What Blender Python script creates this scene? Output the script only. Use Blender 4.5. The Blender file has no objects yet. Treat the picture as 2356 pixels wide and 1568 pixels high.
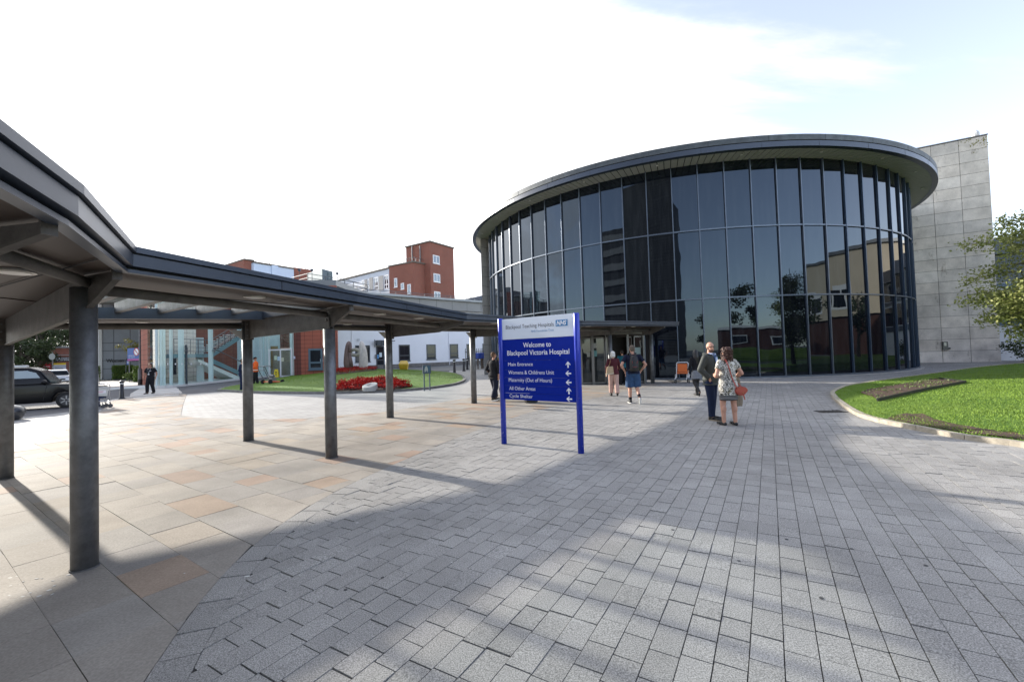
import bpy, bmesh, math, random
from mathutils import Vector, Matrix, noise
random.seed(7)
R=math.radians
scene=bpy.context.scene
COL=scene.collection
# ------------------------------------------------------------------ camera
CH=1.70
PITCH=math.atan(0.028); ROLL=-R(1.8)
CR=Matrix.Rotation(R(90)+PITCH,3,'X')@Matrix.Rotation(ROLL,3,'Z')
CP=Vector((0,0,CH))
def ray(px,py): return CR@Vector(((px-1178)/1000,(784-py)/1000,-1))
def at(px,py,z=0.0):            # survey: sight line to a height
    d=ray(px,py); return CP+d*((z-CH)/d.z)
def atY(px,py,Y):
    d=ray(px,py); return CP+d*(Y/d.y)
def v2(p): return Vector((p[0],p[1]))
cam=bpy.data.cameras.new('camera'); cam.lens=36*1000/2356; cam.sensor_width=36
cam.clip_start=0.05; cam.clip_end=3000
co=bpy.data.objects.new('camera',cam); COL.objects.link(co)
co.matrix_world=Matrix.Translation(CP)@CR.to_4x4(); scene.camera=co
# ------------------------------------------------------------------ materials
def nt(m): return m.node_tree.nodes, m.node_tree.links
MATS={}
def mat(name,col,rough=.6,metal=0,var=0.0,vs=3.0,bump=0.0,bs=30.0,spec=.5,col2=None,coat=0,obj=True,detail=4,ior=None,trans=0,alpha=1):
    if name in MATS: return MATS[name]
    m=bpy.data.materials.new(name); m.use_nodes=True; N,L=nt(m); b=N['Principled BSDF']
    b.inputs['Roughness'].default_value=rough; b.inputs['Metallic'].default_value=metal
    b.inputs['Specular IOR Level'].default_value=spec
    if ior: b.inputs['IOR'].default_value=ior
    if coat: b.inputs['Coat Weight'].default_value=coat; b.inputs['Coat Roughness'].default_value=.05
    if trans: b.inputs['Transmission Weight'].default_value=trans
    if alpha<1: b.inputs['Alpha'].default_value=alpha
    c=(col[0],col[1],col[2],1); b.inputs['Base Color'].default_value=c
    if var or bump: tc=N.new('ShaderNodeTexCoord')
    if var:
        t=N.new('ShaderNodeTexNoise'); t.inputs['Scale'].default_value=vs; t.inputs['Detail'].default_value=detail; t.inputs['Roughness'].default_value=.65
        L.new(tc.outputs['Object'],t.inputs['Vector'])
        r=N.new('ShaderNodeValToRGB'); r.color_ramp.elements[0].position=.32; r.color_ramp.elements[1].position=.68
        c2=col2 if col2 else tuple(x*(1+var) for x in col); c1=tuple(x*(1-var) for x in col) if not col2 else col
        r.color_ramp.elements[0].color=(*c1,1); r.color_ramp.elements[1].color=(*c2,1)
        L.new(t.outputs['Fac'],r.inputs['Fac']); L.new(r.outputs['Color'],b.inputs['Base Color'])
    if bump:
        t2=N.new('ShaderNodeTexNoise'); t2.inputs['Scale'].default_value=bs; t2.inputs['Detail'].default_value=3
        L.new(tc.outputs['Object'],t2.inputs['Vector'])
        bp=N.new('ShaderNodeBump'); bp.inputs['Strength'].default_value=bump; bp.inputs['Distance'].default_value=.02
        L.new(t2.outputs['Fac'],bp.inputs['Height']); L.new(bp.outputs['Normal'],b.inputs['Normal'])
    MATS[name]=m; return m
def brickmat(name,c1,c2,mortar,bw,rh,off=.5,ms=.01,rough=.8,var=.15,vs=1.5,bump=.4,speck=0,spec=.3,off2=0.0):
    m=bpy.data.materials.new(name); m.use_nodes=True; N,L=nt(m); b=N['Principled BSDF']
    b.inputs['Roughness'].default_value=rough; b.inputs['Specular IOR Level'].default_value=spec
    tc=N.new('ShaderNodeTexCoord'); br=N.new('ShaderNodeTexBrick')
    br.offset=off; br.inputs['Scale'].default_value=1; br.inputs['Brick Width'].default_value=bw; br.inputs['Row Height'].default_value=rh
    br.inputs['Mortar Size'].default_value=ms; br.inputs['Mortar Smooth'].default_value=.1
    br.inputs['Color1'].default_value=(*c1,1); br.inputs['Color2'].default_value=(*c2,1); br.inputs['Mortar'].default_value=(*mortar,1)
    L.new(tc.outputs['UV'],br.inputs['Vector'])
    t=N.new('ShaderNodeTexNoise'); t.inputs['Scale'].default_value=vs; t.inputs['Detail'].default_value=6; t.inputs['Roughness'].default_value=.7
    L.new(tc.outputs['Object'],t.inputs['Vector'])
    mr=N.new('ShaderNodeMapRange'); mr.inputs['From Min'].default_value=.3; mr.inputs['From Max'].default_value=.7
    mr.inputs['To Min'].default_value=1-var; mr.inputs['To Max'].default_value=1+var
    L.new(t.outputs['Fac'],mr.inputs['Value'])
    mx=N.new('ShaderNodeMix'); mx.data_type='RGBA'; mx.blend_type='MULTIPLY'; mx.inputs[0].default_value=1
    L.new(br.outputs['Color'],mx.inputs[6]); L.new(mr.outputs['Result'],mx.inputs[7])
    out=mx.outputs[2]
    if speck:
        t3=N.new('ShaderNodeTexNoise'); t3.inputs['Scale'].default_value=2.2; t3.inputs['Detail'].default_value=8; t3.inputs['Roughness'].default_value=.8
        mp=N.new('ShaderNodeMapping'); mp.inputs['Scale'].default_value=(1,1,.45); L.new(tc.outputs['Object'],mp.inputs['Vector']); L.new(mp.outputs['Vector'],t3.inputs['Vector'])
        r3=N.new('ShaderNodeValToRGB'); r3.color_ramp.elements[0].position=.62; r3.color_ramp.elements[0].color=(1,1,1,1); r3.color_ramp.elements[1].position=.7; r3.color_ramp.elements[1].color=(1-speck,1-speck,1-speck,1)
        L.new(t3.outputs['Fac'],r3.inputs['Fac'])
        m3=N.new('ShaderNodeMix'); m3.data_type='RGBA'; m3.blend_type='MULTIPLY'; m3.inputs[0].default_value=1
        L.new(out,m3.inputs[6]); L.new(r3.outputs['Color'],m3.inputs[7]); out=m3.outputs[2]
    L.new(out,b.inputs['Base Color'])
    bp=N.new('ShaderNodeBump'); bp.inputs['Strength'].default_value=bump; bp.inputs['Distance'].default_value=.01; bp.invert=True
    L.new(br.outputs['Fac'],bp.inputs['Height']); L.new(bp.outputs['Normal'],b.inputs['Normal'])
    MATS[name]=m; return m
def slabmat(name,fine,fs,rough,spec,stain=.12,coarse=1.2,bump=.25,lich=0):
    """base colour from each slab's own colour, speckle and stains"""
    m=bpy.data.materials.new(name); m.use_nodes=True; N,L=nt(m); b=N['Principled BSDF']
    b.inputs['Roughness'].default_value=rough; b.inputs['Specular IOR Level'].default_value=spec
    a=N.new('ShaderNodeAttribute'); a.attribute_name='slab'
    tc=N.new('ShaderNodeTexCoord')
    def mul(src,scale,lo,hi,f0=.3,f1=.7,det=2,rg=.5):
        t=N.new('ShaderNodeTexNoise'); t.inputs['Scale'].default_value=scale; t.inputs['Detail'].default_value=det; t.inputs['Roughness'].default_value=rg
        L.new(tc.outputs['Object'],t.inputs['Vector'])
        mr=N.new('ShaderNodeMapRange'); mr.inputs['From Min'].default_value=f0; mr.inputs['From Max'].default_value=f1; mr.inputs['To Min'].default_value=lo; mr.inputs['To Max'].default_value=hi
        L.new(t.outputs['Fac'],mr.inputs['Value'])
        mx=N.new('ShaderNodeMix'); mx.data_type='RGBA'; mx.blend_type='MULTIPLY'; mx.inputs[0].default_value=1
        L.new(src,mx.inputs[6]); L.new(mr.outputs['Result'],mx.inputs[7]); return mx.outputs[2],t
    o,t1=mul(a.outputs['Color'],fs,1-fine,1+fine,.35,.65,2,.6)
    o,_=mul(o,coarse,1-stain,1+stain,det=6,rg=.65)
    o,_=mul(o,coarse*.22,1-stain*.7,1+stain*.7,det=3)
    L.new(o,b.inputs['Base Color'])
    bp=N.new('ShaderNodeBump'); bp.inputs['Strength'].default_value=bump; bp.inputs['Distance'].default_value=.004
    L.new(t1.outputs['Fac'],bp.inputs['Height']); L.new(bp.outputs['Normal'],b.inputs['Normal'])
    MATS[name]=m; return m
# ------------------------------------------------------------------ mesh builder
OFF={}
def rz3(a): return Matrix.Rotation(a,3,'Z')
class MB:
    def __init__(s): s.v=[];s.f=[];s.c=[]
    def add(s,vs,fs,col=None):
        n=len(s.v); s.v+= [tuple(x) for x in vs]; s.f+=[tuple(i+n for i in f) for f in fs]
        if col is not None: s.c+=[col]*len(fs)
        return s
    def box(s,c,sz,rot=0,mtx=None):
        x,y,z=[k/2 for k in sz]; M3=mtx if mtx else rz3(rot); c=Vector(c)
        P=[c+M3@Vector(q) for q in((-x,-y,-z),(x,-y,-z),(x,y,-z),(-x,y,-z),(-x,-y,z),(x,-y,z),(x,y,z),(-x,y,z))]
        return s.add(P,[(0,3,2,1),(4,5,6,7),(0,1,5,4),(1,2,6,5),(2,3,7,6),(3,0,4,7)])
    def bar(s,p0,p1,w,h,up=(0,0,1)):
        p0=Vector(p0);p1=Vector(p1);d=(p1-p0); l=d.length; d.normalize(); up=Vector(up)
        sx=d.cross(up)
        if sx.length<1e-4: sx=d.cross(Vector((1,0,0)))
        sx.normalize(); u=sx.cross(d)
        P=[]
        for p in(p0,p1):
            for a,b in((-1,-1),(1,-1),(1,1),(-1,1)): P.append(p+sx*a*w/2+u*b*h/2)
        return s.add(P,[(3,2,1,0),(4,5,6,7),(0,1,5,4),(1,2,6,5),(2,3,7,6),(3,0,4,7)])
    def cyl(s,p0,p1,r0,r1=None,n=12,cap=True,ry=1.0):
        if r1 is None: r1=r0
        p0=Vector(p0);p1=Vector(p1);d=(p1-p0).normalized()
        a=d.cross(Vector((0,0,1)))
        if a.length<1e-3: a=Vector((1,0,0))
        a.normalize(); b=d.cross(a)
        P=[]
        for p,r in((p0,r0),(p1,r1)):
            for i in range(n):
                t=2*math.pi*i/n; P.append(p+a*math.cos(t)*r+b*math.sin(t)*r*ry)
        F=[(i,(i+1)%n,n+(i+1)%n,n+i) for i in range(n)]
        if cap: F+=[tuple(range(n-1,-1,-1)),tuple(range(n,2*n))]
        return s.add(P,F)
    def sph(s,c,r,n=12,m=8,mtx=None):
        if not hasattr(r,'__len__'): r=(r,r,r)
        c=Vector(c);P=[];F=[]
        Q=[Vector((0,0,1))]
        for j in range(1,m):
            t=math.pi*j/m
            for i in range(n):
                u=2*math.pi*i/n; Q.append(Vector((math.sin(t)*math.cos(u),math.sin(t)*math.sin(u),math.cos(t))))
        Q.append(Vector((0,0,-1)))
        for q in Q:
            w=Vector((q.x*r[0],q.y*r[1],q.z*r[2])); P.append(c+(mtx@w if mtx else w))
        for i in range(n): F.append((0,1+i,1+(i+1)%n))
        for j in range(m-2):
            for i in range(n): F.append((1+j*n+i,1+(j+1)*n+i,1+(j+1)*n+(i+1)%n,1+j*n+(i+1)%n))
        e=len(Q)-1; k=1+(m-2)*n
        for i in range(n): F.append((e,k+(i+1)%n,k+i))
        return s.add(P,F)
    def prism(s,poly,z0,z1,col=None):
        n=len(poly); zz0=z0 if hasattr(z0,'__len__') else [z0]*n; zz1=z1 if hasattr(z1,'__len__') else [z1]*n
        P=[(p[0],p[1],zz0[i]) for i,p in enumerate(poly)]+[(p[0],p[1],zz1[i]) for i,p in enumerate(poly)]
        a=sum(poly[i][0]*poly[(i+1)%n][1]-poly[(i+1)%n][0]*poly[i][1] for i in range(n))
        if a<0:
            F=[tuple(range(n)),tuple(range(2*n-1,n-1,-1))]+[(i,n+i,n+(i+1)%n,(i+1)%n) for i in range(n)]
        else:
            F=[tuple(range(n-1,-1,-1)),tuple(range(n,2*n))]+[(i,(i+1)%n,n+(i+1)%n,n+i) for i in range(n)]
        return s.add(P,F,col)
    def ext(s,pts,d):      # planar polygon swept by vector d
        n=len(pts);d=Vector(d);P=[Vector(p) for p in pts]+[Vector(p)+d for p in pts]
        F=[tuple(range(n)),tuple(range(2*n-1,n-1,-1))]+[((i+1)%n,i,n+i,n+(i+1)%n) for i in range(n)]
        nr=Vector((0,0,0))
        for i in range(1,n-1): nr+=(P[i]-P[0]).cross(P[i+1]-P[0])
        if nr.dot(d)>0: F=[tuple(reversed(f)) for f in F]
        return s.add(P,F)
    def loft(s,rings,n=16,cap=True):   # rings: (centre, rx, ry) horizontal ellipses
        P=[];F=[]
        for c,rx,ry in rings:
            for i in range(n):
                t=2*math.pi*i/n; P.append((c[0]+math.cos(t)*rx,c[1]+math.sin(t)*ry,c[2]))
        up=rings[-1][0][2]>rings[0][0][2]
        for k in range(len(rings)-1):
            for i in range(n):
                q=(k*n+i,k*n+(i+1)%n,(k+1)*n+(i+1)%n,(k+1)*n+i); F.append(q if up else q[::-1])
        if cap:
            a=tuple(range(n-1,-1,-1)); b=tuple(range((len(rings)-1)*n,len(rings)*n)); F+=[a,b] if up else [a[::-1],b[::-1]]
        return s.add(P,F)
    def limb(s,pts,rad,n=12):
        for i in range(len(pts)-1): s.cyl(pts[i],pts[i+1],rad[i],rad[i+1],n)
        for p,r in zip(pts,rad): s.sph(p,r*.995,n,8)
        return s
    def xf(s,M):
        s.v=[tuple(M@Vector(v)) for v in s.v]; return s
    def build(s,name,m,parent=None,smooth=False,loc=None,kind=None,bev=0,remesh=0,sub=0,smoothit=0):
        me=bpy.data.meshes.new(name)
        off=OFF.get(parent.name,Vector((0,0,0))) if parent else (Vector(loc) if loc else Vector((0,0,0)))
        off=Vector(off)
        me.from_pydata([(v[0]-off.x,v[1]-off.y,v[2]-off.z) for v in s.v],[],s.f)
        me.materials.append(m)
        uv=me.uv_layers.new(name='UVMap').data
        for p in me.polygons:
            n=p.normal
            if abs(n.z)>.7:
                for li in p.loop_indices:
                    c=s.v[me.loops[li].vertex_index]; uv[li].uv=(c[0],c[1])
            else:
                t=Vector((-n.y,n.x,0)).normalized()
                for li in p.loop_indices:
                    c=s.v[me.loops[li].vertex_index]; uv[li].uv=(t.x*c[0]+t.y*c[1],c[2])
        if smooth:
            me.polygons.foreach_set('use_smooth',[True]*len(me.polygons))
        if s.c and len(s.c)==len(me.polygons):
            at_=me.attributes.new('slab','FLOAT_COLOR','FACE')
            fl=[]
            for c in s.c: fl+= [c[0],c[1],c[2],1]
            at_.data.foreach_set('color',fl)
        me.update()
        o=bpy.data.objects.new(name,me); COL.objects.link(o)
        if parent: o.parent=parent; OFF[o.name]=off
        else: o.location=off; OFF[o.name]=off
        if kind: o['kind']=kind
        if remesh:
            r=o.modifiers.new('r','REMESH'); r.mode='VOXEL'; r.voxel_size=remesh; r.use_smooth_shade=True
            if smoothit:
                k=o.modifiers.new('s','SMOOTH'); k.factor=.5; k.iterations=smoothit
        if bev:
            b=o.modifiers.new('b','BEVEL'); b.width=bev; b.segments=2; b.limit_method='ANGLE'; b.angle_limit=R(35)
        if smooth and not remesh and bev: 
            pass
        return o
def thing(name,label,cat,loc,group=None,rot=0):
    o=bpy.data.objects.new(name,None); COL.objects.link(o); o.location=loc; o.rotation_euler=(0,0,rot)
    o.empty_display_size=.2
    o['label']=label;o['category']=cat
    if group:o['group']=group
    OFF[o.name]=Vector(loc); return o
def tag(o,label,cat,group=None):
    o['label']=label;o['category']=cat
    if group:o['group']=group
    return o
def copytree(o,loc,rot=None,label=None,scale=None):
    c=o.copy();COL.objects.link(c);c.location=loc
    if rot is not None:c.rotation_euler=(0,0,rot)
    if label:c['label']=label
    if scale:c.scale=(scale,)*3
    for ch in o.children:
        d=ch.copy();COL.objects.link(d);d.parent=c
        for g in ch.children:
            e=g.copy();COL.objects.link(e);e.parent=d
    return c
def catmull(pts,k=6,closed=False):
    P=[Vector(p) for p in pts]; n=len(P); out=[]
    rng=range(n) if closed else range(n-1)
    for i in rng:
        if closed: a,b,c,d=P[(i-1)%n],P[i],P[(i+1)%n],P[(i+2)%n]
        else: a,b,c,d=P[max(i-1,0)],P[i],P[i+1],P[min(i+2,n-1)]
        for j in range(k):
            t=j/k; out.append(.5*((2*b)+(c-a)*t+(2*a-5*b+4*c-d)*t*t+(3*b-a-3*c+d)*t**3))
    if not closed: out.append(P[-1])
    return out
def inpoly(p,poly):
    x,y=p[0],p[1];c=False;n=len(poly);j=n-1
    for i in range(n):
        a,b=poly[i],poly[j]
        if (a[1]>y)!=(b[1]>y) and x<(b[0]-a[0])*(y-a[1])/(b[1]-a[1])+a[0]: c=not c
        j=i
    return c
def segnear(p,line,closed):
    best=1e9;bi=None;n=len(line)
    for i in range(n if closed else n-1):
        a=line[i];b=line[(i+1)%n];d=b-a;L2=d.length_squared
        if L2<1e-9: continue
        t=max(0,min(1,(p-a).dot(d)/L2)); q=(a+d*t-p).length
        if q<best:best=q;bi=(a,b)
    return best,bi
def halfclip(poly,a,b,inside):
    """keep the side of line ab on which point 'inside' lies"""
    d=b-a;nrm=Vector((-d.y,d.x)); 
    if nrm.dot(inside-a)<0:nrm=-nrm
    out=[];n=len(poly)
    for i in range(n):
        p=poly[i];q=poly[(i+1)%n];dp=nrm.dot(p-a);dq=nrm.dot(q-a)
        if dp>=0:out.append(p)
        if (dp>=0)!=(dq>=0): out.append(p+(q-p)*(dp/(dp-dq)))
    return out
def textmesh(s,w,h,name,m,parent,org,U,V=(0,0,1),ext=.002,shear=0,bold=0,bbox=None,lead=None,align='LEFT'):
    """lettering: org = lower left corner of its bounding box, w x h its size (w or h None keeps aspect)"""
    cu=bpy.data.curves.new(name,'FONT'); cu.body=s; cu.extrude=0; cu.shear=shear; cu.offset=bold; cu.align_x=align; cu.resolution_u=3
    if lead: cu.space_line=lead
    o=bpy.data.objects.new(name,cu);COL.objects.link(o)
    bpy.context.view_layer.update()
    me=bpy.data.meshes.new_from_object(o.evaluated_get(bpy.context.evaluated_depsgraph_get()))
    bpy.data.objects.remove(o)
    xs=[v.co.x for v in me.vertices];ys=[v.co.y for v in me.vertices]
    x0,x1,y0,y1=min(xs),max(xs),min(ys),max(ys)
    sx=w/(x1-x0) if w else None; sy=h/(y1-y0) if h else None
    if sx is None:sx=sy
    if sy is None:sy=sx
    U=Vector(U).normalized();V=Vector(V).normalized();Nn=U.cross(V)
    org=Vector(org);off=OFF.get(parent.name,Vector((0,0,0))) if parent else Vector((0,0,0))
    for v in me.vertices:
        q=org+U*((v.co.x-x0)*sx)+V*((v.co.y-y0)*sy)+Nn*ext
        v.co=q-off
    me.materials.clear();me.materials.append(m)
    ob=bpy.data.objects.new(name,me);COL.objects.link(ob)
    if parent:ob.parent=parent;OFF[ob.name]=off
    return ob
def rnd(a,b): return random.uniform(a,b)
def leafcloud(M,c,r,n,size,shell=.55,flat=0,asp=.6):
    c=Vector(c)
    for _ in range(n):
        d=Vector((random.gauss(0,1),random.gauss(0,1),random.gauss(0,1))).normalized()
        k=shell+(1-shell)*random.random()
        p=c+Vector((d.x*r[0],d.y*r[1],d.z*r[2]))*k
        leaf(M,p,size*rnd(.6,1.3),asp)
def leaf(M,p,s,asp=.6,up=None):
    a=Vector((random.gauss(0,1),random.gauss(0,1),random.gauss(0,.8))).normalized()
    b=a.cross(Vector((random.gauss(0,1),random.gauss(0,1),random.gauss(0,1)))).normalized()
    M.add([p-a*s,p+b*s*asp,p+a*s,p-b*s*asp],[(0,1,2,3)])
# ================================================================== SKY, SUN
SD=Vector((-.822,.569,0)); EL=R(19.5)
sunv=Vector((SD.x*math.cos(EL),SD.y*math.cos(EL),math.sin(EL)))
w=bpy.data.worlds.new('World'); scene.world=w; w.use_nodes=True; N,L=nt(w); N.clear()
wo=N.new('ShaderNodeOutputWorld'); bg=N.new('ShaderNodeBackground'); L.new(bg.outputs[0],wo.inputs[0])
sk=N.new('ShaderNodeTexSky'); sk.sky_type='NISHITA'; sk.sun_disc=False; sk.sun_elevation=EL; sk.sun_rotation=-math.atan2(.822,.569)
sk.air_density=1.0; sk.dust_density=.5; sk.ozone_density=1.6; sk.altitude=20
tc=N.new('ShaderNodeTexCoord')
sp=N.new('ShaderNodeSeparateXYZ'); L.new(tc.outputs['Generated'],sp.inputs[0])
def mth(op,a,b=None,c=None,clamp=False):
    n=N.new('ShaderNodeMath'); n.operation=op; n.use_clamp=clamp
    for i,x in enumerate((a,b,c)):
        if x is None: continue
        if isinstance(x,(int,float)): n.inputs[i].default_value=x
        else: L.new(x,n.inputs[i])
    return n.outputs[0]
zz=mth('MAXIMUM',sp.outputs['Z'],.0); zz=mth('ADD',zz,.12)
cx=mth('DIVIDE',sp.outputs['X'],zz); cy=mth('DIVIDE',sp.outputs['Y'],zz)
cb=N.new('ShaderNodeCombineXYZ'); L.new(cx,cb.inputs[0]); L.new(cy,cb.inputs[1])
mp=N.new('ShaderNodeMapping'); mp.inputs['Rotation'].default_value=(0,0,R(-32)); mp.inputs['Scale'].default_value=(.34,1.15,1); mp.inputs['Location'].default_value=(3.1,1.7,0)
L.new(cb.outputs[0],mp.inputs[0])
n1=N.new('ShaderNodeTexNoise'); n1.inputs['Scale'].default_value=1.1; n1.inputs['Detail'].default_value=9; n1.inputs['Roughness'].default_value=.60; n1.inputs['Distortion'].default_value=.5
L.new(mp.outputs[0],n1.inputs['Vector'])
# cover thickens toward the sun's quarter and thins behind the viewer
ds=N.new('ShaderNodeVectorMath'); ds.operation='DOT_PRODUCT'; L.new(tc.outputs['Generated'],ds.inputs[0]); ds.inputs[1].default_value=(-.30,.92,-.05)
cov=mth('ADD',n1.outputs['Fac'],mth('MULTIPLY',ds.outputs['Value'],.34))
dh=N.new('ShaderNodeVectorMath'); dh.operation='DOT_PRODUCT'; L.new(tc.outputs['Generated'],dh.inputs[0]); dh.inputs[1].default_value=tuple(Vector((.70,.50,.51)).normalized())
hole=mth('MULTIPLY',mth('SUBTRACT',dh.outputs['Value'],.80,clamp=True),1.45)
cov=mth('SUBTRACT',cov,hole)
cr=N.new('ShaderNodeMapRange'); cr.interpolation_type='SMOOTHSTEP'; cr.inputs['From Min'].default_value=.47; cr.inputs['From Max'].default_value=.66
L.new(cov,cr.inputs['Value'])
dn=N.new('ShaderNodeVectorMath'); dn.operation='DOT_PRODUCT'; L.new(tc.outputs['Generated'],dn.inputs[0]); dn.inputs[1].default_value=tuple(sunv)
gl=mth('POWER',mth('MAXIMUM',mth('MULTIPLY_ADD',dn.outputs['Value'],.5,.5),0),3)
br=mth('MULTIPLY_ADD',gl,3.2,2.2)
cc=N.new('ShaderNodeCombineXYZ'); L.new(mth('MULTIPLY',br,1.0),cc.inputs[0]); L.new(br,cc.inputs[1]); L.new(mth('MULTIPLY',br,1.02),cc.inputs[2])
mx=N.new('ShaderNodeMix'); mx.data_type='RGBA'; L.new(mth('MULTIPLY',cr.outputs[0],.94),mx.inputs[0]); hs=N.new('ShaderNodeHueSaturation');hs.inputs['Saturation'].default_value=.62;hs.inputs['Hue'].default_value=.515;L.new(sk.outputs[0],hs.inputs['Color']);L.new(hs.outputs[0],mx.inputs[6]); L.new(cc.outputs[0],mx.inputs[7])
L.new(mx.outputs[2],bg.inputs[0]); bg.inputs[1].default_value=.13
sl=bpy.data.lights.new('sun','SUN'); sl.energy=2.5; sl.angle=R(1.0); sl.color=(1,.93,.83)
so=bpy.data.objects.new('sun',sl); COL.objects.link(so); so.rotation_euler=(-sunv).to_track_quat('-Z','Y').to_euler(); so.location=sunv*60
scene.view_settings.view_transform='Standard'; scene.view_settings.look='None'; scene.view_settings.exposure=1.85
# ================================================================== GROUND
asph=mat('asphalt',(.085,.085,.09),.85,var=.25,vs=.8,bump=.3,bs=120)
pavefar=brickmat('setts_far',(.27,.265,.255),(.33,.325,.31),(.17,.165,.16),.32,.2,.5,.008,.75,.12,.5,.3)
M=MB(); M.prism([(-500,-300),(500,-300),(500,700),(-500,700)],-.5,-.030); M.build('ground',mat('far_ground',(.16,.16,.15),.9,var=.2,vs=.1),kind='structure')
M=MB(); M.prism([(-90,-60),(60,-60),(60,44),(-6,50),(-30,48),(-90,48)],-.029,-.018); M.build('road',asph,kind='structure')
# curves surveyed on the ground
NB=[v2(at(*p)) for p in((250,1700),(333,1568),(376,1484),(447.8,1371),(470,1346.7),(538,1275),(624.7,1211),(745,1137.8),(805,1111.5),(1067,1000),(1228,945),(1340,922),(1490,889),(1540,879.5))]
d0=(NB[0]-NB[1]).normalized()
NB=[NB[0]+d0*3.0]+NB
NBs=[v2(p) for p in catmull([p.to_3d() for p in NB],8)]
def resample(line,st):
    out=[line[0].copy()];acc=0
    for a,b in zip(line,line[1:]):
        l=(b-a).length;t=st-acc
        while t<=l:
            out.append(a.lerp(b,t/l));t+=st
        acc=(acc+l)%st
    return out
NBs=resample(NBs,.3)
for _ in range(14):
    NBs=[NBs[0]]+[(NBs[i-1]+NBs[i]*2+NBs[i+1])/4 for i in range(1,len(NBs)-1)]+[NBs[-1]]
FB=[v2(at(*p)) for p in((1330,888),(1150,907),(1083.6,914),(892,946),(690,962.6),(559,963.6),(452.7,960),(416,954),(421,930),(430,905.8),(400,902),(300,913),(258,921),(215,958),(143,991),(30,1038),(-90,1090),(-300,1210))]
SANDP=NBs+FB[:-1]+[FB[-1],Vector((-9,-1.5))]
for q in (0,): pass
bed=mat('joint_bed',(.045,.043,.038),.95)
DC=Vector((14.0,38.2)); DR=15.8
PAV=[Vector((-60,-45)),Vector((60,-45)),Vector((60,36)),Vector((0,47)),v2(at(1085,850)),v2(at(1035,852))]+[v2(at(*p)) for p in((1000,890),(904,896),(690,900),(540,898),(430,905.8),(400,900),(300,910),(258,918),(180,944),(60,958),(-20,962),(-200,985))]+[Vector((-60,3))]
M=MB(); M.add([(p.x,p.y,-.012) for p in PAV],[tuple(range(len(PAV)))]); o=M.build('pavement',pavefar,kind='structure')
bm=bmesh.new();bm.from_mesh(o.data);bmesh.ops.triangulate(bm,faces=bm.faces[:]);bmesh.ops.recalc_face_normals(bm,faces=bm.faces[:])
if sum(f.normal.z for f in bm.faces)<0: bmesh.ops.reverse_faces(bm,faces=bm.faces[:])
bm.to_mesh(o.data);bm.free()
def flatmesh(name,poly,z,m,kind='structure',thick=0):
    M=MB();M.add([(p[0],p[1],z) for p in poly],[tuple(range(len(poly)))]);o=M.build(name,m,kind=kind)
    bm=bmesh.new();bm.from_mesh(o.data);bmesh.ops.triangulate(bm,faces=bm.faces[:])
    for f in bm.faces:
        f.normal_update()
        if f.normal.z<0:f.normal_flip()
    bm.to_mesh(o.data);bm.free();return o
# --- lawn outline (right)
LAWN=[(2700,1120),(2500,1062),(2356,1030),(2214.8,1010.6),(2104,988.7),(2028.8,973.4),(1976,958),(1948,942.8),(1924,925),(1911.8,910),(1916,902),(1945.7,890.3),(1993.8,882),(2048.5,874),(2158,859),(2256,845.5),(2356,837),(2440,833)]
LW=[v2(at(*p)) for p in LAWN]
LWs=[v2(p) for p in catmull([p.to_3d() for p in LW],5)]
LWp=LWs+[Vector((62,30)),Vector((62,2.0)),LW[0]+Vector((14,-1.5))]
# granite block paving: every sett a small slab on a dark bed
u=Vector((math.sin(R(30.6)),math.cos(R(30.6)))); vv=Vector((u.y,-u.x))
# border course along the sandstone edge
def offline(line,d):
    out=[]
    for i,p in enumerate(line):
        a=line[max(i-1,0)];b=line[min(i+1,len(line)-1)];t=(b-a).normalized();out.append(p+Vector((t.y,-t.x))*d)
    return out
NBo=offline(NBs,.215)
G=MB();H=MB()
def gcol():
    k=rnd(.92,1.07)*.285; return (k*1.03,k*1.005,k*.95)
def putslab(M,poly,ztop,h,col,gap):
    if len(poly)<3:return
    c=sum(poly,Vector((0,0)))/len(poly)
    ar=abs(sum(poly[i].x*poly[(i+1)%len(poly)].y-poly[(i+1)%len(poly)].x*poly[i].y for i in range(len(poly))))/2
    if ar<.002:return
    q=[]
    for p in poly:
        d=c-p;l=d.length
        q.append(p+d*min(.4,gap*.75/l))
    tl_=.0035 if M is G else .0012;tx,ty=random.gauss(0,tl_),random.gauss(0,tl_)
    ztop+=random.gauss(0,.0012);zt=[ztop+(p.x-c.x)*tx*2+(p.y-c.y)*ty*2 for p in q]
    a=sum(q[i].x*q[(i+1)%len(q)].y-q[(i+1)%len(q)].x*q[i].y for i in range(len(q)))
    if a<0:q=q[::-1];zt=zt[::-1]
    n=len(q);P=[(p.x,p.y,zt[i]-h) for i,p in enumerate(q)]+[(p.x,p.y,zt[i]) for i,p in enumerate(q)]
    M.add(P,[tuple(range(n,2*n))]+[(i,(i+1)%n,n+(i+1)%n,n+i) for i in range(n)],col)
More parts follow.
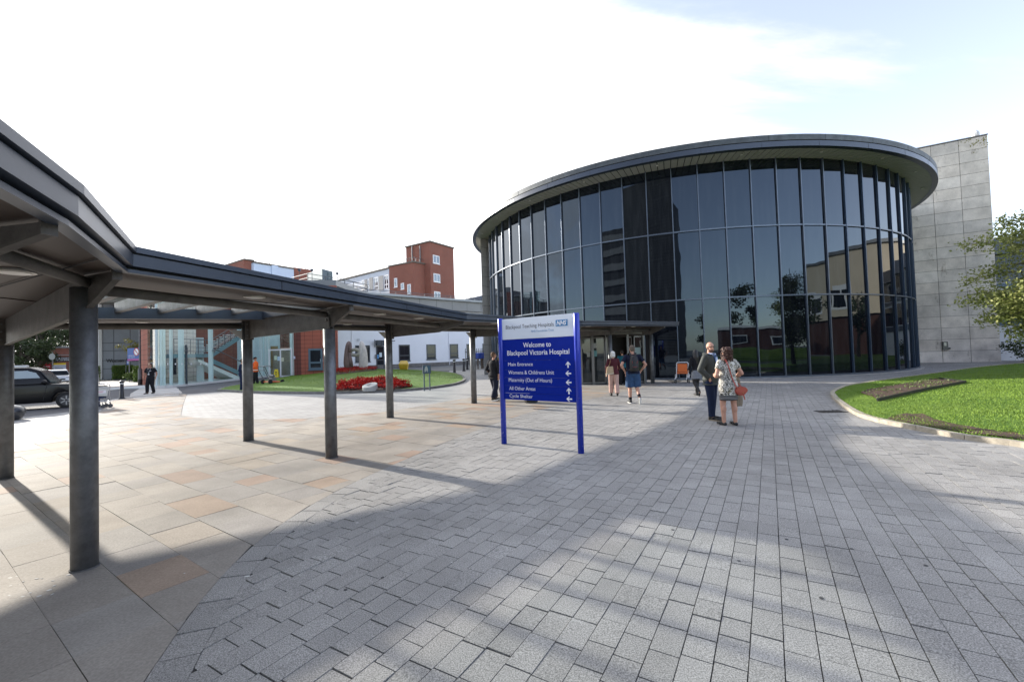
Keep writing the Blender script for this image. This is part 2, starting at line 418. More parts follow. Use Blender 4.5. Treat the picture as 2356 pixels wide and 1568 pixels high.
# border course
acc=0;start=0
Lc=[0]
for i in range(1,len(NBs)):Lc.append(Lc[-1]+(NBs[i]-NBs[i-1]).length)
def along(line,s):
    for i in range(1,len(Lc)):
        if Lc[i]>=s:
            t=(s-Lc[i-1])/max(1e-6,Lc[i]-Lc[i-1]);return line[i-1].lerp(line[i],t)
    return line[-1]
s=0
while s<Lc[-1]-.3:
    l=rnd(.26,.38);a,b=along(NBs,s+.004),along(NBs,s+l-.004);c,d=along(NBo,s+l-.004),along(NBo,s+.004)
    putslab(G,[a,b,c,d],0,.02,gcol(),.004);s+=l
DCr=DR+.05
GREG=NBo+[Vector((8.2,23.4)),Vector((10.5,24)),Vector((30.2,33.0)),Vector((36,30)),Vector((58,22)),Vector((58,-3)),Vector((-1.2,-3))]
row=-40
RW=.165
for row in range(-55,330):
    y0=row*RW; s=-10+rnd(0,.3)
    while s<52:
        l=random.choice((.20,.22,.24,.26,.26,.30)); 
        cA=u*(s+l/2)+vv*(y0+RW/2)
        s0=s;s+=l
        if cA.y<-2.6 or cA.y>34 or abs(cA.x)>1.5*max(0,cA.y)+7.5: continue
        if (cA-DC).length<DR-.3: continue
        dd,sg=segnear(cA,NBo,False) if cA.x<9.5 and cA.y<25 else (9,None)
        if dd>.3 and sg is not None:
            t_=sg[1]-sg[0]; 
            if (cA-sg[0]).dot(Vector((t_.y,-t_.x)))<0 or inpoly(cA,SANDP): continue
        if inpoly(cA,LWp) and segnear(cA,LWs,False)[0]>.35: continue
        q=[u*s0+vv*y0,u*s+vv*y0,u*s+vv*(y0+RW),u*s0+vv*(y0+RW)]
        if dd<=.3:
            ins=sg[0]+Vector(((sg[1]-sg[0]).y,-(sg[1]-sg[0]).x)).normalized()*.5
            q=halfclip(q,sg[0],sg[1],ins)
        putslab(G,q,0+random.gauss(0,.0008),.02,gcol(),rnd(.0055,.009) if cA.y<9 else .0065)
G.build('granite_paving',slabmat('granite',.42,125,.85,.10,.15,1.0,.5),kind='structure')
# flagstones
a_=Vector((.823,-.568));b_=Vector((.568,.823))
cols=[(.325,.295,.255),(.31,.285,.25),(.30,.28,.255),(.33,.30,.26),(.325,.285,.235),(.35,.27,.205),(.34,.255,.20),(.305,.285,.255),(.30,.28,.25)]
cnt=0
for row in range(-20,70):
    rw=.44; y0=row*rw-2.0; s=-60+rnd(0,1)
    while s<45:
        l=random.choice((.45,.6,.6,.75,.9)); s0=s; s+=l
        c=a_*(s0+l/2)+b_*(y0+rw/2)
        if c.y<-2.5 or abs(c.x)>1.5*max(0,c.y)+7: continue
        if c.x>9 or c.x<-34: continue
        dd,sg=segnear(c,SANDP,True)
        isin=inpoly(c,SANDP)
        if dd>.55 and not isin: continue
        q=[a_*s0+b_*y0,a_*s+b_*y0,a_*s+b_*(y0+rw),a_*s0+b_*(y0+rw)]
        if dd<=.75:
            n2=Vector((-(sg[1]-sg[0]).y,(sg[1]-sg[0]).x)).normalized()
            mid=(sg[0]+sg[1])/2
            ins=mid+n2*.05
            if not inpoly(ins,SANDP): ins=mid-n2*.05
            q=halfclip(q,sg[0],sg[1],ins)
        k=random.random(); cc_=random.choice(cols) if k<.62 else random.choice(cols[:4]); f=rnd(.88,1.0)
        putslab(H,q,random.gauss(0,.0006),.02,tuple(x*f for x in cc_),rnd(.003,.006));cnt+=1
H.build('sandstone_paving',slabmat('sandstone',.12,60,.8,.12,.2,1.1,.2),kind='structure')
allbed=[Vector((-40,-3)),Vector((58,-3)),Vector((58,22)),Vector((36,31)),Vector((30,33.0)),Vector((10,24.5))]+FB
flatmesh('joint_bed',SANDP,-.0085,bed); flatmesh('paving_bed',[p for p in GREG],-.008,bed)
# ---------------------------------------------------------------- tactile strips and crossing beyond
tact=mat('tactile',(.42,.41,.39),.8,var=.1)
white=mat('road_paint',(.50,.49,.47),.7,var=.15,vs=4)
def pxquad(name,pts,z,m): return flatmesh(name,[v2(at(*p)) for p in pts],z,m)
pxquad('crossing_pavement',[(298,916),(420,903),(405,890),(330,888),(300,905)],-.004,mat('buff_paving',(.45,.42,.38),.8,var=.1))
for k in range(4):
    y=894.5+k*4.2; pxquad('crossing_stripe',[(308+0*k,y+6.5),(411,y-1.2),(411,y+.6),(306,y+8.6)],.002,white)
pxquad('pavement_far_side',[(215,902),(300,892),(330,884),(330,877),(222,877)],-.002,mat('pave_light',(.40,.385,.36),.85,var=.1))
M=MB()
for i in range(22):
    a=at(302+i*5.4,915-.55*i*.9);M.box((a.x,a.y,.004),(.05,.28,.01),R(35))
M.build('tactile_paving',tact,kind='structure')
# ---------------------------------------------------------------- lawn right
grassm=mat('grass',(.075,.135,.022),.75,var=.0,spec=.2)
m=grassm;N,L=nt(m);b=N['Principled BSDF'];tcx=N.new('ShaderNodeTexCoord')
t=N.new('ShaderNodeTexNoise');t.inputs['Scale'].default_value=.55;t.inputs['Detail'].default_value=8;t.inputs['Roughness'].default_value=.7;L.new(tcx.outputs['Object'],t.inputs[0])
r=N.new('ShaderNodeValToRGB');e=r.color_ramp.elements;e[0].position=.3;e[0].color=(.065,.135,.016,1);e[1].position=.7;e[1].color=(.135,.21,.033,1)
L.new(t.outputs['Fac'],r.inputs[0]);L.new(r.outputs[0],b.inputs['Base Color'])
soil=mat('soil',(.062,.036,.021),.95,var=.6,vs=16,bump=1,bs=26)
stonek=mat('kerb_stone',(.36,.32,.255),.8,var=.28,vs=5,bump=.3,bs=60)
def mound(poly,hgt,fall,z0,name,m,res=.5,extra=None):
    xs=[p.x for p in poly];ys=[p.y for p in poly]
    M=MB();idx={};pts=[]
    # boundary ring fan using inset grid
    n=len(poly);bmx=bmesh.new()
    vs=[bmx.verts.new((p.x,p.y,z0)) for p in poly];f=bmx.faces.new(vs)
    if f.normal.z<0: pass
    x=math.ceil(min(xs)/res)*res
    geom=lambda:bmx.verts[:]+bmx.edges[:]+bmx.faces[:]
    while x<max(xs):
        bmesh.ops.bisect_plane(bmx,geom=geom(),plane_co=(x,0,0),plane_no=(1,0,0));x+=res
    y=math.ceil(min(ys)/res)*res
    while y<max(ys):
        bmesh.ops.bisect_plane(bmx,geom=geom(),plane_co=(0,y,0),plane_no=(0,1,0));y+=res
    for v in bmx.verts:
        d=segnear(Vector((v.co.x,v.co.y)),poly,True)[0];t=min(1,d/fall);v.co.z=z0+hgt*(t*t*(3-2*t))
    bmesh.ops.recalc_face_normals(bmx,faces=bmx.faces[:])
    if sum(f.normal.z for f in bmx.faces)<0:bmesh.ops.reverse_faces(bmx,faces=bmx.faces[:])
    me=bpy.data.meshes.new(name);bmx.to_mesh(me);bmx.free();me.materials.append(m)
    for p in me.polygons:p.use_smooth=True
    o=bpy.data.objects.new(name,me);COL.objects.link(o);o['kind']='structure';return o
def mz(p,poly,hgt,fall,z0):
    d=segnear(p,poly,True)[0];t=min(1,d/fall);return z0+hgt*(t*t*(3-2*t))
def blades(name,poly,n,h,m,hg,fall,z0,near=None,avoid=(),tilt=.35,wd=.006):
    M=MB();xs=[p.x for p in poly];ys=[p.y for p in poly];k=0;tries=0
    while k<n and tries<n*12:
        tries+=1
        p=Vector((rnd(min(xs),max(xs)),rnd(min(ys),max(ys))))
        if near and random.random()>near(p):continue
        if abs(p.x)>1.42*p.y+2.5 or not inpoly(p,poly):continue
        if any(inpoly(p,a) for a in avoid):continue
        z=mz(p,poly,hg,fall,z0);a=rnd(0,6.28);t=Vector((math.cos(a),math.sin(a),0));hh=h*rnd(.5,1.35)
        ln=Vector((random.gauss(0,tilt),random.gauss(0,tilt),1))*hh
        q=Vector((p.x,p.y,z-.004));ww=wd*(1+p.length*.07)
        M.add([q-t*ww,q+t*ww,q+ln],[(0,1,2)]);k+=1
    o=M.build(name,m,kind='stuff');return o
LH,LF,LZ=.16,5.0,.065
mound(LWp,LH,LF,LZ,'lawn',grassm,1.2)
BEDP=[v2(at(px,py,.2)) for px,py in((1979.6,895.7),(1995,889),(2060,880),(2144.8,866),(2160,867),(2222,878.5),(2130,893),(2018,912.5),(2010,905))]
def bedshape(name,poly,z,m):
    return flatmesh(name,poly,z,m)
SOIL2=[v2(at(px,py,.09)) for px,py in((2042,961),(2052,956),(2085,951),(2125,953),(2150,965),(2200,975),(2270,987),(2335,996),(2400,1006),(2420,1018),(2356,1009),(2214.8,992),(2104,973)) ]
def drape(name,poly,dz,m,res=.25,jit=.012):
    o=mound(poly,0,1,0,name,m,res)
    for v in o.data.vertices:
        v.co.z=mz(Vector((v.co.x,v.co.y)),LWp,LH,LF,LZ)+dz+rnd(-jit,jit)
    return o
o=drape('flower_bed_soil',BEDP,.035,soil);o2=drape('bare_soil',SOIL2,.018,soil)
for o_ in(o,o2):
    for p in o_.data.polygons:p.use_smooth=False
bladem=mat('grass_blade',(.155,.24,.035),.6,var=.25,vs=.9,spec=.2)
N,L=nt(bladem);b=N['Principled BSDF'];
blades('grass',LWp,135000,.030,bladem,LH,LF,LZ,near=lambda p:min(1,(11/max(3,p.length))**1.5),avoid=(BEDP,SOIL2),wd=.0045,tilt=.25)
blades('grass_edge',[p+Vector((rnd(-.05,.05),rnd(-.05,.05))) for p in SOIL2],1500,.034,bladem,0,1,.075)
# weeds on the bed
M=MB()
for i in range(1100):
    while True:
        a=rnd(0,1);p=Vector((rnd(min(q.x for q in BEDP),max(q.x for q in BEDP)),rnd(min(q.y for q in BEDP),max(q.y for q in BEDP))))
        if inpoly(p,BEDP):break
    if noise.noise(Vector((p.x*1.3,p.y*1.3,0)))<.0 and random.random()<.85:continue
    leaf(M,Vector((p.x,p.y,mz(p,LWp,LH,LF,LZ)+.06)),rnd(.02,.04),.45)
M.build('weeds',mat('weed_leaf',(.10,.15,.03),.6,var=.3),kind='stuff')
# bed edging
M=MB()
for a,b in((4,5),(5,6),(6,7)):
    pa,pb=BEDP[a],BEDP[b];M.bar((pa.x,pa.y,mz(pa,LWp,LH,LF,LZ)+.04),(pb.x,pb.y,mz(pb,LWp,LH,LF,LZ)+.04),.03,.09)
tag(M.build('bed_edging',mat('black_plastic',(.02,.02,.022),.5)),'black edging strip round the bare soil bed in the right-hand lawn','edging')
def kerbrun(line,wd,h,seg,m,z0=-.005,side=1,name='kerb',gap=.01):
    # kerb stones: one structure
    Lk=[0]
    for i in range(1,len(line)):Lk.append(Lk[-1]+(line[i]-line[i-1]).length)
    def al(s):
        for i in range(1,len(Lk)):
            if Lk[i]>=s:
                t=(s-Lk[i-1])/max(1e-6,Lk[i]-Lk[i-1]);p=line[i-1].lerp(line[i],t);d=(line[i]-line[i-1]).normalized();return p,Vector((-d.y,d.x))*side
        d=(line[-1]-line[-2]).normalized();return line[-1],Vector((-d.y,d.x))*side
    M=MB();s=0
    while s<Lk[-1]-.1:
        e=min(s+seg,Lk[-1]);k=5;A=[];B=[]
        for j in range(k+1):
            p,nn=al(s+gap/2+(e-s-gap)*j/k);A.append(p);B.append(p+nn*wd)
        zt=h+random.gauss(0,.003)
        for j in range(k):
            M.prism([A[j],A[j+1],B[j+1],B[j]],z0,zt)
        s=e
    return M.build(name,m,kind='structure')
kerbrun(LWs,.12,.085,.9,stonek,side=-1)
# drain
p=at(1893,944);q=at(1930,949)
M=MB();M.box(((p.x+q.x)/2,(p.y+q.y)/2,.004),(.62,.34,.012),R(-2))
dr=M.build('drain_grate',mat('cast_iron',(.03,.028,.026),.6,var=.3,vs=20));tag(dr,'small dark iron drain grate in the paving beside the lawn kerb','drain')
off=Vector(((p.x+q.x)/2,(p.y+q.y)/2,0))
M=MB()
for k in range(6):M.box((off.x-.25+k*.1,off.y,.013),(.035,.3,.012),R(-2))
M.build('grating',mat('iron2',(.06,.055,.05),.5),dr)
# gum spots, crumbs
M=MB()
for px,py in((795,1356),(880,1328),(1548,1218),(1810,1240),(1960,1262),(2130,1300),(1700,1290),(1890,1375)):
    a=at(px,py);M.cyl((a.x,a.y,.001),(a.x,a.y,.003),.014,n=9)
M.build('gum_spot',mat('gum',(.05,.05,.05),.7),kind='stuff')
M=MB()
for i in range(26):
    a=at(rnd(20,130),rnd(1322,1372)) if i<16 else at(rnd(100,1100),rnd(1060,1330))
    for _ in range(1): M.sph((a.x,a.y,.002),(rnd(.006,.026),rnd(.004,.016),.002),6,4)
M.build('bird_droppings',mat('dropping',(.55,.55,.52),.8),kind='stuff')
# ================================================================== COVERED WALKWAY
navy=mat('slate_blue_coat',(.058,.073,.10),.38,.25,var=.10,vs=2,spec=.6)
galv=mat('galvanised_steel',(.16,.165,.172),.5,.55,var=.30,vs=7,bump=.15,bs=25,detail=8)
galvb=mat('weathered_beam',(.10,.094,.087),.65,.2,var=.28,vs=5,bump=.15,bs=30,detail=8)
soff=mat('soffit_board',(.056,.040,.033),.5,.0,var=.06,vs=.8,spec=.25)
dark=mat('dark_recess',(.02,.022,.026),.8)
lampg=mat('lamp_glass',(.75,.73,.68),.3)
glassr=mat('roof_glass',(.9,.95,.95),.05,trans=1,ior=1.1)
cwk=thing('covered_walkway','curving steel covered walkway with slate-blue fascia and round columns leading to the drum entrance','walkway',(-3.6,3.7,0),)
K=[at(194,426,2.62),at(314,567,2.68),at(824,671,2.78),at(1075,720,2.82),at(1342,737,2.88),at(1443,737.7,2.93),at(1534,739.3,2.96),at(1563,739.8,2.965)]
O0=at(0,281,2.60); dd=(O0-K[0]).normalized()
OUT=[K[0]+dd*4.2]+K
OUT[0].z=2.58
cols={'P0':at(12,1100),'P1':at(195,1305),'P2':at(572,1013),'P3':at(763,1052),'P4':at(898,960),'P5':at(1091,927),'P7':at(1407,893),'P8':at(1502,881.5)}
def ext(a,b,d): v=(b-a).to_2d().normalized(); return v2(b)+v*d
INN=[v2(OUT[0])+Vector((-7.0,-.3)), v2(K[0])+Vector((-7.4,1.9)), ext(cols['P1'],cols['P0'],1.55),ext(cols['P3'],cols['P2'],.5),ext(K[3],cols['P4'],.5),ext(K[4],cols['P5'],.5),v2((2.1,22.3)),v2((5.0,23.2)),v2((6.3,23.75))]
NS=len(OUT)
zt=[o.z for o in OUT]; FH=.215
def off_out(d):
    pts=[v2(o) for o in OUT];res=[]
    for i,p in enumerate(pts):
        ns=[]
        if i>0:t=(pts[i]-pts[i-1]).normalized();ns.append(Vector((t.y,-t.x)))
        if i<NS-1:t=(pts[i+1]-pts[i]).normalized();ns.append(Vector((t.y,-t.x)))
        if len(ns)==2:
            n=(ns[0]+ns[1]).normalized();res.append(p+n*d/max(.4,n.dot(ns[0])))
        else:res.append(p+ns[0]*d)
    return res
def strip(i,d0,d1,a,b,name,m,brk=0):
    A=off_out(d0);B=off_out(d1);M=MB()
    M.prism([A[i],B[i],B[i+1],A[i+1]],[zt[i]+a]*2+[zt[i+1]+a]*2,[zt[i]+b]*2+[zt[i+1]+b]*2)
    return M.build(name,m,cwk)
for i in range(NS-1):
    strip(i,-.10,.0,-.050,0,'roof_edge_trim',navy)
    strip(i,-.10,-.045,-.062,-.050,'shadow_gap',dark)
    strip(i,-.10,-.022,-.162,-.062,'fascia',navy)
    strip(i,-.13,-.095,-.186,-.162,'shadow_gap',dark)
    strip(i,-.13,-.058,-.215,-.186,'soffit_trim',navy)
# fascia joint lines
A=off_out(-.0215)
M=MB()
for i in range(1,NS-1):
    L_=(A[i+1]-A[i]).length;n=int(L_/2.4)
    for k in range(1,n+1):
        t=k/(n+1);p=A[i].lerp(A[i+1],t);z=zt[i]+(zt[i+1]-zt[i])*t;d=(A[i+1]-A[i]).normalized()
        M=MB();M.box((p.x,p.y,z-.112),(.012,.004,.098),math.atan2(d.y,d.x));M.build('fascia_joint',dark,cwk)
A=off_out(-.11)
SKY=2 # bay between stations 2 and 3 is glazed
F1,f2=.17,.72
for i in range(NS-1):
    a,b,c,d=A[i],A[i+1],INN[i+1],INN[i];z0,z1=zt[i],zt[i+1]
    f1=F1 if i==SKY else .40;KF=1.0
    def q(t0,t1):
        return [a.lerp(d,t0),b.lerp(c,t0*KF),b.lerp(c,t1*(KF if t1==f1 or t1==f1+.03 else 1)),a.lerp(d,t1)]
    def slab(t0,t1,lo,hi,name,m):
        Q=q(t0,t1);M=MB();zs=[z0,z1,z1,z0];M.prism(Q,[z+lo for z in zs],[z+hi for z in zs]);return M.build(name,m,cwk)
    if i==SKY:
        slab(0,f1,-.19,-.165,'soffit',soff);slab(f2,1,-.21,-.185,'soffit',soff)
        slab(0,f1,-.16,-.02,'roof_deck',navy);slab(f2,1,-.16,-.07,'roof_deck',navy)
        slab(f1,f1+.03,-.2,.05,'skylight_curb',navy);slab(f2-.03,f2,-.23,-.045,'skylight_curb',navy)
        for t in(.006,.994):
            Q=q(f1+.03,f2-.03);p0=Q[0].lerp(Q[1],t);p1=Q[3].lerp(Q[2],t);M=MB();z=z0+(z1-z0)*t-.08
            M.bar((p0.x,p0.y,z),(p1.x,p1.y,z),.08,.25);M.build('skylight_curb',navy,cwk)
        Q=q(f1+.03,f2-.03)
        gp=q(f1+.015,f2-.01);Mg=MB();Mg.prism(gp,[z0+.055,z1+.055,z1+.055,z0+.055],[z0+.063,z1+.063,z1+.063,z0+.063])
        gm=bpy.data.materials.new('skylight_glass');gm.use_nodes=True;N_,L_g=nt(gm);N_.remove(N_['Principled BSDF']);t_b=N_.new('ShaderNodeBsdfTransparent');t_b.inputs[0].default_value=(.80,.83,.82,1);g_b=N_.new('ShaderNodeBsdfGlossy');g_b.inputs['Roughness'].default_value=.05;x_b=N_.new('ShaderNodeMixShader');x_b.inputs[0].default_value=.06;L_g.new(t_b.outputs[0],x_b.inputs[1]);L_g.new(g_b.outputs[0],x_b.inputs[2]);L_g.new(x_b.outputs[0],N_['Material Output'].inputs[0])
        Mg.build('skylight_glass',gm,cwk)
        for k in range(1,6):
            t=k/6;p0=Q[0].lerp(Q[1],t);p1=Q[3].lerp(Q[2],t);M=MB();z=z0+(z1-z0)*t
            M.bar((p0.x,p0.y,z-.05),(p1.x,p1.y,z-.05),.09,.16);M.build('rafter',galv,cwk)
    else:
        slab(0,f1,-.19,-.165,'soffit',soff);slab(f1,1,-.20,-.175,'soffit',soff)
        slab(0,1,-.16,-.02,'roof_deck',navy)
    # inner fascia
    M=MB();cc=c+(c-b).normalized()*.06;dq=d+(d-a).normalized()*.06
    M.prism([d,c,cc,dq],[z0-.24,z1-.24,z1-.24,z0-.24],[z0,z1,z1,z0]);M.build('fascia',navy,cwk)
    # panel joints + downlights
    if i>=1:
        lens=((b-a).length)
        for t in ((.5,) if lens<4 else (.33,.67)):
            p=a.lerp(b,t).lerp(d.lerp(c,t),.17 if i!=SKY else .09);zc=z0+(z1-z0)*t-.192
            M=MB();M.cyl((p.x,p.y,zc-.012),(p.x,p.y,zc+.006),.125,n=24)
            dl=M.build('downlight',mat('light_rim',(.55,.53,.48),.4,.4),cwk)
            M=MB();M.cyl((p.x,p.y,zc-.018),(p.x,p.y,zc-.010),.095,n=24);M.build('lens',lampg,dl)
            p=a.lerp(b,t).lerp(d.lerp(c,t),.86);zc-=.02
            M=MB();M.cyl((p.x,p.y,zc-.012),(p.x,p.y,zc+.006),.11,n=24);dl=M.build('downlight',MATS['light_rim'],cwk)
            M=MB();M.cyl((p.x,p.y,zc-.018),(p.x,p.y,zc-.010),.08,n=24);M.build('lens',lampg,dl)
            M=MB();p0=a.lerp(b,t+.13).lerp(d.lerp(c,t+.13),.0);p1=a.lerp(b,t+.13).lerp(d.lerp(c,t+.13),f1);zc=z0+(z1-z0)*t-.192
            M.bar((p0.x,p0.y,zc),(p1.x,p1.y,zc),.012,.004);M.build('board_joint',dark,cwk)
# beams: tapered plates
def beam(pts,zs,hs,th=.022):
    """pts from inner end to tip; zs = top, hs = depth"""
    M=MB()
    for k in range(len(pts)-1):
        p,q_=pts[k],pts[k+1];d=(q_-p).normalized();n=Vector((-d.y,d.x))
        for sgn in (1,):
            pl=[(p.x,p.y,zs[k]),(q_.x,q_.y,zs[k+1]),(q_.x,q_.y,zs[k+1]-hs[k+1]),(p.x,p.y,zs[k]-hs[k])]
            pl=[Vector(x)-Vector((n.x,n.y,0))*th/2 for x in pl];M.ext(pl,(n.x*th,n.y*th,0))
            M.bar((p.x,p.y,zs[k]-hs[k]),(q_.x,q_.y,zs[k+1]-hs[k+1]),.05,.014)
    d=(pts[-1]-pts[-2]).normalized()
    M.box((pts[-1].x,pts[-1].y,zs[-1]-hs[-1]/2),(.014,.07,hs[-1]+.02),math.atan2(d.y,d.x))
    o=M.build('beam',galvb,cwk);return o
c2={k:v2(p) for k,p in cols.items()}
tips=[v2(o) for o in off_out(-.13)]
so_=-.205
def st(i):return zt[i]+so_
BE={}
def hang(d,a,b):return a+(b-a).normalized()*d
# station 1
p1c=tips[1]+Vector((-.75,.14))
BE[1]=beam([INN[1],p1c+Vector((-1.2,.2)),p1c,tips[1]],[st(1)]*4,[.42,.34,.21,.055])
BE[2]=beam([c2['P0'],c2['P1'],tips[2]],[st(2)]*3,[.40,.32,.06])
BE[3]=beam([c2['P2'],c2['P3'],tips[3]],[st(3)]*3,[.37,.34,.09])
m4=c2['P4'].lerp(tips[4],.68);BE[4]=beam([c2['P4'],m4,tips[4]],[st(4)]*3,[.36,.27,.08])
m5=c2['P5'].lerp(tips[5],.75);BE[5]=beam([c2['P5'],m5,tips[5]],[st(5)]*3,[.36,.30,.08])
BE[6]=beam([v2((2.4,21.9)),c2['P7'],tips[6]],[st(6)]*3,[.40,.32,.07])
BE[7]=beam([v2((5.3,23.0)),c2['P8'],tips[7]],[st(7)]*3,[.42,.34,.07])
def column(c,ztop,r=.105,inner=True,bolt=None):
    M=MB();M.cyl((c.x,c.y,0),(c.x,c.y,ztop),r,n=28)
    o=M.build('column',galv,cwk)
    for p in o.data.polygons:
        if len(p.vertices)==4:p.use_smooth=True
    M=MB();M.cyl((c.x,c.y,.0),(c.x,c.y,.012),r+.007,n=28);M.build('base_collar',mat('sealant',(.10,.10,.10),.9),o)
    return o
for k,i in(('P0',2),('P2',3),('P4',4),('P5',5)):
    o=column(c2[k],st(i)+.01,.092 if k=='P0' else .100)
    # bolted side plate facing the beam
    tgt={'P0':c2['P1'],'P2':c2['P3'],'P4':tips[4],'P5':tips[5]}[k];d=(tgt-c2[k]).normalized();p=c2[k]+d*.125
    M=MB();M.box((p.x,p.y,st(i)-.2),(.016,.16,.42),math.atan2(d.y,d.x))
    n=Vector((-d.y,d.x))
    pl=M.build('bolt_plate',galvb,o);M=MB()
    for s_ in(-1,1):
        for kz in range(3):
            b=p+d*.012+n*.055*s_;M.cyl((b.x,b.y,st(i)-.08-.12*kz),(b.x+d.x*.02,b.y+d.y*.02,st(i)-.08-.12*kz),.014,n=8)
    M.build('bolt',galv,pl)
for k,i in(('P1',2),('P3',3),('P7',6),('P8',7)):
    o=column(c2[k],st(i)-(.36 if k!='P1' else .10),.090 if k=='P1' else .098)
    tgt={'P1':c2['P0'],'P3':c2['P2'],'P7':v2((2.4,21.9)),'P8':v2((5.3,23))}[k];d=(tgt-c2[k]).normalized();n=Vector((-d.y,d.x))
    M=MB()
    for s_ in(-1,1):       # fork plates with rounded head and pin
        c=c2[k]+n*.03*s_;pl=[Vector((c.x-d.x*.07,c.y-d.y*.07,st(i)-.38)),Vector((c.x+d.x*.07,c.y+d.y*.07,st(i)-.38))]
        for t in range(9):
            a=math.pi*t/8;pl.append(Vector((c.x+d.x*.07*math.cos(a),c.y+d.y*.07*math.cos(a),st(i)-.19+.07*math.sin(a))))
        M.ext(pl,(n.x*.014*s_,n.y*.014*s_,0))
    M.cyl((c2[k].x-n.x*.065,c2[k].y-n.y*.065,st(i)-.2),(c2[k].x+n.x*.065,c2[k].y+n.y*.065,st(i)-.2),.022,n=12)
    M.build('pin_bracket',galvb,o)
def tube(a,b,za,zb,r,trim=.12):
    a=Vector((a.x,a.y,za));b=Vector((b.x,b.y,zb));d=(b-a).normalized();a=a+d*trim;b=b-d*trim
    M=MB();M.cyl(a,b,r,n=20)
    o=M.build('tube',galvb,cwk)
    for p in o.data.polygons:
        if len(p.vertices)==4:p.use_smooth=True
    M=MB()
    for e,s_ in((a,1),(b,-1)):
        M.cyl(e-d*s_*.09,e+d*s_*.01,r*.32,n=8);q_=e-d*s_*.02;M.box(q_,(.05,.05,r*1.7),math.atan2(d.y,d.x))
    M.build('end_plate',galv,o)
tube(p1c+Vector((.12,.0)),c2['P1']+Vector((.06,-.02)),st(1)-.03,st(2)-.06,.042,.03)
tube(c2['P1'],c2['P3'],st(2)-.10,st(3)-.11,.050)
o4=c2['P4'].lerp(tips[4],.70);o5=c2['P5'].lerp(tips[5],.72)
tube(c2['P3'],o4,st(3)-.11,st(4)-.11,.055);tube(o4,o5,st(4)-.11,st(5)-.11,.055)
tube(o5,c2['P7'],st(5)-.12,st(6)-.12,.06);tube(c2['P7'],c2['P8'],st(6)-.12,st(7)-.12,.06)
tube(c2['P0'],c2['P2'],st(2)-.10,st(3)-.12,.058);tube(c2['P2'],c2['P4'],st(3)-.12,st(4)-.12,.06);tube(c2['P4'],c2['P5'],st(4)-.12,st(5)-.12,.06)
tube(c2['P5'],v2((2.4,21.9)),st(5)-.12,st(6)-.12,.08)
tube(v2(INN[1])+Vector((.4,0)),c2['P0'],st(1)-.12,st(2)-.12,.08)
# diagonal knee brackets at inner columns
for k,i,j in(('P2',3,'P0'),('P4',4,'P2'),('P5',5,'P4')):
    d=(c2[j]-c2[k]).normalized();n=Vector((-d.y,d.x));c=c2[k]+d*.1;z=st(i)-.21
    M=MB();pl=[Vector((c.x,c.y,z)),Vector((c.x+d.x*.24,c.y+d.y*.24,z)),Vector((c.x,c.y,z-.2))];M.ext(pl,(n.x*.012,n.y*.012,0));M.build('gusset',mat('gusset_paint',(.45,.45,.44),.5),cwk)
# bolts on the near beam
M=MB()
e=p1c;n=Vector((.14,-.99))
for dx in(.0,):
    for dz in(.11,.24):
        M.cyl((p1c.x+.02,p1c.y-.005,st(1)-dz),(p1c.x+.02,p1c.y-.05,st(1)-dz),.022,n=8)
M.build('bolt',galv,BE[1])
# ================================================================== WAYFINDING SIGN
SL,SR=at(1160,1020),at(1337,1042)
sign=thing('wayfinding_sign','blue and white hospital welcome and directions sign on two blue posts in the plaza','sign',SL)
blue=mat('sign_blue',(.0015,.018,.27),.6,.0,var=.04,vs=8,spec=.1)
bluep=mat('post_blue',(.012,.035,.42),.25,.1,spec=.6)
wht=mat('sign_white',(.66,.72,.80),.3)
ink=mat('sign_ink',(.03,.03,.04),.5);lw=mat('sign_lettering_white',(.80,.82,.86),.5);nb=mat('logo_blue',(.03,.19,.42),.4)
Ud=(SR-SL);Ud.z=0;W=Ud.length;Ud.normalize();ND=Ud.cross(Vector((0,0,1)))
if ND.y>0:ND=-ND
ang=math.atan2(Ud.y,Ud.x)
def S(u,z,n=0):return SL+Ud*u+ND*n+Vector((0,0,z))
for p,top in((SL,2.36),(SR,2.34)):
    M=MB();n=24
    ring=[]
    for z in(0,top-.012,top):
        ring.append(((p.x,p.y,z),.052 if z<top else .045,.052 if z<top else .045))
    M.loft(ring,n=n);o=M.build('post',bluep,sign,smooth=False)
    for q_ in o.data.polygons:
        if len(q_.vertices)==4:q_.use_smooth=True
    M=MB()
    for i in range(7):
        a=rnd(-2.6,-.5);z=rnd(.02,.9) if p is SL else rnd(.02,1.0);s_=rnd(.004,.011) if z<.12 else rnd(.002,.005)
        M.sph((p.x+.052*math.cos(a),p.y+.052*math.sin(a),z),(s_*.7,s_*.7,s_*1.6),6,4)
    M.build('chipped_paint',mat('chip',(.6,.6,.6),.8),o)
def panel(z0,z1,m,name='panel'):
    M=MB();c=S(W/2,(z0+z1)/2);M.box(c,(W-.09,.035,z1-z0),ang);return M.build(name,m,sign,bev=.002)
panel(1.957,2.338,wht,'header_panel')
ys=[1.955,1.572,1.408,1.258,1.108,.952,.838]
ys=[1.955,1.562,1.392,1.245,1.098,.962,.838]
for i in range(6):panel(ys[i+1]+.0016,ys[i]-.0016,blue,'slat')
def T(s_,u0,u1,z0,z1,m,**k):
    return textmesh(s_,u1-u0,z1-z0,'lettering',m,sign,S(u0,z0,.0185),Ud,ext=.001,**k)
ZL,ZR=SL.y,SR.y
def uu(x):   # column of the lettering measured across the panel
    t=(x-335)/685;t=(t*ZL)/(ZR+t*(ZL-ZR));return .05+t*(W-.10)
T('Blackpool Teaching Hospitals',uu(371),uu(831),2.128,2.218,ink)
T('NHS Foundation Trust',uu(612),uu(830),2.062,2.102,nb)
a,b=uu(850),uu(964)
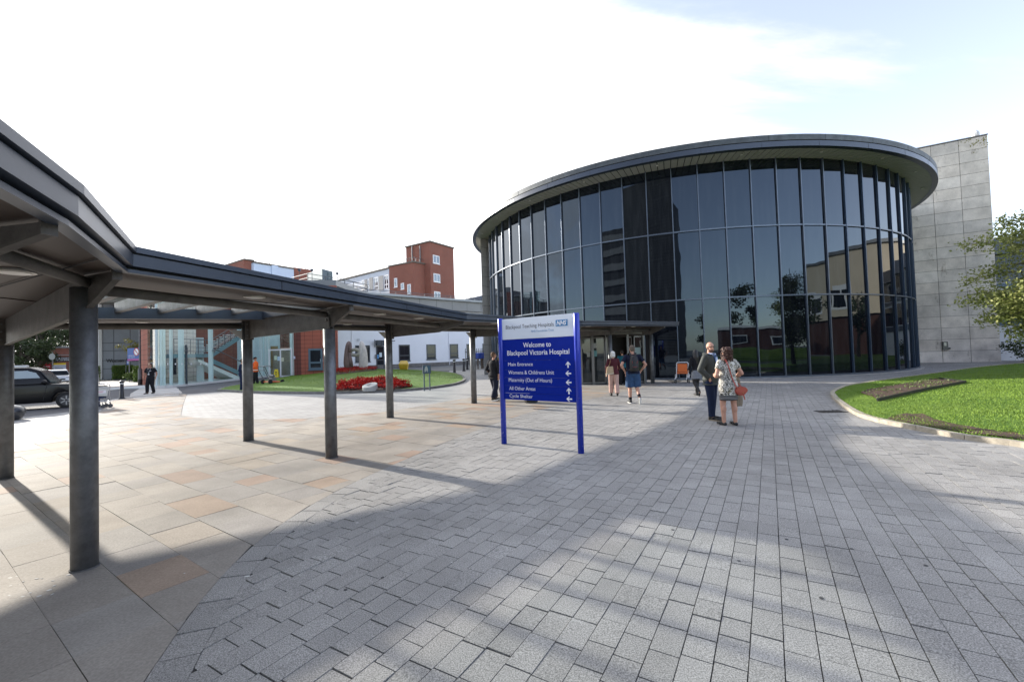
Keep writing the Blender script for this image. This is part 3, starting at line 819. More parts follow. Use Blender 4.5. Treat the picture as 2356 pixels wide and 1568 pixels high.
M=MB();M.box(S((a+b)/2,2.193,.0195),(b-a,.003,.108),ang);M.build('logo_plate',nb,sign)
textmesh('NHS',(b-a)*.86,.078,'lettering',lw,sign,S(a+(b-a)*.07,2.155,.0225),Ud,ext=.001,shear=.28,bold=.028)
T('Welcome to',uu(530),uu(797),1.795,1.795+.088,lw,bold=.008)
T('Blackpool Victoria Hospital',uu(377),uu(972),1.630,1.630+.117,lw,bold=.008)
T('Main Entrance',uu(382),uu(617),1.462,1.462+.064,lw)
T('Womens & Childrens Unit',uu(383),uu(817),1.310,1.310+.068,lw)
T('Maternity (Out of Hours)',uu(384),uu(796),1.150,1.150+.090,lw)
T('All Other Areas',uu(386),uu(634),1.018,1.018+.066,lw)
T('Cycle Shelter',uu(386),uu(606),.862,.862+.079,lw)
def arrow(u,z,d,s=.055):
    w=.018
    P=[(0,1),(.8,.1),(.8,-.28),(.22,.3),(.22,-1),(-.22,-1),(-.22,.3),(-.8,-.28),(-.8,.1)]
    # chevron-headed arrow
    M=MB();pts=[]
    for x,y in P:
        x,y=x*s,y*s
        if d=='l':x,y=-y,x
        pts.append(S(u+x,z+y,.0185))
    M.ext(pts,ND*.002);M.build('arrow',lw,sign)
for z,d in((1.478,'u'),(1.327,'l'),(1.175,'l'),(1.032,'u'),(.895,'l')):arrow(uu(955),z,d)
M=MB();M.box(S(.05+(W-.1)*.2,.963,.0182),((W-.1)*.36,.002,.003),ang);M.build('worn_edge',lw,sign)
# ================================================================== DRUM (glass atrium)
frame=mat('frame_metal',(.11,.135,.175),.35,.5,var=.08,vs=3)
frame2=mat('mullion_blue',(.055,.085,.135),.35,.4)
parap=mat('parapet_metal',(.075,.085,.092),.55,.35,var=.35,vs=2.4,detail=10)
fasc=mat('drum_fascia',(.05,.062,.085),.33,.35,var=.06)
def glassmat(name,col,rough=.012,ior=1.55,wav=.006,tint=(.85,.93,1,1)):
    m=bpy.data.materials.new(name);m.use_nodes=True;N,L=nt(m);b=N['Principled BSDF'];b.inputs['Base Color'].default_value=(*col,1);b.inputs['Roughness'].default_value=rough;b.inputs['IOR'].default_value=ior;b.inputs['Specular IOR Level'].default_value=.62
    b.inputs['Specular Tint'].default_value=tint
    tc=N.new('ShaderNodeTexCoord');t=N.new('ShaderNodeTexNoise');t.inputs['Scale'].default_value=.9;t.inputs['Detail'].default_value=1;L.new(tc.outputs['Object'],t.inputs[0])
    bp=N.new('ShaderNodeBump');bp.inputs['Strength'].default_value=1;bp.inputs['Distance'].default_value=wav;L.new(t.outputs[0],bp.inputs['Height']);L.new(bp.outputs[0],b.inputs['Normal'])
    # dust: faint streaks that scatter a little light
    t2=N.new('ShaderNodeTexNoise');mp=N.new('ShaderNodeMapping');mp.inputs['Scale'].default_value=(3,3,.35);L.new(tc.outputs['Object'],mp.inputs[0]);L.new(mp.outputs[0],t2.inputs[0]);t2.inputs['Scale'].default_value=1.5;t2.inputs['Detail'].default_value=6
    r=N.new('ShaderNodeMapRange');r.inputs['From Min'].default_value=.45;r.inputs['From Max'].default_value=.85;r.inputs['To Min'].default_value=0;r.inputs['To Max'].default_value=.10;L.new(t2.outputs[0],r.inputs[0])
    mx=N.new('ShaderNodeMix');mx.data_type='RGBA';L.new(r.outputs[0],mx.inputs[0]);mx.inputs[6].default_value=(*col,1);mx.inputs[7].default_value=(.16,.17,.18,1);L.new(mx.outputs[2],b.inputs['Base Color'])
    return m
dglass=glassmat('tinted_glass',(.004,.005,.008),ior=1.55,wav=.0026,tint=(.62,.80,1,1))
drum=thing('glass_atrium','tall drum-shaped entrance atrium of dark tinted glass under a broad oval slate-blue roof','building',(14,38.2,0))
STEP=2*math.pi/76
def cp(th,r,z=0):return Vector((DC.x+r*math.cos(th),DC.y+r*math.sin(th),z))
th0=-math.pi/2
ZB,Z1,Z2,ZT=.12,4.25,7.90,11.45
kmin,kmax=-22,13
DOOR=(3.35,7.35)
for k in range(kmin,kmax):
    ta,tb=th0+k*STEP,th0+(k+1)*STEP
    A,B=cp(ta,DR-.03),cp(tb,DR-.03);mid=(A+B)/2
    M=MB()
    isdoor=DOOR[0]<mid.x<DOOR[1] and mid.y<30
    for zi,(z0,z1) in enumerate(((2.75 if isdoor else ZB,Z1),(Z1,Z2),(Z2,ZT))):
        n=Vector(((B-A).y,-(B-A).x,0)).normalized()
        j=[random.gauss(0,.0035) for _ in range(3)]
        P=[Vector((A.x,A.y,z0))-n*(j[0]-j[1]),Vector((B.x,B.y,z0))+n*(j[0]+j[1]),Vector((B.x,B.y,z1))+n*(j[0]-j[1]),Vector((A.x,A.y,z1))-n*(j[0]+j[1])]
        M.add(P,[(0,1,2,3)]);M.add([p-n*.02 for p in P],[(3,2,1,0)])
    M.build('glass_panel',dglass,drum)
for k in range(kmin,kmax+1):
    t=th0+k*STEP;p=cp(t,DR+.015);M=MB()
    z0=2.7 if (DOOR[0]+.2<p.x<DOOR[1]-.2 and p.y<30) else 0
    M.box((p.x,p.y,(z0+ZT)/2),(.11,.05,ZT-z0),t)
    M.build('mullion',frame2 if k>2 else frame,drum,bev=.006)
def ring(r0,r1,z0,z1,ka,kb,name,m,sub=1,skip=None,smooth=False):
    M=MB()
    for k in range(int(ka*sub),int(kb*sub)):
        ta,tb=th0+k*STEP/sub,th0+(k+1)*STEP/sub;a,b,c,d=cp(ta,r0),cp(tb,r0),cp(tb,r1),cp(ta,r1)
        mid=(a+b)/2
        if skip and skip(mid):continue
        M.prism([a,b,c,d],z0,z1)
    return M.build(name,m,drum)
for z in(Z1,Z2):ring(DR-.02,DR+.055,z-.035,z+.035,kmin,kmax,'transom',frame)
sk_=lambda m:DOOR[0]<m.x<DOOR[1] and m.y<30
dk=[k for k in range(kmin,kmax) if sk_((cp(th0+k*STEP,DR-.03)+cp(th0+(k+1)*STEP,DR-.03))/2)]
for ka_,kb_ in((kmin,min(dk)),(max(dk)+1,kmax)):
    ring(DR-.05,DR+.09,0,.11,ka_,kb_,'base_channel',frame)
    ring(DR+.09,DR+.26,-.004,.03,ka_,kb_,'plinth_edge',mat('plinth',(.33,.32,.30),.8,var=.2))
ring(DR-.25,DR-.06,ZT-.02,ZT+.1,kmin,kmax,'head_frame',frame)
# core wall behind (rear of the drum and dark interior backing)
M=MB();pts=[cp(th0+k*STEP,DR-.2) for k in range(kmin-2,kmax+2)];pts+=[Vector((29,42,0)),Vector((0,48,0))]
M=MB()
q=[cp(th0+k*STEP,DR-.6) for k in range(kmin-2,kmax+2)]
M.prism(q,0,11.2);M.build('interior_core',mat('interior_dark',(.012,.012,.014),.9),drum)
# roof: soffit boards, fascia, parapet, deck
RO=17.15
def edge(r,t):return r
M=MB();sub=4
sofm=mat('soffit_slat',(.40,.385,.35),.45,var=.05,spec=.4)
for k in range(-26*sub,16*sub):
    ta=th0+(k+.05)*STEP/sub;tb=th0+(k+.93)*STEP/sub
    M.prism([cp(ta,DR-.1),cp(tb,DR-.1),cp(tb,RO-.04),cp(ta,RO-.04)],11.43,11.46)
M.build('soffit',sofm,drum)
M=MB();sub=2
M=MB();n=152
R1=[cp(2*math.pi*i/n,RO-.06) for i in range(n)];M.prism(R1,11.475,11.60);M.build('roof_underside',dark,drum)
def rring(r0,r1,z0,z1,name,m,n=152):
    M=MB();P=[]
    for i in range(n):
        a=2*math.pi*i/n
        for r,z in((r0,z0),(r1,z0),(r1,z1),(r0,z1)):p=cp(a,r);P.append((p.x,p.y,z))
    F=[]
    for i in range(n):
        k=4*i;l=4*((i+1)%n)
        for a,b in((0,1),(1,2),(2,3),(3,0)):F.append((k+b,k+a,l+a,l+b))
    M.add(P,F);o=M.build(name,m,drum)
    bm=bmesh.new();bm.from_mesh(o.data);bmesh.ops.recalc_face_normals(bm,faces=bm.faces[:])
    for f in bm.faces:f.smooth=True
    for e in bm.edges:e.smooth=e.calc_face_angle(0)<.6
    bm.to_mesh(o.data);bm.free();return o
rring(RO-.28,RO,11.42,11.68,'fascia',fasc)
rring(RO-.28,RO-.055,11.68,11.73,'shadow_gap',dark)
rring(RO-.28,RO-.01,11.73,12.01,'parapet',parap)
M=MB();M.prism([cp(2*math.pi*i/n,RO-.2) for i in range(n)],11.6,11.80);M.build('roof_deck',parap,drum)
M=MB()
for i in range(0,152,4):
    a=2*math.pi*i/152;p=cp(a,RO+.002);M.box((p.x,p.y,11.54),(.004,.012,.23),a)
    p=cp(a+.02,RO-.008);M.box((p.x,p.y,11.87),(.004,.012,.28),a+.02)
M.build('fascia_joint',dark,drum)
for k in range(-20,13,3):
    t=th0+(k+.5)*STEP;p=cp(t,(DR+RO)/2);M=MB();M.cyl((p.x,p.y,11.405),(p.x,p.y,11.44),.11,n=16);dl=M.build('downlight',mat('light_rim2',(.3,.29,.27),.4),drum)
    M=MB();M.cyl((p.x,p.y,11.398),(p.x,p.y,11.41),.07,n=16);M.build('lens',lampg,dl)
# entrance screen
ss=mat('brushed_steel',(.17,.17,.17),.4,.7)
eg=glassmat('entrance_glass',(.02,.025,.027),.02,1.5,.002)
ea,eb=cp(math.atan2(26.05-38.2,3.3-14),DR+.12),cp(math.atan2(23.85-38.2,7.4-14),DR+.12)
ea=at(1336,884.5);eb=at(1487,880.5)
eu=(eb-ea);eu.z=0;ew=eu.length;eu.normalize();en=Vector((eu.y,-eu.x,0))
if en.y>0:en=-en
ent=thing('entrance_doors','main entrance screen of dark revolving and sliding glass doors under the walkway end','doors',ea)
def E(px,n=0):  # foot of a sight line on the screen plane
    d=ray(px,880);t=((ea-CP).cross(eu)).z/(d.cross(eu)).z;p=CP+d*t;return Vector((p.x,p.y,0))+en*n
ea_ang=math.atan2(eu.y,eu.x)
M=MB();c=(ea+eb)/2-en*1.1;M.box((c.x,c.y,1.37),(ew,.1,2.74),ea_ang);M.build('lobby_wall',mat('lobby_dark',(.02,.018,.016),.7),ent)
M=MB()
for e_ in(ea,eb):
    c=e_-en*.55;M.box((c.x,c.y,1.37),(.06,1.1,2.74),ea_ang)
M.build('side_cheek',frame,ent)
M=MB();c=(ea+eb)/2-en*.5;M.box((c.x,c.y,2.62),(ew+.1,1.15,.30),ea_ang);M.build('canopy_head',mat('head_steel',(.16,.155,.15),.4,.6),ent)
M=MB();c=(ea+eb)/2-en*.52;M.box((c.x,c.y,.006),(ew,1.1,.012),ea_ang);M.build('door_mat',mat('mat',(.03,.03,.032),.95),ent)
for px,w_ in((1339,.10),(1366,.13),(1397,.06),(1448,.09),(1484,.08)):
    p=E(px);M=MB();M.box((p.x,p.y,1.24),(w_,.08,2.48),ea_ang);M.build('door_post',ss,ent)
def leaf_(pa,pb,inset,name='door_leaf',wfr=.05):
    a,b=E(pa,-inset),E(pb,-inset)
    M=MB()
    for p in(a,b):M.box((p.x,p.y,1.2),(wfr,.05,2.3),ea_ang)
    c=(a+b)/2
    for z in(.06,2.34):M.box((c.x,c.y,z),((b-a).length,.05,.08),ea_ang)
    o=M.build(name,ss,ent);M=MB();M.box((c.x,c.y,1.2),((b-a).length-.04,.012,2.2),ea_ang);M.build('pane',eg,o)
    return o
leaf_(1341,1364,.12);leaf_(1368,1394,.12);leaf_(1464,1483,.12);leaf_(1399,1404,.3);
o=leaf_(1450,1461,.45)
for px,z,w_,h_,c_ in((1371.5,1.55,.22,.30,(.12,.30,.32)),(1371.5,1.95,.2,.25,(.4,.42,.42)),(1470,1.25,.28,.22,(.45,.47,.47)),(1471,1.62,.3,.34,(.30,.42,.42)),(1357,1.5,.16,.22,(.3,.32,.3))):
    p=E(px,-.105);M=MB();M.box((p.x,p.y,z),(w_,.006,h_),ea_ang);M.build('notice',mat('notice%d%d'%(px,int(z*10)),c_,.6),ent)
for px in(1382,1432,1462):
    p=E(px,.03);M=MB();M.sph((p.x,p.y,2.6),(.09,.05,.05),10,6);M.build('door_sensor',mat('sensor',(.015,.015,.015),.3),ent)
# posters just inside the glass
for i,(px,py,w_,h_,c_) in enumerate(((2022*0+1700,862,.5,.8,(.2,.25,.25)),)):pass
# small fittings on the drum
M=MB();p=cp(th0+12.6*STEP,DR+.25,10.6);M.box(p,(.35,.3,.5),.6);M.build('camera_housing',mat('blackbox',(.02,.02,.025),.4),drum)
# ================================================================== STONE WALLS
stone=brickmat('stone_cladding',(.52,.49,.45),(.47,.45,.41),(.10,.095,.085),1.5,.822,0,.012,.75,.13,.9,.5,speck=.45,spec=.3)
wA,wB=at(2119,834.5),at(2304.5,832.4)
d=(wB-wA);d.z=0;d.normalize();n=Vector((-d.y,d.x,0))
TW=16.2
sw=thing('stone_wall','tall slab wall of pale limestone panels to the right of the glass drum','wall',(wB.x,wB.y,0))
# cladding panels as real slabs with open joints
wst=wB-d*10.5
M=MB();pl=[wst+n*.05,wB+n*.05-d*.03,wB+n*1.4-d*.03,wst+n*1.4];M.prism(pl,0,TW-.03);M.build('backing',mat('backing',(.09,.085,.08),.9),sw)
stonep=slabmat('stone_panel',.08,35,.7,.35,.22,1.1,.2)
N,L=nt(stonep);b=N['Principled BSDF'];src=b.inputs['Base Color'].links[0].from_socket
tc_=N.new('ShaderNodeTexCoord');mp_=N.new('ShaderNodeMapping');mp_.inputs['Scale'].default_value=(1,1,.4);L.new(tc_.outputs['Object'],mp_.inputs[0])
t3=N.new('ShaderNodeTexNoise');t3.inputs['Scale'].default_value=1.9;t3.inputs['Detail'].default_value=8;t3.inputs['Roughness'].default_value=.72;L.new(mp_.outputs[0],t3.inputs[0])
r3=N.new('ShaderNodeValToRGB');r3.color_ramp.elements[0].position=.60;r3.color_ramp.elements[0].color=(1,1,1,1);r3.color_ramp.elements[1].position=.68;r3.color_ramp.elements[1].color=(.60,.58,.55,1);L.new(t3.outputs[0],r3.inputs[0])
m3=N.new('ShaderNodeMix');m3.data_type='RGBA';m3.blend_type='MULTIPLY';m3.inputs[0].default_value=1;L.new(src,m3.inputs[6]);L.new(r3.outputs[0],m3.inputs[7]);L.new(m3.outputs[2],b.inputs['Base Color'])
M=MB();rows=19;rh=(TW-.06)/rows
for r_ in range(rows):
    for c_ in range(7):
        x1=-c_*1.5;x0=x1-1.5
        k=rnd(.87,1.07)*.60;wm=rnd(-.012,.012);col=(k*(1.08+wm),k*.985,k*(.87-wm))
        a,b_2=wB+d*(x0+.012),wB+d*(x1-.012)
        M.prism([a,b_2,b_2+n*.045,a+n*.045],r_*rh+.011,(r_+1)*rh-.011,col)
    k=rnd(.9,1.06)*.52;e0=wB+n*.05;e1=wB+n*1.39
    M.prism([e0-d*.03,e0,e1,e1-d*.03],r_*rh+.011,(r_+1)*rh-.011,(k,k*.97,k*.87))
M.build('stone_panels',stonep,sw)
M=MB();M.prism([wst-n*.03,wB-n*.03+d*.03,wB+n*1.43+d*.03,wst+n*1.43],TW-.03,TW+.04);M.build('coping',mat('coping',(.22,.21,.2),.6,.3),sw)
M=MB()
for i in range(60):
    p=wB-d*abs(random.gauss(.35,.5))-n*.004;z=TW-.08-abs(random.gauss(0,.42));s_=rnd(.012,.06);M.sph((p.x,p.y,z),(s_,.006,s_*rnd(.6,1.5)),7,5)
M.build('lichen',mat('lichen',(.22,.20,.05),.9,var=.4,vs=10),sw)
def onwall(px,py):
    dd_=ray(px,py);t=((wA-CP).cross(d)).z/(dd_.cross(d)).z;return CP+dd_*t
p=onwall(2174,795)
M=MB();M.box((p.x-n.x*.06,p.y-n.y*.06,p.z),(.30,.12,.62),math.atan2(d.y,d.x));iw=M.build('call_point',mat('intercom',(.13,.13,.125),.4,.6),sw,bev=.01)
M=MB();M.box((p.x-n.x*.125,p.y-n.y*.125,p.z+.12),(.12,.02,.25),math.atan2(d.y,d.x));M.build('button_plate',mat('steel_plate',(.4,.4,.4),.3,.8),iw)
p=onwall(2181.5,801);M=MB();M.box((p.x-n.x*.05,p.y-n.y*.05,p.z),(.22,.1,.11),math.atan2(d.y,d.x));M.build('socket_box',MATS['blackbox'],sw)
p=onwall(2262,295.5);M=MB();M.sph((wB.x-d.x*.5+n.x*.3,wB.y-d.y*.5+n.y*.3,TW+.25),(.22,.22,.3),12,8);M.build('roof_vent',mat('vent_white',(.6,.6,.6),.5),sw)
# left wing of the same stone
lw_=thing('stone_return_wall','narrow grey stone wall showing beside the left edge of the glass drum','wall',at(1120,850))
pA=at(1114.5,861);pB=at(1123.5,860)
M=MB();M.prism([v2(pA),v2(pB)+Vector((.5,.2)),v2(pB)+Vector((1.3,3.5)),v2(pA)+Vector((.9,3.5))],0,11.4);M.build('stone_panels',stone,lw_)
# ================================================================== BACKGROUND BUILDINGS
redb=brickmat('red_brick',(.27,.085,.055),(.21,.065,.045),(.20,.15,.12),.225,.075,.5,.008,.9,.12,.25,.2)
terra=brickmat('terracotta_tile',(.40,.12,.075),(.35,.105,.068),(.10,.04,.03),.80,.42,0,.016,.7,.08,.5,.3)
terrai=brickmat('terracotta_inner_lightened',(.24,.095,.07),(.21,.085,.06),(.12,.06,.05),.80,.42,0,.016,.7,.08,.5,.3)  # dark terracotta with its colour lightened to offset weak light inside the hall
terrad=brickmat('terracotta_dark',(.17,.06,.045),(.15,.05,.04),(.05,.025,.02),.80,.42,0,.016,.7,.08,.5,.3)
blockw=brickmat('block_wall',(.70,.62,.55),(.62,.55,.48),(.16,.13,.11),.8,.42,0,.016,.8,.1,.5,.3)
render_=mat('white_render',(.78,.79,.82),.8,var=.05,vs=.25,detail=6)
greyclad=mat('grey_cladding',(.17,.185,.215),.45,.3,var=.10,vs=.4)
darkfr=mat('window_frame_grey',(.035,.045,.06),.4)
whfr=mat('window_frame_white',(.72,.72,.72),.4)
wglass=glassmat('window_glass',(.012,.016,.022),.02,1.4,.0006)
wglassb=glassmat('window_glass_blue',(.02,.03,.05),.03,2.2,.001)
roofgrey=mat('zinc_roof',(.22,.23,.24),.4,.5,var=.1,vs=.3)
eave=mat('eave_panel',(.25,.245,.23),.6,var=.08,vs=.4)
pale=mat('pale_cladding',(.52,.56,.62),.6,var=.04,vs=.2)
class Fac:
    """a facade: vertical plane through two ground points, u along it from a"""
    def __init__(s,a,b):
        s.a=Vector((a.x,a.y,0));s.b=Vector((b.x,b.y,0));s.d=(s.b-s.a).normalized();s.L=(s.b-s.a).length
        n=Vector((s.d.y,-s.d.x,0));
        if n.dot(s.a-CP)>0:n=-n
        s.n=n;s.ang=math.atan2(s.d.y,s.d.x)
    def uz(s,px,py):
        d=ray(px,py);t=((s.a-CP).cross(s.d)).z/(d.cross(s.d)).z;p=CP+d*t;return (p-s.a).dot(s.d),p.z
    def P(s,u,z,n=0):return s.a+s.d*u+s.n*n+Vector((0,0,z))
    def box(s,M,u0,u1,z0,z1,n0,n1):
        c=s.P((u0+u1)/2,(z0+z1)/2,(n0+n1)/2);M.box(c,(abs(u1-u0),abs(n1-n0),abs(z1-z0)),s.ang);return M
    def rect(s,px0,py0,px1,py1):
        u0,z1=s.uz(px0,py0);u1,z0=s.uz(px1,py1);return u0,u1,z0,z1
    def window(s,par,u0,u1,z0,z1,fr,gl,fw=.09,mull=(),trans=(),sill=None,name='window',dep=.05):
        M=MB();s.box(M,u0,u1,z0,z0+fw,0,dep);s.box(M,u0,u1,z1-fw,z1,0,dep);s.box(M,u0,u0+fw,z0+fw,z1-fw,0,dep);s.box(M,u1-fw,u1,z0+fw,z1-fw,0,dep)
        for m_ in mull:um=u0+(u1-u0)*m_;s.box(M,um-fw*.5,um+fw*.5,z0+fw,z1-fw,.0,dep*.9)
        for t_ in trans:zm=z0+(z1-z0)*t_;s.box(M,u0+fw,u1-fw,zm-fw*.5,zm+fw*.5,.002,dep*.95)
        w=M.build(name,fr,par);M=MB();s.box(M,u0+fw*.8,u1-fw*.8,z0+fw*.8,z1-fw*.8,.004,dep*.4);M.build('pane',gl,w)
        if sill:M=MB();s.box(M,u0-.08,u1+.08,z0-.10,z0-.003,0,dep+.1);M.build('sill',sill,w)
        return w
# ---- white rendered ward building
fw=Fac(at(700,856),at(1126,834.6))
wb=thing('ward_building','long white rendered building with dark framed windows behind the flower island','building',fw.P(0,0))
M=MB();fw.box(M,0,fw.L+6,0,9.6,-12,0);M.build('wall',render_,wb)
M=MB();fw.box(M,6,fw.L+6,.0,.55,.0,.03);M.build('plinth',mat('plinth_stone',(.16,.15,.14),.9,var=.3,vs=3),wb)
u0,z0=fw.uz(1117,701);uA,zA=fw.uz(863,668);zr=(z0+zA)/2
M=MB();fw.box(M,-40,fw.L+6,9.4,zr-.35,-12.6,.9);M.build('eave',eave,wb)
M=MB();fw.box(M,-40,fw.L+6,zr-.35,zr,-13,1.3);M.build('roof_edge',roofgrey,wb)
for k in range(16):
    M=MB();fw.box(M,k*3.2-8,k*3.2-7.97,9.45,zr-.36,.9,.92);M.build('panel_joint',dark,wb)
M=MB()
a,b=fw.P(-38,zr+.45,.9),fw.P(fw.L+4,zr+.45,.9);M.cyl(a,b,.05,n=6)
a,b=fw.P(-38,zr+.2,.9),fw.P(fw.L+4,zr+.2,.9);M.cyl(a,b,.035,n=6)
for k in range(36):
    p=fw.P(-36+k*2.6,zr,.9);M.cyl(p,p+Vector((0,0,.45)),.04,n=6)
M.build('roof_rail',galv,wb)
for r_,mu in(((1984.6,510),()),):pass
def c5(x,y):return 690.25+x*.20175,690.25+y*.20175
for(x0,y0,x1,y1)in((1125,508,1255,688),(1440,505,1550,672),(1705,500,1805,657),(2080,495,2200,640)):
    p0,p1=c5(x0,y0),c5(x1,y1);fw.window(wb,*fw.rect(*p0,*p1),darkfr,wglass,.16,trans=(.33,),mull=(),sill=darkfr)
for(x0,y0,x1,y1)in((628,515,800,700),):
    p0,p1=c5(x0,y0),c5(x1,y1);fw.window(wb,*fw.rect(*p0,*p1),darkfr,wglass,.16,mull=(.36,.64),sill=darkfr)
p0,p1=c5(865,523),c5(965,795);w_=fw.window(wb,*fw.rect(*p0,*p1),darkfr,wglass,.18,name='door',trans=(.42,))
p0,p1=c5(1898,500),c5(1960,742);fw.window(wb,*fw.rect(*p0,*p1),darkfr,wglass,.18,name='door',trans=(.4,))
for(x0,y0,x1,y1,c_)in((878,620,896,665,(.1,.3,.6)),(902,598,932,648,(.6,.7,.75)),(650,437,678,465,(.5,.52,.55)),(850,620,866,668,(.2,.2,.2))):
    p0,p1=c5(x0,y0),c5(x1,y1);M=MB();fw.box(M,*fw.rect(*p0,*p1),.06,.09);M.build('wall_notice',mat('wn%d'%x0,c_,.6),wb)
# wrought bracket lamp over the door
u0,z0=fw.uz(*c5(835,465));u1,_=fw.uz(*c5(1065,465));_,z1=fw.uz(*c5(840,535))
M=MB();M.cyl(fw.P(u0,z0,.5),fw.P(u1,z0,.5),.07,n=8);M.cyl(fw.P(u0,z0+.2,.5),fw.P(u0,z1,.5),.07,n=8)
for t in range(6):
    a0=t/6*math.pi/2;a1=(t+1)/6*math.pi/2;r_=1.0
    M.cyl(fw.P(u0+r_*(1-math.cos(a0)),z1+.15+ (z0-z1-.15)*math.sin(a0),.5),fw.P(u0+r_*(1-math.cos(a1)),z1+.15+(z0-z1-.15)*math.sin(a1),.5),.05,n=6)
M.build('bracket',galv,wb)
for x_ in(880,925):
    u_,z_=fw.uz(*c5(x_,490));M=MB();fw.box(M,u_-.3,u_+.3,z_-.38,z_+.42,.1,.7);M.build('wall_lamp',darkfr,wb)
for x_ in(592,1698):
    u_,z_=fw.uz(*c5(x_,500));M=MB();fw.box(M,u_-.04,u_+.04,0,9.3,0,.09);M.build('downpipe',render_,wb)
# ---- distant pale block right of tower
M=MB();zz_=13.0
a,b=at(1046,702,8),at(1126,702,8)
fb=Fac(atY(1060,842,105),atY(1150,842,92));
pb=thing('link_block','low pale clad block with a blue-grey roof just left of the drum','building',fb.P(0,0))
u_,z_=fb.uz(1117,678.5)
M=MB();fb.box(M,-30,14,0,z_-1.6,-15,0);M.build('wall',pale,pb)
M=MB();fb.box(M,-30,14,z_-1.6,z_,-15.5,.4);M.build('roof',mat('blue_roof',(.16,.20,.25),.5,.2),pb)
# ---- brick tower
def cornerblock(par,L_,C_,R_,z,m,name='wall',z0=0,depth=None):
    a,c,b=at(*L_,z),at(*C_,z),at(*R_,z);d_=a+b-c
    M=MB();M.prism([a,c,b,d_],z0,z);o=M.build(name,m,par)
    M=MB();cen=(a+b)/2
    P=[p+(p-cen).normalized()*.25 for p in(a,c,b,d_)];M.prism(P,z,z+.3);M.build('coping',mat('coping_dark',(.13,.11,.09),.9),par)
    return Fac(a,c),Fac(c,b)
bt=thing('brick_tower','tall square red brick tower block with white framed windows rising behind the ward roof','building',atY(989,840,97))
fl,fr_=cornerblock(bt,(934,569.8),(989,556.6),(1043,572),26.5,redb)
for(x0,y0,x1,y1)in((905,463,1012,618),(915,753,1022,903),(924,1035,1026,1185)):
    p0=(862.8+x0*.14674,517.7+y0*.14674);p1=(862.8+x1*.14674,517.7+y1*.14674);fr_.window(bt,*fr_.rect(*p0,*p1),whfr,wglassb,.2,mull=(.5,),sill=whfr)
M=MB();a=at(989,547,27.5);b=at(1035,560,27.5)
fr2=fr_
M.cyl(fr_.P(.5,27.6,-.4),fr_.P(fr_.L-.8,27.6,-.4),.04,n=6)
for k in range(7):p=fr_.P(.5+k*(fr_.L-1.3)/6,26.5,-.4);M.cyl(p,p+Vector((0,0,1.1)),.035,n=6)
M.build('roof_rail',galv,bt)
f3l,f3r=cornerblock(bt,(895,613.8),(950.4,603.5),(985.3,610),21.8,redb,'lower_wing')
for(x0,y0,x1,y1)in((300,835,352,970),(405,912,458,1003),(507,930,565,1073)):
    p0=(862.8+x0*.14674,517.7+y0*.14674);p1=(862.8+x1*.14674,517.7+y1*.14674);f3l.window(bt,*f3l.rect(*p0,*p1),whfr,wglassb,.18,sill=whfr)
M=MB()
for f_,e_ in((f3l,f3l.L),(f3r,f3r.L)):
    M.cyl(f_.P(.2 if f_ is f3r else f_.L*.55,23.0,-.5),f_.P(e_,23.0,-.5),.05,n=6)
    for k in range(5):p=f_.P((.2 if f_ is f3r else f_.L*.55)+k*(e_-(.2 if f_ is f3r else f_.L*.55))/4,21.9,-.5);M.cyl(p,p+Vector((0,0,1.1)),.045,n=6)
M.build('roof_rail',galv,bt)
for px_,top in((950.8,567),(969.2,566)):
    a=at(px_,604,21.8);M=MB();p=fl.P(fl.uz(px_,600)[0],22.0,.3);zt_=fl.uz(px_,top)[1];M.cyl(p,(p.x,p.y,zt_),.13,n=8);M.build('flue_pipe',galv,bt)
# ---- white mid-rise
f4=Fac(at(700,666,22),at(896,617.6,22))
wm=thing('midrise_block','pale mid-rise hospital block with blue-white upper band and grouped windows left of the brick tower','building',f4.P(0,0))
M=MB();f4.box(M,0,f4.L,0,22,-12,0);M.build('wall',pale,wm)
M=MB();f4.box(M,0,f4.L,22,22.3,-12.3,.3);M.build('coping',MATS['coping_dark'],wm)
def c4(x,y):return 517.7+x*.18343,529.2+y*.18343
for x0,x1,y0,y1 in((1930,1990,580,750),(1815,1860,600,750),(1755,1785,620,745)):
    p0,p1=c4(x0,y0),c4(x1,y1);M=MB();f4.box(M,*f4.rect(*p0,*p1),0,.12);M.build('rubble_panel',brickmat('pale_brick',(.42,.40,.38),(.36,.35,.33),(.3,.3,.3),.4,.15,.5,.01,.9,.1) if 'pale_brick' not in MATS else MATS['pale_brick'],wm)
for x0,y0,x1,y1 in((1865,598,1925,748),(1995,568,2056,732),(1720,630,1750,735),(1787,618,1812,738)):
    p0,p1=c4(x0,y0),c4(x1,y1);f4.window(wm,*f4.rect(*p0,*p1),whfr,wglassb,.2,mull=(.5,) if x1-x0>40 else (),trans=(.32,))
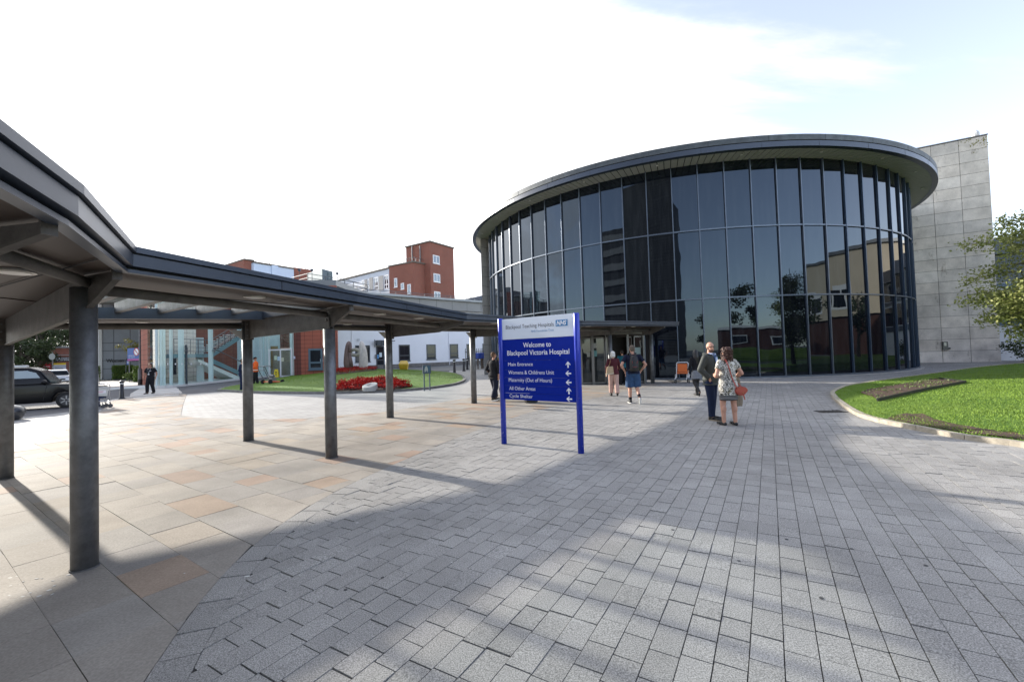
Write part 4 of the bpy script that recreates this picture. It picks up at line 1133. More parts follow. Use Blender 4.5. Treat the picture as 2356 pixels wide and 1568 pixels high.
# ---- brick and panel block, far left
lb=thing('panel_block','brick and pale blue panelled block showing over the middle of the walkway roof','building',at(561,845))
fa_,fb_=cornerblock(lb,(520,611),(560.8,598),(583.7,601),22.7,redb)
f5=Fac(at(584.0,604.4,22.2),at(676,619.2,22.2));M=MB();f5.box(M,0,f5.L,0,22.2,-6,0);M.build('panel_wall',mat('panel_blue',(.50,.58,.70),.6,var=.04,vs=.2),lb)
M=MB();f5.box(M,0,f5.L,22.2,22.5,-6,.25);M.build('coping',MATS['coping_dark'],lb)
u_,z_=f5.uz(631,608);M=MB();f5.box(M,u_-.7,u_+.7,0,z_-.3,0,.3);M.build('pilaster',MATS['panel_blue'],lb)
f6=Fac(at(675.4,615,22.7),at(716,621,22.7));M=MB();f6.box(M,0,f6.L,0,22.7,-6,.2);M.build('stair_tower',redb,lb)
M=MB()
for px_,y0_,y1_ in((758*0+708,601,620),(713,608,620),(748*0+626,598,606),(594,596,604)):
    p=f6.P(f6.uz(px_,612)[0],22.7,-1);M.cyl(p,(p.x,p.y,f6.uz(px_,y0_)[1]),.08,n=6)
M.build('aerial',darkfr,lb)
# ---- plant room with roof rails
zp=14.1
pr=thing('rooftop_plant_room','grey-green louvred plant room on a roof behind railings above the walkway','plant room',at(745,830))
cl=mat('plant_clad',(.20,.25,.26),.5,.3,var=.12,vs=.5);cl2=mat('plant_clad_dark',(.09,.12,.135),.5,.3,var=.1,vs=.5)
a,c,b=at(706.6,628.5,zp),at(741,618,zp),at(765,624.6,zp);M=MB();M.prism([a,c,b,a+b-c],0,zp);M.build('casing',cl,pr)
f7=Fac(c,b)
M=MB();f7.box(M,0,f7.L,5,zp-.02,0,.02);M.build('louvre_wall',cl2,pr)
for y0,y1 in((530,575),(595,635)):
    u0,u1,z0,z1=f7.rect(*c4(1288,y0),*c4(1322,y1))
    for k in range(5):
        M=MB();z=z0+(z1-z0)*(k+.5)/5;f7.box(M,u0,u1,z-.08,z+.08,.02,.08);M.build('louvre',cl,pr)
rl=thing('roof_railing','galvanised safety railing with small floodlights on the hall roof beside the plant room','railing',at(760,835))
zr_=12.9
tp=[at(*c4(*q_),zr_) for q_ in((840,597),(1038,545),(1260,580),(1500,617),(1785,690))]
def rails(M,pts,hs,r=.045,posts=1.1,sp=2.2):
    for i in range(len(pts)-1):
        for h in hs:M.cyl(pts[i]-Vector((0,0,h)),pts[i+1]-Vector((0,0,h)),r,n=6)
        k=max(1,int((pts[i+1]-pts[i]).length/sp))
        for j in range(k+1):
            p=pts[i].lerp(pts[i+1],j/k);M.cyl(p,p-Vector((0,0,posts)),r,n=6)
M=MB();rails(M,tp,(0,.55,1.05),sp=3,posts=2.2);M.build('rail',galv,rl)
tp2=[at(*c4(*q_),zr_-.2) for q_ in((1430,625),(1610,655),(1785,685),(1600,735))]
M=MB();rails(M,tp2,(0,.6),sp=3,posts=1.6);M.build('rail',galv,rl)
for x_,y_ in((932,500),(1090,500),(1252,518),(1408,545)):
    p=at(*c4(x_,y_),zr_+1.2);M=MB();M.box(p,(.35,.3,.3),.3);M.cyl(p,(p.x,p.y,zr_-.5),.04,n=6);M.build('floodlight',darkfr,rl)
# hall roof slab the rails stand on
# ================================================================== GLASS STAIR HALL (terracotta and glass)
def c3(x,y):return 287.6+x*.18343,690.25+y*.18343
gA=at(397.6,891);gB=at(495,879);gC=at(612,867.5);gD=at(777,861.5)
hall=thing('stair_hall','red terracotta and glass stair hall with an open staircase behind its glass wall','building',gA)
fs=Fac(gA,gC);ff=Fac(gC,gD)
cy=glassmat('clear_glass',(.3,.4,.4),.01,1.45,.001)
m=bpy.data.materials.new('hall_glass');m.use_nodes=True;N,L=nt(m);N.remove(N['Principled BSDF']);g1=N.new('ShaderNodeBsdfTransparent');g1.inputs[0].default_value=(.92,.965,.96,1);g2=N.new('ShaderNodeBsdfGlossy');g2.inputs['Roughness'].default_value=.02;lw_n=N.new('ShaderNodeLayerWeight');pw=N.new('ShaderNodeMath');pw.operation='POWER';pw.inputs[1].default_value=5;L.new(lw_n.outputs['Facing'],pw.inputs[0]);fz=N.new('ShaderNodeMath');fz.operation='MULTIPLY_ADD';fz.inputs[1].default_value=.45;fz.inputs[2].default_value=.035;L.new(pw.outputs[0],fz.inputs[0]);mxs=N.new('ShaderNodeMixShader');L.new(fz.outputs[0],mxs.inputs[0]);L.new(g1.outputs[0],mxs.inputs[1]);L.new(g2.outputs[0],mxs.inputs[2]);L.new(mxs.outputs[0],N['Material Output'].inputs[0]);hg=m
cyan=mat('fin_paint',(.64,.71,.71),.4)
HT=9.5
# roof slab and floor
M=MB();M.prism([v2(gC)+Vector((-.5,.0)),v2(gD),v2(gD)+Vector((0,14)),v2(gC)+Vector((-.5,14))],HT,HT+.6);M.build('roof',roofgrey,hall)
M=MB();M.prism([v2(gA)+Vector((-5,.3)),v2(gA),v2(gC),v2(gD),v2(gD)+Vector((0,6)),v2(gC)+Vector((-6,6))],-.01,.06);M.build('floor',mat('pale_floor',(.6,.62,.6),.5),hall)
# curved glass corner
cpts=[at(334,884),at(341,888),at(352,891),at(366,892.5),at(382,892),gA]
for i in range(len(cpts)-1):
    a,b=cpts[i],cpts[i+1];f_=Fac(a,b);M=MB();f_.box(M,0.01,f_.L-.01,.18,HT,-.02,0);M.build('glass_panel',hg,hall)
    M=MB();f_.box(M,0,f_.L,0,.18,-.05,.04);M.build('sill',mat('sill_pale',(.55,.55,.53),.7),hall)
for px_ in(362,372,394):
    p=atY(px_,880,cpts[3].y+.5);M=MB();M.box((p.x,p.y,HT/2),(.14,.3,HT),.4);M.build('glass_fin',cyan,hall)
# side glass panels with fins
us=[0]+[fs.uz(px_,870)[0] for px_ in(441,495,535,570)]+[fs.L]
for i in range(len(us)-1):
    M=MB();fs.box(M,us[i]+.02,us[i+1]-.02,.15,HT,-.02,0);M.build('glass_panel',hg,hall)
M=MB();fs.box(M,0,fs.L,0,.15,-.06,.05);M.build('sill',MATS['sill_pale'],hall)
for px_,w_ in((424,.20),(441,.10),(478,.19),(491.5,.20),(607,.21)):
    u_=fs.uz(px_,870)[0];M=MB();fs.box(M,u_-w_/2,u_+w_/2,0,HT,-.35 if w_>=.2 else -2.2,-.06 if w_>=.2 else -1.9);M.build('glass_fin',cyan,hall)
u_=fs.uz(429,870)[0];M=MB();fs.box(M,u_-.06,u_+.06,0,3.1,-.04,.05);M.build('door_post',darkfr,hall)
for px_,py_ in((429,806),(491.5,806)):
    u_,z_=fs.uz(px_,py_);M=MB();fs.box(M,u_-.25,u_+.25,z_-.03,z_+.03,.0,.10);fs.box(M,u_-.03,u_+.03,z_-.2,z_+.2,.0,.10);M.build('glass_clamp',galv,hall)
M=MB()
for px_ in(354,361,371,387,403,418,439,461,474):
    f_=Fac(cpts[2],cpts[4]) if px_<395 else fs
    u_,z_=f_.uz(px_,837);p=f_.P(u_,z_,.02);M.cyl(p,p+f_.n*.01,.07,n=10)
M.build('safety_dot',mat('dot_white',(.8,.8,.8),.6),hall)
# terracotta pier left
p=at(327,884);M=MB();M.prism([v2(at(327,884)),v2(at(346,888)),v2(at(346,888))+Vector((-.7,.65)),v2(at(327,884))+Vector((-.7,.65))],0,HT);M.build('terracotta_pier',terra,hall)
# interior walls
iw_=Fac(at(372,882)+Vector((-3.0,3.0,0)),at(452,874)+Vector((-1.6,5.0,0)))
ib=Fac(Vector((-31.5,36.5,0)),Vector((-29.3,42.5,0)))
u_a=0
ib=Fac(atY(352,860,38),atY(452,860,43));M=MB();ib.box(M,.3,ib.L,0,HT,-.3,0);M.build('inner_block_wall',blockw,hall)
for x0,x1 in((600,640),(697,738)):
    ib.window(hall,*ib.rect(*c3(x0,725),*c3(x1,930)),darkfr,wglass,.12,trans=(.45,.3))
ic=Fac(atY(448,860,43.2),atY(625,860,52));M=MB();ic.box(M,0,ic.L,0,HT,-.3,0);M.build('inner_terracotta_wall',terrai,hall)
# staircase on a plane between
sp_=Fac(atY(395,860,35.5),atY(560,860,44))
def sp3(x,y):return sp_.uz(*c3(x,y))
def flight(pts,th,name,m,d0=-1.3,d1=0):
    M=MB();P=[sp_.P(u_,z_,0) for u_,z_ in pts];M.ext(P,sp_.n*(-1.5));return M.build(name,m,hall)
stl=mat('stair_steel',(.18,.30,.34),.4,.3);stw=mat('stair_soffit',(.8,.8,.75),.6)
ua,za=sp3(1085,660);ub,zb=sp3(1450,430)
nst=9
pts=[]
for i in range(nst):
    pts+= [(ua+(ub-ua)*i/nst,za+(zb-za)*i/nst),(ua+(ub-ua)*i/nst,za+(zb-za)*(i+1)/nst)]
M=MB()
for i in range(nst):
    u0_=ua+(ub-ua)*i/nst;u1_=ua+(ub-ua)*(i+1)/nst;z_=za+(zb-za)*(i+1)/nst;c_=sp_.P((u0_+u1_)/2,z_-.03,-.8);M.box(c_,(u1_-u0_+.08,1.5,.07),sp_.ang)
M.build('tread',mat('tread_pale',(.8,.8,.77),.6),hall)
M=MB();h_=.42
for nn in(0,-1.6):
    P=[sp_.P(ua,za-h_,nn),sp_.P(ub,zb-h_,nn),sp_.P(ub,zb+.05,nn),sp_.P(ua,za+.05,nn)];M.ext(P,sp_.n*.08)
M.build('stringer',stl,hall)
u0,z1=sp3(600,675);u1,z0=sp3(1088,715)
M=MB();c_=sp_.P((u0+u1)/2,(z0+z1)/2,-.8);M.box(c_,(u1-u0,1.7,z1-z0),sp_.ang);M.build('landing',stl,hall)
uc,zc=sp3(930,735);ud,zd=sp3(1460,965)
M=MB();P=[sp_.P(uc,zc,-.1),sp_.P(ud,zd,-.1),sp_.P(ud,zd-.45,-.1),sp_.P(uc,zc-.25,-.1)];M.ext(P,sp_.n*-1.4);M.build('lower_flight',stw,hall)
M=MB();ue,ze=sp3(1090,735);uf,zf=sp3(1460,905)
P=[sp_.P(ue,ze,-.0),sp_.P(uf,zf,-.0),sp_.P(uf,zf-.4,0),sp_.P(ue,ze-.4,0)];M.ext(P,sp_.n*.08);M.build('stringer',stl,hall)
M=MB()
for dz in(0,.35,.7,1.05):
    M.cyl(sp_.P(ua,za+.2+dz,.1),sp_.P(ub,zb+.2+dz,.1),.025 if dz<1 else .045,n=6)
    M.cyl(sp_.P(u0,z1+.2+dz,.1),sp_.P(u1,z1+.2+dz,.1),.025 if dz<1 else .045,n=6)
M.cyl(sp_.P(ue,ze+1.0,.1),sp_.P(uf,zf+1.0,.1),.04,n=6)
for k in range(6):
    t=k/5;p=sp_.P(ua+(ub-ua)*t,za+(zb-za)*t,.1);M.cyl(p,p+Vector((0,0,1.25)),.035,n=6)
    p=sp_.P(u0+(u1-u0)*t,z1,.1);M.cyl(p,p+Vector((0,0,1.25)),.035,n=6)
M.build('handrail',galv,hall)
for px_ in(480,):
    p=sp_.P(sp_.uz(px_,850)[0],0,-.8);M=MB();M.box((p.x,p.y,2),(.45,.45,4),.3);M.build('stair_pier',cyan,hall)
# front: glass band, doors, terracotta wall
rdoor=ff.rect(617.8,803.5,673.5,866)
uw=ff.uz(676,830)[0];uw0=ff.uz(664,830)[0]
u_t=ff.uz(693,830)[0]
M=MB();ff.box(M,u_t,ff.L,0,HT,-.4,0);M.build('terracotta_wall',terra,hall)
M=MB();ff.box(M,uw,u_t-.003,0,HT,-.3,-.05);M.build('dark_tile_wall',terrad,hall)
M=MB();ff.box(M,0.05,rdoor[0]-.05,0.1,HT,-.02,0);ff.box(M,rdoor[0],uw-.05,rdoor[3]+.1,HT,-.02,0);M.build('glass_panel',hg,hall)
lbw=Fac(ff.P(-3.0,0,-3.6),ff.P(uw+.5,0,-3.6))
M=MB();ff.box(M,-6,ff.uz(627,800)[0]-.4,0,HT,-3.3,-3.1);M.build('lobby_back_wall',mat('pale_teal_wall',(.6,.75,.77),.7),hall)
M=MB();ff.box(M,ff.uz(627,800)[0]-.35,uw,rdoor[3]+.15,HT,-3.25,-3.0);M.build('lobby_tile_wall',terrad,hall)
M=MB();ff.box(M,rdoor[0]-.5,uw,0,rdoor[3]+.1,-2.6,-2.4);M.build('inner_door_wall',mat('khaki_wall',(.25,.23,.18),.7),hall)
M=MB();ff.box(M,ff.uz(596,830)[0],ff.uz(613,830)[0],0.06,3.3,-3.08,-2.95);M.build('timber_door',mat('oak',(.30,.22,.10),.5,var=.1),hall)
for px_ in(610,614,669.5):
    u_=ff.uz(px_,800)[0];M=MB();ff.box(M,u_-.12,u_+.12,0,HT,-.45,-.03);M.build('glass_fin',cyan,hall)
w_=ff.window(hall,*rdoor,whfr,hg,.13,name='entrance_door',mull=(.5,))
for x0,y0,x1,y1,c_ in((1873,697,1908,748,(.5,.6,.45)),(1912,706,1948,757,(.45,.6,.7)),(1955,720,1995,768,(.55,.55,.4)),(2112,703,2138,735,(.6,.6,.7))):
    r_=ff.rect(*c3(x0,y0),*c3(x1,y1));M=MB();ff.box(M,*r_,.06,.07) if x0>2000 else ff.box(M,*r_,.03,.04);M.build('notice',mat('nt%d'%x0,c_,.6),hall)
r_=ff.rect(*c5(95,553),*c5(262,787));ff.window(hall,*r_,mat('window_frame_blue',(.10,.15,.19),.4),wglass,.2,trans=(.33,),mull=(),sill=MATS['window_frame_blue'],name='window')
r_=ff.rect(*c5(232,668),*c5(262,700));M=MB();ff.box(M,*r_,.03,.04);M.build('notice',mat('ntw',(.6,.65,.7),.6),hall)
# canopy eave line seen over the hall (upper soffit)
# ================================================================== GREY CLAD WING WITH LETTERING
gc=Fac(at(236,872.6),at(345,868.6))
gw=thing('clad_wing','grey metal panelled wing with dark lettering beyond the road at the left','building',gc.P(0,0))
M=MB();gc.box(M,0,gc.L+3,0,14,-2,0);M.build('wall',greyclad,gw)
jm=mat('joint_dark',(.07,.075,.085),.7)
M=MB()
for py in(788,806,828,847):
    z_=gc.uz(280,py)[1];gc.box(M,0,gc.L+3,z_-.04,z_+.04,-.02,.006)
M.build('panel_joint',jm,gw)
M=MB()
for px_ in(262,300):
    u_=gc.uz(px_,840)[0];gc.box(M,u_-.04,u_+.04,0,14,-.02,.005)
M.build('panel_joint',jm,gw)
M=MB();gc.box(M,-.35,0,0,14,-1,.1);M.build('corner_trim',mat('pale_trim',(.5,.5,.5),.5),gw)
u0,z0=gc.uz(245,833.5);u1,z1=gc.uz(333,824)
textmesh("Women & Children's Unit",(u1-u0)*1.5,None,'lettering',mat('letters_black',(.015,.015,.02),.5),gw,gc.P(u0,z0,.03),gc.d,ext=.05,bold=.03)
# white wing left of it
gl_=Fac(at(205,873.2),at(236,872.6));w2=thing('white_wing','white rendered wing with slit windows left of the grey panelled wing','building',gl_.P(0,0))
M=MB();gl_.box(M,.2,gl_.L-.36,0,14,-1.0,0);M.build('wall',render_,w2)
gl_.window(w2,*gl_.rect(*( .18343*1185,690.25+.18343*480),*( .18343*1212,690.25+.18343*560)),darkfr,wglass,.12)
gl_.window(w2,*gl_.rect(*( .18343*1190,690.25+.18343*757),*( .18343*1218,690.25+.18343*832)),darkfr,wglass,.12)
# ---- small brick entrance building
def c2_(x,y):return x*.18343,690.25+y*.18343
bk=Fac(at(85,871.5),at(168,868));zk=bk.uz(88,801)[1]
bh=thing('brick_kiosk','small flat-roofed red brick entrance building with black name band behind the parked cars','building',bk.P(0,0))
M=MB();bk.box(M,0,bk.L,0,zk,-9,0);M.build('wall',redb,bh)
M=MB();bk.box(M,-.1,bk.L,zk,zk+.25,-9,.15);z_=bk.uz(100,817)[1];bk.box(M,0,bk.L,z_-.06,z_+.06,0,.05);M.build('coping',roofgrey,bh)
r_=bk.rect(*c2_(528,716),*c2_(900,766));M=MB();bk.box(M,*r_,0,.06);M.build('name_band',mat('band_black',(.012,.012,.014),.5),bh)
u0,z0=bk.uz(*c2_(610,740));u1,z1=bk.uz(*c2_(905,720))
textmesh("Women & Children's",(u1-u0),(z1-z0),'lettering',lw,bh,bk.P(u0,z0,.07),bk.d,ext=.01,bold=.02)
u0,z0=bk.uz(*c2_(628,760));u1,z1=bk.uz(*c2_(905,742))
textmesh("Out of hours entrance",(u1-u0),(z1-z0),'lettering',lw,bh,bk.P(u0,z0,.07),bk.d,ext=.01,bold=.02)
r_=bk.rect(*c2_(537,798),*c2_(636,900));rs=thing('red_notice','red pedestrian crossing notice with white lettering on the brick entrance building','notice',bk.P(r_[0],0,.1))
M=MB();bk.box(M,*r_,.08,.14);M.build('panel',mat('notice_red',(.45,.02,.03),.5),rs)
uc_=(r_[0]+r_[1])/2;w_=(r_[1]-r_[0])
for i,s_ in enumerate(('PEDESTRIANS','CROSSING','POINT')):
    k=(.85,.75,.5)[i];z_=r_[3]-.55-.36*i;textmesh(s_,w_*k,.2,'lettering',lw,rs,bk.P(uc_-w_*k/2,z_,.145),bk.d,ext=.01)
r_=bk.rect(*c2_(672,790),*c2_(830,905));ys_=thing('map_board','site directory board with yellow header strip by the brick entrance building','notice board',bk.P(r_[0],0,.1))
M=MB();bk.box(M,*r_,.1,.18);M.build('panel',mat('board_pale',(.55,.58,.66),.6),ys_)
M=MB();bk.box(M,r_[0],r_[1],r_[3]-.28,r_[3],.181,.2);M.build('header',mat('header_yellow',(.7,.5,.03),.5),ys_)
for i in range(7):
    M=MB();z_=r_[3]-.55-i*.22;bk.box(M,r_[0]+.15,r_[0]+rnd(1.0,1.9),z_-.03,z_+.03,.181,.19);M.build('text_line',jm,ys_)
# ---- right: low white building behind the stone wall
fr3=Fac(at(2290,829.5),at(2420,827.5));rb=thing('white_annexe','low white rendered annexe with dark roof edge beyond the right end of the stone wall','building',fr3.P(0,0))
zt_=fr3.uz(2310,549)[1];zm=fr3.uz(2310,748)[1]
M=MB();fr3.box(M,-14,24,0,zt_-1.2,-8,0);M.build('wall',mat('annexe_white',(.62,.64,.67),.8,var=.08,vs=.6),rb)
M=MB();fr3.box(M,-14,24,zt_-1.2,zt_,-8,.8);M.build('roof_edge',navy,rb)
M=MB();fr3.box(M,-14,24,zm,zm+.5,0,.12);fr3.box(M,-14,24,zt_-3.6,zt_-3.3,0,.12);M.build('string_course',frame2,rb)
M=MB();fr3.box(M,-10,22,zt_-3.2,zt_-1.3,0,.06);fr3.box(M,-10,22,zm+.6,zm+2.6,0,.06);M.build('window_band',wglass,rb)
# ================================================================== FLOWER ISLAND, SCULPTURE
ISL=[(500,898.5),(520,900.3),(553,902.5),(600,904),(690,905.5),(773,905),(850,902.5),(904,900.5),(955,897),(993,893.5),(1030,888),(1053,883.5),(1069,877),(1070,871),(1062,864.5),(1043,859),(1000,854.5),(930,851),(850,851),(780,853),(700,861),(620,874),(560,885),(525,891)]
IS=[v2(p) for p in catmull([at(*p).to_2d().to_3d() for p in ISL],4,True)]
IH,IF_,IZ=.34,6.0,.09
mound(IS,IH,IF_,IZ,'island_lawn',grassm,1.0)
kerbrun(IS+[IS[0]],.16,.10,.9,mat('kerb_grey',(.17,.165,.155),.85,var=.25,vs=4),side=(1 if sum(IS[i].x*IS[(i+1)%len(IS)].y-IS[(i+1)%len(IS)].x*IS[i].y for i in range(len(IS)))>0 else -1),name='island_kerb')
blades('island_grass',IS,36000,.026,bladem,IH,IF_,IZ,wd=.006,tilt=.2)
def iz(p):return mz(v2(p),IS,IH,IF_,IZ)
redm=mat('red_petals',(.28,.008,.007),.7,var=.45,vs=14,spec=.1,col2=(.48,.02,.014))
bronze=mat('dark_foliage',(.06,.012,.014),.6,var=.5,vs=9)
PLP=v2(at(852,897,.1))
def bed(name,label,pts,h,n,z):
    poly=[v2(at(px,py,z)) for px,py in pts];cen=sum(poly,Vector((0,0)))/len(poly)
    t=thing(name,label,'flower bed',(cen.x,cen.y,iz(cen)))
    M=MB();M.prism(poly,[iz(p)-.05 for p in poly],[iz(p)+.04 for p in poly]);M.build('soil',soil,t)
    A,B=MB(),MB();xs=[p.x for p in poly];ys=[p.y for p in poly];k=0
    while k<n:
        p=Vector((rnd(min(xs),max(xs)),rnd(min(ys),max(ys))))
        if not inpoly(p,poly):continue
        if (p-PLP).length<.62 or (abs(p.x-PLP.x+ (PLP.y-p.y)*.4)<.5 and p.y<PLP.y):continue
        k+=1;hh=h*(.65+.55*noise.noise(Vector((p.x*1.4,p.y*1.4,3)))+rnd(-.1,.15));z_=iz(p)
        q=Vector((p.x,p.y,z_))
        for _ in range(2):leaf(B,q+Vector((rnd(-.1,.1),rnd(-.1,.1),hh*rnd(.1,.75))),rnd(.03,.05),.5)
        for _ in range(2):leaf(A,q+Vector((rnd(-.08,.08),rnd(-.08,.08),hh*rnd(.55,1.1))),rnd(.022,.042),.8)
    B.build('leaves',bronze,t);A.build('blooms',redm,t)
bed('flower_bed','red flower bed planted round the feet of the two standing stones','bed' and ((766,863),(800,859),(868,851.5),(866,847.5),(820,846),(775,849)),.42,1700,.42)
bed('flower_bed','long low red flower bed at the front edge of the island behind the grey plinth',((772,897),(838,895.5),(905,893.5),(948,888),(930,884),(880,882),(830,884),(780,889)),.34,3600,.15)
# standing stones
sc=thing('stone_sculpture','pair of tall carved shell-like standing stones joined by a ring in the flower bed','sculpture',at(818,850,.4))
brn=mat('brown_stone',(.16,.105,.09),.6,var=.25,vs=3,bump=.4,bs=10);gst=mat('grey_stone',(.55,.50,.46),.7,var=.15,vs=4,bump=.3,bs=40)
base=at(805,853,.35);Y0=base.y
def stone_(name,outline,m,th,Y,ridge=0):
    pts=[atY(690.25+x*.20175,690.25+y*.20175,Y) for x,y in outline];c=sum(pts,Vector((0,0,0)))/len(pts)
    M=MB();n=len(pts);layers=[(-1,.35),(-.75,.72),(-.35,.94),(0,1),(.35,.94),(.75,.72),(1,.35)]
    P=[];F=[]
    for s_,k in layers:
        for p in pts:P.append(((c.x+(p.x-c.x)*k),Y+s_*th,c.z+(p.z-c.z)*(k*.35+.65)))
    for j in range(len(layers)-1):
        for i in range(n):F.append((j*n+i,j*n+(i+1)%n,(j+1)*n+(i+1)%n,(j+1)*n+i))
    F+=[tuple(range(n-1,-1,-1)),tuple(range((len(layers)-1)*n,len(layers)*n))]
    M.add(P,F);o=M.build(name,m,sc,smooth=True)
    bm=bmesh.new();bm.from_mesh(o.data);bmesh.ops.recalc_face_normals(bm,faces=bm.faces[:]);bm.to_mesh(o.data);bm.free()
    s=o.modifiers.new('s','SUBSURF');s.levels=1;s.render_levels=1
    return o
stone_('brown_stone',((505,800),(498,720),(502,640),(515,550),(535,475),(560,460),(580,475),(590,530),(570,575),(568,620),(590,680),(606,740),(604,800)),brn,.55,Y0)
M=MB()
for k in range(9):
    u_=k/8;p0=atY(690.25+(575+u_*14)*.20175,690.25+(480+u_*50)*.20175,Y0-.45);p1=atY(690.25+(562+u_*8)*.20175,690.25+600*.20175,Y0-.5);p2=atY(690.25+(568+u_*36)*.20175,690.25+(790-u_*20)*.20175,Y0-.42)
    M.cyl(p0,p1,.05,.09,6);M.cyl(p1,p2,.09,.05,6)
M.build('carved_folds',brn,sc,smooth=True)
stone_('grey_stone',((683,815),(674,740),(674,620),(676,500),(690,462),(712,464),(738,510),(758,560),(770,640),(775,730),(768,815)),gst,.5,Y0+.3)
c=atY(690.25+628*.20175,690.25+594*.20175,Y0+.1);M=MB();n1_,n2_=28,12;P=[];F=[]
for i in range(n1_):
    a=2*math.pi*i/n1_;rx,rz_=.52,.36
    for j in range(n2_):
        b=2*math.pi*j/n2_;k=.22
        P.append((c.x+(rx+k*math.cos(b))*math.cos(a)*1.05,c.y+.22*math.sin(b),c.z+(rz_*.85+k*math.cos(b)*.8)*math.sin(a)))
for i in range(n1_):
    for j in range(n2_):F.append((i*n2_+j,i*n2_+(j+1)%n2_,((i+1)%n1_)*n2_+(j+1)%n2_,((i+1)%n1_)*n2_+j))
M.add(P,F);o=M.build('ring_stone',mat('ring_stone_m',(.36,.34,.28),.7,var=.2,vs=5),sc,smooth=True)
bm=bmesh.new();bm.from_mesh(o.data);bmesh.ops.recalc_face_normals(bm,faces=bm.faces[:]);bm.to_mesh(o.data);bm.free()
# slanted round plinth with inscription
p=at(852,897,.1);pl_=thing('inscribed_plinth','pale grey slanted round stone plinth in front of the red flower bed','plinth',(p.x,p.y,.1))
M=MB();n=32;r_=.36;top=[];P=[]
for i in range(n):
    a=2*math.pi*i/n;P.append((p.x+r_*math.cos(a),p.y+r_*math.sin(a),.05))
for i in range(n):
    a=2*math.pi*i/n;P.append((p.x+r_*math.cos(a)-.02,p.y+r_*math.sin(a)*.98,.36+.10*math.sin(a)+.03*math.cos(a)))
M.add(P,[(i,(i+1)%n,n+(i+1)%n,n+i) for i in range(n)]+[tuple(range(n-1,-1,-1)),tuple(range(n,2*n))]);M.build('drum_stone',mat('plinth_pale',(.36,.36,.34),.7,var=.08,vs=4),pl_,bev=.02)
for i in range(5):
    M=MB();w_=(.20,.30,.34,.28,.14)[i];y_=.15-.075*i;M.box((p.x,p.y+y_,.36+.10*y_/r_+.003),(w_,.018,.005),0,mtx=Matrix.Rotation(math.atan(.10/r_),3,'X'));M.build('inscription',mat('incised',(.2,.2,.2),.8),pl_)
# information sign on the lawn
a=at(976.8,889,.3);fi=Fac(at(973,889,.3),at(994,887.5,.3))
ib_=thing('lawn_sign','small blue information board on two posts on the flower island','sign',fi.P(0,iz(fi.P(0,0))))
r_=fi.rect(*c5(1397,740),*c5(1492,833))
grp=mat('sign_grey_blue',(.045,.075,.10),.4)
M=MB();fi.box(M,*r_,-.03,.03);M.build('panel',grp,ib_)
M=MB();fi.box(M,r_[0]+.06,r_[1]-.06,r_[2]+.06,r_[3]-.06,.03,.036);M.build('artwork',mat('art_blue',(.03,.10,.15),.4),ib_)
M=MB();u_=r_[0]+.40*(r_[1]-r_[0]);
for dx,c_ in((0,None),):
    z_=(r_[2]+r_[3])/2;P=[fi.P(u_+x*.42,z_+y*.36,.038) for x,y in((-.16,-.42),(-.2,0),(-.1,.3),(.02,.42),(.14,.25),(.2,-.05),(.12,-.42),(.02,-.1))];M.ext(P,fi.n*.004)
M.build('emblem',mat('emb',(.35,.38,.33),.6),ib_)
for t in(.16,.84):
    u_=r_[0]+(r_[1]-r_[0])*t;M=MB();fi.box(M,u_-.022,u_+.022,.1,r_[2],-.03,.02);M.build('post',grp,ib_)
# grit bin
p0=at(918,852);gb=Fac(at(918,852.2),at(938.5,851.5));
g_=thing('grit_bin','bright yellow grit bin with sloping lid against the white ward wall','grit bin',gb.P(0,0))
ym=mat('bin_yellow',(.55,.36,.02),.5,var=.1,vs=2)
u_=gb.L;zt_=gb.uz(928,836)[1];zl=gb.uz(922,829.5)[1]
M=MB();A=[gb.P(.12*u_,0,0),gb.P(.88*u_,0,0),gb.P(.88*u_,0,-.8),gb.P(.12*u_,0,-.8)];B=[gb.P(0,zt_*.8,.15),gb.P(u_,zt_*.8,.15),gb.P(u_,zt_*.8,-.9),gb.P(0,zt_*.8,-.9)]
M.add(A+B,[(0,3,2,1),(0,1,5,4),(1,2,6,5),(2,3,7,6),(3,0,4,7),(4,5,6,7)]);M.build('tub',ym,g_,bev=.03)
M=MB();B=[gb.P(-.05,zt_*.8,.2),gb.P(u_+.05,zt_*.8,.2),gb.P(u_+.05,zt_*.8,-.95),gb.P(-.05,zt_*.8,-.95)];C=[gb.P(0,zt_,.1),gb.P(u_,zt_*.98,.1),gb.P(u_*.8,zl,-.9),gb.P(0.05,zl,-.9)]
M.add(B+C,[(0,3,2,1),(0,1,5,4),(1,2,6,5),(2,3,7,6),(3,0,4,7),(4,5,6,7)]);M.build('lid',ym,g_,bev=.03)
for z_ in(.3,.5):
    M=MB();gb.box(M,.06*u_,.94*u_,zt_*z_,zt_*z_+.05,.02,.13);M.build('moulded_rib',ym,g_)
# bollards
blk=mat('bollard_black',(.012,.012,.014),.35);wb_=mat('bollard_band',(.65,.65,.62),.5)
def bollard(px,py,h,label,group='black bollards with white bands'):
    p=at(px,py);t=thing('bollard',label,'bollard',(p.x,p.y,0),group)
    r=h*.085
    M=MB();M.loft([((p.x,p.y,z*h),k*r,k*r) for z,k in((0,1.7),(.05,1.65),(.07,1.2),(.12,1.15),(.80,1.0))],18);M.build('shaft',blk,t,smooth=True)
    M=MB();M.loft([((p.x,p.y,z*h),k*r,k*r) for z,k in((.80,1.08),(.86,1.08))],18);M.build('white_band',wb_,t)
    M=MB();M.loft([((p.x,p.y,z*h),k*r,k*r) for z,k in((.86,1.0),(.90,1.05),(.91,1.5),(.95,1.45),(.985,.9),(1.0,.3))],18);M.build('cap',blk,t,smooth=True)
bollard(280.5,917,.93,'black bollard with white band beside the crossing near the walking man')
